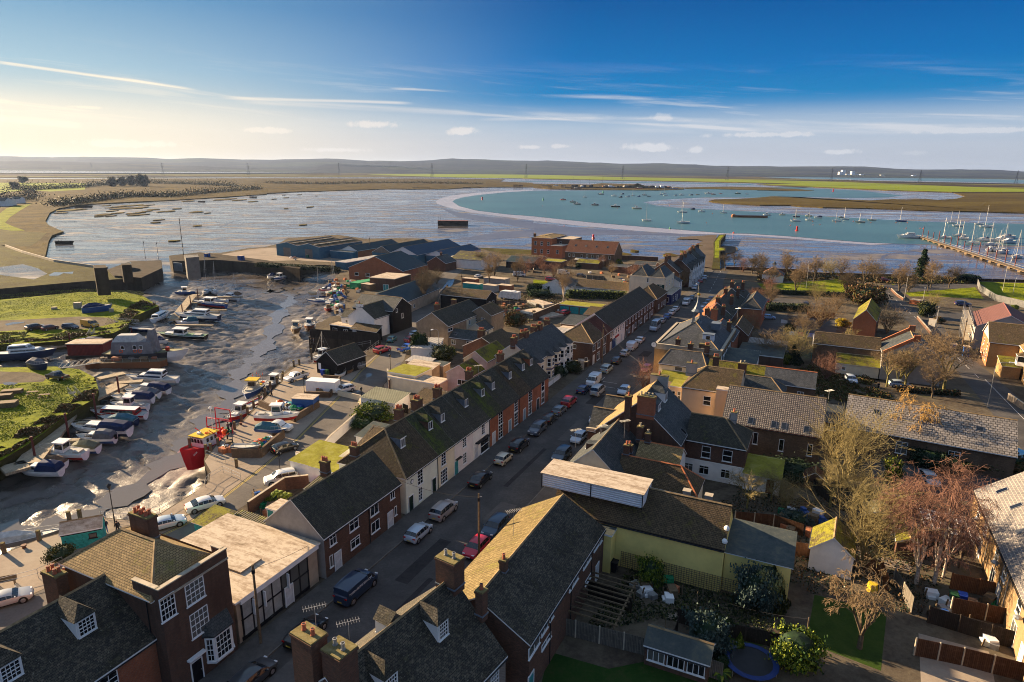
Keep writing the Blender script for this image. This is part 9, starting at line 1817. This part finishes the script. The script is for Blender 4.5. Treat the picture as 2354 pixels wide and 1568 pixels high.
for i in range(18): b=MB();c=B_*(i/18)+n*1.1;b.cyl(c,c+V3((0,0,6.2 if i%3 else 8)),.25,.25,Pn('pile_red',(.14,.03,.03),.6),6);b.box((c.x-3,c.y-1,-.1),(c.x+1,c.y+1,.5),WOODP);b.obj('pile',r)
i=0
for q,L,ma in (('D1340,925',16,0),('D1650,925',9,13),('D1780,910',10,10),('D1810,935',9,11),('D1900,975',9,12),('D2000,950',14,8),('D2060,990',11,14),('D2150,950',13,0),('D2200,925',15,9),('D2210,970',13,0),('D2130,1040',10,11),('D2160,1060',11,10),('D2290,1100',10,14),('D2050,1040',9,0)):
 i+=1;v=gp(q,-2.9);v.z=-2.75;boat(['white passenger launch at the seaward end of the pontoon','nearest white yacht behind the first marina piles','white yacht with dark cover in the first marina berth','white yacht with crossing masts in the marina','white yacht with bare mast by the marina walkway','long white motor yacht in mid marina','white yacht with tall mast near the walkway','big flybridge cruiser at the back of the marina','largest white motor yacht at the back of the marina','white cruiser right of the largest motor yacht','sloop with grey cover in the marina','second sloop by the walkway with furled sail','navy and white yacht at the landward marina berth','small cruiser with pale canopy in the marina'][i-1],v,R(170+i*3),L=L,B=round(L*.3,1),F=round(.1*L+.2,1),cabin=Q80 if ma else Q79,mast=ma,det=0,canopy=Q44 if i%3==0 else None,group='boats berthed in the marina',name=Q85 if ma else 'motor_boat')
def blk(label,parts,name='barrier_pier',cat='pier',group='tidal barrier'):
 r=empty(name,parts[0][1],0,label,cat,group)
 for nm,o,pts,z0,z1,m in parts:
  b=MB();P=[gp(q,z1)-parts[0][1] for q in pts];b.prism([(p.x,p.y) for p in P],z0-parts[0][1].z,z1-parts[0][1].z,m);b.obj(nm,r)
o=gp('A1600,1100',1)
blk('eastern barrier pier with square control tower and screens',[('pier',o,['A1500,1105','A1490,1080','A1760,1050','A1960,1070','A2354,1120','B300,1180','B290,1195','A2354,1150','A1900,1115','A1700,1125','A1520,1128'],-5,1.2,WALLD),('tower',o,['A1640,1100','A1755,1090','A1745,1070','A1625,1075'],1.2,9.5,BR['greym']),('screen',o,['A1530,1140','A1605,1148','A1606,1146','A1531,1138'],-2,1.6,STEEL)])
o=gp('A1200,1200',2)
blk('western barrier pier with dark gate piers',[('pier',o,['A1010,1255','A1245,1275','A1430,1190','A1425,1120','A1150,1130','A950,1200'],-5,2,WALLD),('gate_pier',o,['A830,1190','A945,1185','A930,1160','A820,1165'],1,10,WALLD),('gate_pier',o,['A1075,1165','A1160,1160','A1150,1145','A1065,1150'],1,7.5,WALLD),('cabin',o,['A1085,1170','A1160,1160','A1155,1140','A1085,1150'],2,4,BR[Q64])])
fence(['A50,1000','A200,1055','A480,1135','A820,1185','A950,1200'],'pale sheet-pile parapet wall along the sluice bank',1.,TRIMG,z=1.2,t=.5,name='parapet_wall',group=None,post=False)
pole('A1620,1075',14,'tall thin mast beside the barrier tower',m=BLK,group=Q101,z=9);pole('A1285,1110',8,'lamp mast on the western barrier pier',m=STEEL,group=Q101,z=2);pole('A1400,1120',8,'second lamp mast on the western barrier pier',m=STEEL,group=Q101,z=2)
def pylon(q,h,label):
 v=gp(q,-2);r=empty('pylon',v,R(30),label,'pylon','electricity pylons across the marsh');b=MB();w=h*.1;m=Pn('pylon_steel',(.10,.10,.11),.6);lv=[(0,1),(.2,.72),(.4,.48),(.6,.3),(.8,.2),(1,.05)]
 for (a,wa),(c,wc) in zip(lv,lv[1:]):
  for x,y in ((1,1),(1,-1),(-1,1),(-1,-1)):
   b.cyl((x*w*wa,y*w*wa,a*h),(x*w*wc,y*w*wc,c*h),.45,.45,m,3);b.cyl((x*w*wa,y*w*wa,a*h),(-x*w*wc,y*w*wc,c*h),.28,.28,m,3)
 b.obj('lattice',r);b=MB()
 for z,l in ((.72,.16),(.83,.19),(.94,.13)): b.cyl((-h*l,0,z*h),(h*l,0,z*h),.5,.5,m,3)
 b.obj('crossarm',r)
for i,(q,h) in en_((('A200,318',55),('A812,330',58),('A1440,370',57),('A2197,370',62),('B640,370',68),('B1462,388',70),('B2290,395',69),('C787,405',64),('C1710,415',62),('D650,425',60),('D1430,440',54),('D2280,450',55))):
 pylon(q,h,['pylon at the far left edge of the marsh','pylon above the bright green field','pylon left of centre on the marsh','third pylon from the left, right of the green field','pylon before the low hill','pylon beside the smoking fire','pylon above the river bend','pylon above the far jetty','faint pylon right of the far jetty','pylon in front of the white works towers','faint pylon on the right marsh','last pylon at the right edge'][i])
for k,(x,h) in en_(((730,26),(755,36),(800,16),(840,30),(875,14),(920,14),(1100,12),(1380,12))):
 v=gp('D%d,366'%x,-2);b=MB();b.box((-14,-14,0),(14,14,h*1.6),TRIM);tag(b.obj('works_tower',None,v),'pale works building far across the estuary',Q45,'distant works buildings')
b=MB();b.box((-20,-8,0),(20,8,9),TRIM);tag(b.obj('farm_shed',None,gp('B1530,352',-1.8)),'white shed beside the smoke on the far marsh',Q36)
SKIN=Pn('skin',(.45,.28,.2),.6)
def person(q,label,jac,leg,h=1.74,rz=0,z=0,stride=.3):
 v=PT(q,z);r=empty('person',v,rz,label,'person','people on the quay');cj=Pn('cloth_%s'%jac,{Q44:(.012,.018,.05),Q33:(.015,.015,.02),Q43:(.05,.12,.3),Q41:(.1,.1,.1),Q37:(.5,.5,.48),'red':(.4,.04,.03)}[jac],.85);cl=Pn('cloth_%s'%leg,{Q43:(.05,.12,.3),Q33:(.015,.015,.02),Q44:(.012,.018,.05)}[leg],.85)
 V=[(0,0,.95),(0,0,1.2),(0,0,1.42),(0,0,1.54),(0,.01,1.66),(0,.2,1.40),(.08,.27,1.14),(.18,.25,.92),(0,-.2,1.40),(-.08,-.27,1.14),(-.1,-.25,.9),(0,.09,.90),(stride*.5,.10,.5),(stride*.55,.1,.07),(stride*.9,.1,.04),(0,-.09,.90),(-stride*.2,-.10,.5),(-stride,-.1,.1),(-stride*.75,-.1,.04)]
 E=[(0,1),(1,2),(2,3),(3,4),(2,5),(5,6),(6,7),(2,8),(8,9),(9,10),(0,11),(11,12),(12,13),(13,14),(0,15),(15,16),(16,17),(17,18)];rad=[.15,.15,.17,.06,.10,.07,.055,.04,.07,.055,.04,.10,.075,.05,.045,.10,.075,.05,.045]
 me=bpy.data.meshes.new(Q69);me.from_pydata([(a*h/1.74,b_*h/1.74,c*h/1.74) for a,b_,c in V],E,[]);o=link(Q69,me,r);mo=o.modifiers.new('s','SKIN');me.skin_vertices.new() if not me.skin_vertices else None
 for i,x in en_(rad): me.skin_vertices[0].data[i].radius=(x,x*(1.25 if i in(0,1,2) else 1))
 me.skin_vertices[0].data[0].use_root=True;o.modifiers.new('u','SUBSURF').render_levels=1
 bpy.context.view_layer.update();m2=bpy.data.meshes.new_from_object(o.evaluated_get(bpy.context.evaluated_depsgraph_get()));o.modifiers.clear();o.data=m2;m2.name=Q69;m2.materials.clear()
 for m in (cl,cj,SKIN): m2.materials.append(m)
 for p in m2.polygons: zc=p.center.z/h*1.74;p.material_index=2 if zc>1.5 or (zc<.96 and abs(p.center.y)>.19) else (1 if zc>.86 else 0);p.use_smooth=True
 b=MB();b.sphere((-.015*h,0,.962*h),.062*h,Pn('hair_dark',(.03,.02,.015),.8),8);b.obj('hair',r)
for q,l,j,g,a in (('I940,250','walker in navy jacket and blue jeans beside the turquoise hut',Q44,Q43,2.4),('I1045,260','walker in dark clothes just right of the one in jeans',Q33,Q33,2.6),('F42,1140','person in dark clothes walking on the open quay',Q33,Q33,1.2),('M985,205','person standing on the quay by the timber posts',Q44,Q33,.4),('M600,620','person at the motor scooter near the red boat',Q33,Q44,.5),('M605,520','person standing on the quay edge behind the red boat',Q41,Q33,1.4),('F395,690','left of two people at the dock edge',Q33,Q33,.3),('F418,690','right of two people at the dock edge',Q44,Q33,.8),('Q1062,150','pedestrian with red hat under the bare trees',Q33,Q33,2.)): person(q,l,j,g,rz=a)
def bench(q,rz,label,z=0,picnic=True):
 r=empty('picnic_table' if picnic else 'bench',gp(q,z),rz,label,'picnic table' if picnic else 'bench','outdoor tables and benches');m=WOODP;b=MB()
 b.box((-.9,-.38 if picnic else -.2,.72 if picnic else .44),(.9,.38 if picnic else .2,.77 if picnic else .48),m);b.obj('table_top' if picnic else 'seat',r)
 for s in (-1,1):
  if picnic: b=MB();b.box((-.9,s*.72-.13,.43),(.9,s*.72+.13,.47),m);b.obj('seat',r)
  b=MB();b.cyl((s*.7,-.7 if picnic else -.15,0),(s*.7,.2 if picnic else -.15,.72 if picnic else .44),.05,.05,m,4);b.cyl((s*.7,.7 if picnic else .15,0),(s*.7,-.2 if picnic else .15,.72 if picnic else .44),.05,.05,m,4);b.obj('leg',r)
 if not picnic: b=MB();b.box((-.9,.2,.5),(.9,.25,.95),m);b.obj('backrest',r)
bench('E395,925',.3,'right picnic table on the grass by the gangway',-.8);bench('E290,900',.3,'left picnic table on the grass by the gangway',-.8);bench('I60,710',.4,'wooden bench at the left quay railing',picnic=False);bench('Q440,1210',-.2,'white garden bench in the dark garden',picnic=False)
for i,(q,w,d,hh,l) in en_((('E110,880',3.4,1.4,.7,'stack of long timber on the lower grass'),('E40,930',2.6,1.3,.9,'weathered timber stack left of the picnic tables'),('E70,1000',3.,1.8,1.,'pale topped crate at the left edge of the lower grass'),('E690,130',2.,1.6,1.8,'pale box shed on the upper bank'),('E985,165',1.,.8,1.2,'small white box beside the blue tarpaulin boat'),('E480,140',1.4,1,.7,'small grey box on the upper bank'))):
 b=MB();[b.box((-w/2,-d/2,k*hh/4),(w/2,d/2,k*hh/4+hh/4-.03),WOODP if i<3 else TRIMG) for k in range(4)];tag(b.obj('timber_stack' if i<3 else 'box',None,gp(q,-.8),.3),l,'timber stack' if i<3 else 'box')
def bin_(q,c,label,s=1.):
 b=MB();m=Pn('bin_'+c,dict(blue=(.02,.06,.35),green=(.03,.10,.04),brown=(.06,.04,.03),black=(.02,.02,.022),red=(.35,.03,.02))[c],.5);b.loft([[(-.24,-.28,.05),(.24,-.28,.05),(.24,.28,.05),(-.24,.28,.05)],[(-.3,-.36,1.),(.3,-.36,1.),(.3,.36,1.),(-.3,.36,1.)]],m);b.box((-.33,-.4,1.),(.33,.4,1.1),m);b.cyl((-.3,.3,.1),(.3,.3,.1),.1,.1,BLK,8)
 v=PT(q);o=b.obj('wheelie_bin',None,v,RZ,uv=False);o.scale=(s,s,s);tag(o,label,'bin','wheelie bins')
for q,c,l in (('F497,960',Q43,'blue bin by the dark quay shed'),('F538,960',Q83,'green bin by the dark quay shed'),('F1290,1060',Q43,'blue bin against the cream yard wall'),('F1318,1060',Q83,'green bin against the cream yard wall'),('K862,560',Q84,'left of three black bins at the yellow wall'),('K908,575',Q84,'middle of three black bins at the yellow wall'),('K948,590',Q84,'right of three black bins at the yellow wall'),('L1720,880',Q83,'green wheelie bin against the red-brown fence'),('L1800,885',Q43,'blue wheelie bin against the red-brown fence'),('L1885,940',Q30,'brown wheelie bin against the red-brown fence')): bin_(q,c,l,1.15)
for i,(q,c) in en_((('K1000,870',Q83),('L1010,760','yellow2'))): b=MB();b.cyl((0,0,0),(0,0,.9),.55,.45,LV[Q83] if i==0 else YLW,10);tag(b.obj('planter',None,gp(q)),['green water butt in the garden by the pergola','yellow and blue tyre planter by the orange fence'][i],'planter')
house('small dark timber playhouse under the huge bare tree',30,32.2,44.5,47,1.6,2.5,Q33,'red',cat='playhouse');house('small green-roofed potting shed beside the blue-lidded store',16.6,19,54.5,57,1.9,2.5,Q30,Q58,cat='garden shed')
g=empty('pergola',gp('K430,1090',0),RZ,'dark slatted wooden pergola behind the brick house','pergola');b=MB();[b.box((0,i*.75,2.2),(6,i*.75+.09,2.35),WOODP) for i in range(10)];b.box((5.6,-.2,2.05),(5.75,7.2,2.2),WOODP);b.obj('rafters',g)
for x,y in ((5.65,0),(5.65,7)): b=MB();b.box((x-.07,y-.07,0),(x+.07,y+.07,2.05),WOODP);b.obj('post',g)
s=house('long garden shed with felt roof and pale blue glazed front','5' and -12.3,-9.5,33.2,38.6,2.,2.9,Q33,Q46,axis='x',name=Q102,cat=Q36,win=[('S',x,.7,1.5,1.1,'case3') for x in (1.,2.7,4.4)])
r=empty('trampoline',gp('K2150,1450',0),0,'large round blue trampoline with dark mat','trampoline');b=MB();b.cyl((0,0,.75),(0,0,.8),1.9,1.9,BLK,20);b.obj('mat',r);b=MB();bl=Pn('pad_blue',(.015,.035,.14),.5)
for i in range(20): a=.31416*i;c=.31416*(i+1);b.mesh_([(1.8*M_.cos(a),1.8*M_.sin(a),.84),(2.3*M_.cos(a),2.3*M_.sin(a),.82),(2.3*M_.cos(c),2.3*M_.sin(c),.82),(1.8*M_.cos(c),1.8*M_.sin(c),.84)],[(0,1,2,3)],bl)
b.obj('pad',r);b=MB();[b.cyl((2.1*M_.cos(a),2.1*M_.sin(a),0),(2.1*M_.cos(a),2.1*M_.sin(a),.8),.05,.05,STEEL,5) for a in (.3,1.4,2.5,3.6,4.7,5.8)];b.obj('leg',r)
house('grey felt garden shed with striped flat roof at the lower edge',-21.5,-16.5,45.5,50.,2.4,None,Q41,Q46,name=Q102,cat=Q36);house('small gabled grey shed roof behind the striped shed',-16.2,-12.6,46.4,50,2.2,3.4,Q41,'slate',name=Q102,cat=Q36);house('red-sided garden shed with patched grey roof',-16.6,-12,52.8,57.2,2.3,2.6,'red',Q46,style=Q36,name=Q102,cat=Q36)
house('tiny shed with pale green felt roof below the huge bare tree',21.5,24.5,51.5,54.5,2,2.8,Q30,'ting',name=Q102,cat=Q36)
for q,h,l in (('K1660,1060',3.6,'clothes line post on the green lawn'),('L415,1280',3.4,'second clothes line post by the fence'),('K1385,1280',3.4,'dark clothes line post in the gravel garden')): pole(q,h,l,'clothes_post',group='clothes line posts',r=.06,cross=False)
wire(gp('K1672,800',0)+V3((0,0,.4)),gp('L415,1260',0)+V3((0,0,3)),.5,'white clothes line sagging over the lawn')
for i,(q,c) in en_((('H235,500',TRIM),('H310,605',TRIM),('H385,610',Pn('cloth_pink',(.5,.08,.2),.8)),('H470,620',Pn('cloth_lilac',(.35,.35,.6),.8)))):
 v=gp(q,1.4);b=MB();b.mesh_([(-.8,0,0),(.9,.05,0),(.85,.15,.95),(-.8,.02,1.)],[(0,1,2,3),(3,2,1,0)],c);tag(b.obj('laundry',None,v,-.3),['white sheet on the line in the back yard','white washing left of the pink cloth','pink cloth on the orchard washing line','lilac cloth at the end of the orchard washing line'][i],'laundry')
r=empty('scaffold',W(128,77.2,0),RZ+R(-6),'steel tube scaffold with boards round the maroon-roofed house','scaffold');b=MB();bd=MB()
for i in range(10):
 for x in (-.2,1.1): b.cyl((x,i*2.2,0),(x,i*2.2,8.5),.05,.05,STEEL,4)
for z in (2,4,6,7):
 for x in (-.2,1.1): b.cyl((x,-.5,z),(x,20.4,z),.05,.05,STEEL,4)
 if z<7: bd.box((-.2,-.4,z+.06),(1.1,20.2,z+.12),TRIMG)
for i in range(9): b.cyl((-.25,i*2.2,i%2*4),(-.25,i*2.2+2.2,4+i%2*2),.04,.04,STEEL,4)
b.obj('tubes',r,uv=False);bd.obj('boards',r)
for i,(q,w,d,hh,m,a,l) in en_((('F1800,160',6,2.5,2.4,BR['red'],-85,'red steel container beside the puddled lane'),('F1820,200',7,2.6,2.2,BR[Q60],-85,'turquoise portable cabin with rusty roof'),('F1980,215',5,3,2.2,BR[Q41],-85,'grey flat-roofed cabin beside the turquoise one'),('F2030,150',9,4,2.2,BR[Q41],-88,'wide pale roofed store behind the cabins'),('F2110,210',5,3,2,BR[Q55],-88,'rust-orange roofed box near the motorhome'),('B370,1100',1.8,1.4,1.6,HM(Q83,HC[Q83]),0,'dark green skip box before the warehouse doors'),('B1830,1075',3,1.8,1.8,BR[Q64],0,'blue box left of the barn'),('A1830,1090',2.4,1.4,1.6,HM(Q43,HC[Q43]),0,'blue tank on the eastern barrier'),('A2130,1120',2.2,2,2.,HM(Q43,HC[Q43]),0,'blue container on the barrier yard'),('H1540,530',1.8,.6,2.2,BR[Q41],-60,'grey roadside control box'),('H1720,760',1.2,1.2,2.2,HM(Q43,HC[Q43]),0,'left blue portable toilet by the scaffold'),('H1835,790',1.4,1.2,2.4,HM(Q43,HC[Q43]),0,'right blue portable toilet by the scaffold'),('H1400,330',3.2,2.4,1.4,BR[Q55],-60,'brick planter with mossy top in the car park'),('G420,900',1.8,1.2,1.9,TRIMG,-25,'pale grey bin store at the corner house'),('F900,205',4.4,3,2.2,WOODP,-80,'brown tarpaulined stall beside the netting'),('F960,180',4,3,2,WOODP,-80,'tan covered stack next to the brown stall'),('F860,180',10,4,2.2,NETG,8,'long heap of green netting and sheet'),('F1440,1000',1.2,.8,1,TRIM,0,'white freezer box in the mossy yard'),('G60,340',9,4,1.,STEEL,-60,'stacked greenhouse frames on the left yard roof'),('G60,420',12,8,.4,BR[Q41],-62,'low flat yard roof with stacked frames'))):
 b=MB();b.box((-w/2,-d/2,0),(w/2,d/2,hh),m);b.box((-w/2-.06,-d/2-.06,hh),(w/2+.06,d/2+.06,hh+.07),RF[Q40] if m is not NETG else NETG);b.box((-w*.3,-d/2-.04,.2),(-w*.05,-d/2-.002,hh*.8),Pn('panel_dark',(.05,.05,.05),.6))
 tag(b.obj(Q103 if Q103 in l else 'storage_unit',None,gp(q,-0 if q[0]!='A' else 1.2),sh(a)),l,Q103 if Q103 in l else 'storage unit')
rnd=random.Random(12);cl=[]
for reg,x0,x1,y0,y1,n,k in (('F',1960,2340,340,440,26,'F'),('C',480,900,1230,1330,16,'C'),('F',560,900,130,200,16,'G'),('M',560,700,600,740,8,'M'),('G',0,230,330,420,12,'H'),('F',540,680,210,420,22,'I'),('K',1100,1500,640,900,12,'J'),('L',1150,1330,230,420,8,'J'),('B',540,900,1290,1500,26,'J'),('B',100,600,1050,1120,9,'J'),('Q',200,600,1150,1450,12,'J'),('M',830,1080,1060,1300,10,'J'),('L',1500,2150,800,1250,14,'J')):
 for i in range(n):
  v=gp('%s%d,%d'%(reg,rnd.randint(x0,x1),rnd.randint(y0,y1)),0);mi=rnd.randrange(6);key=mi
  if len(cl)<=key:
   while len(cl)<=key: b=MB();[b.box((rnd.uniform(-.7,0),rnd.uniform(-.6,0),0),(rnd.uniform(.3,.8),rnd.uniform(.3,.7),rnd.uniform(.3,1.1)),[TRIM,WOODP,HM(Q43,HC[Q43]),BR[Q55],STEEL,NETG][len(cl)]) for _ in range(2)];b.cyl((.5,-.6,0),(.6,-.5,rnd.uniform(.5,1.5)),.08,.08,WOODP,5);cl.append(b.mesh('yard_junk'))
  tag(link('yard_junk',cl[key],None,v,rnd.uniform(0,6)),'odd boxes and scrap piled in the cluttered yard','junk pile','junk piles in the yards')
m=bpy.data.materials.new('smoke');m.use_nodes=True;t=m.node_tree;t.nodes.clear();v_=t.nodes.new(Q104);v_.inputs['Density'].default_value=.004;v_.inputs['Color'].default_value=(.9,.9,.92,1);oo=t.nodes.new(Q105);t.links.new(v_.outputs[0],oo.inputs['Volume'])
a=gp('B1500,350',-2);b=MB();b.loft([[(x,y+r*1.3*M_.cos(q),z+r*M_.sin(q)*.5) for q in [6.283*i/10 for i in range(10)]] for x,y,z,r in ((0,0,4,6),(-60,5,22,26),(-260,10,34,40),(-560,0,40,46),(-900,0,44,30))],m);tag(b.obj('smoke',None,a,uv=False,smooth=True),'pale smoke drifting left from a fire on the far marsh','smoke',None,'stuff')
def haze():
 b=MB();m=bpy.data.materials.new('haze_air');m.use_nodes=True;t=m.node_tree;t.nodes.clear()
 v=t.nodes.new(Q104);v.inputs['Color'].default_value=(.45,.62,.98,1);v.inputs['Density'].default_value=2.8e-5;v.inputs['Anisotropy'].default_value=.3
 o=t.nodes.new(Q105);t.links.new(v.outputs[0],o.inputs['Volume'])
 b.box((-9800,-900,-9),(9800,9900,140),m);tag(b.obj('haze',uv=False),'thin pale winter haze over the marshes','haze',None,'stuff')
haze()
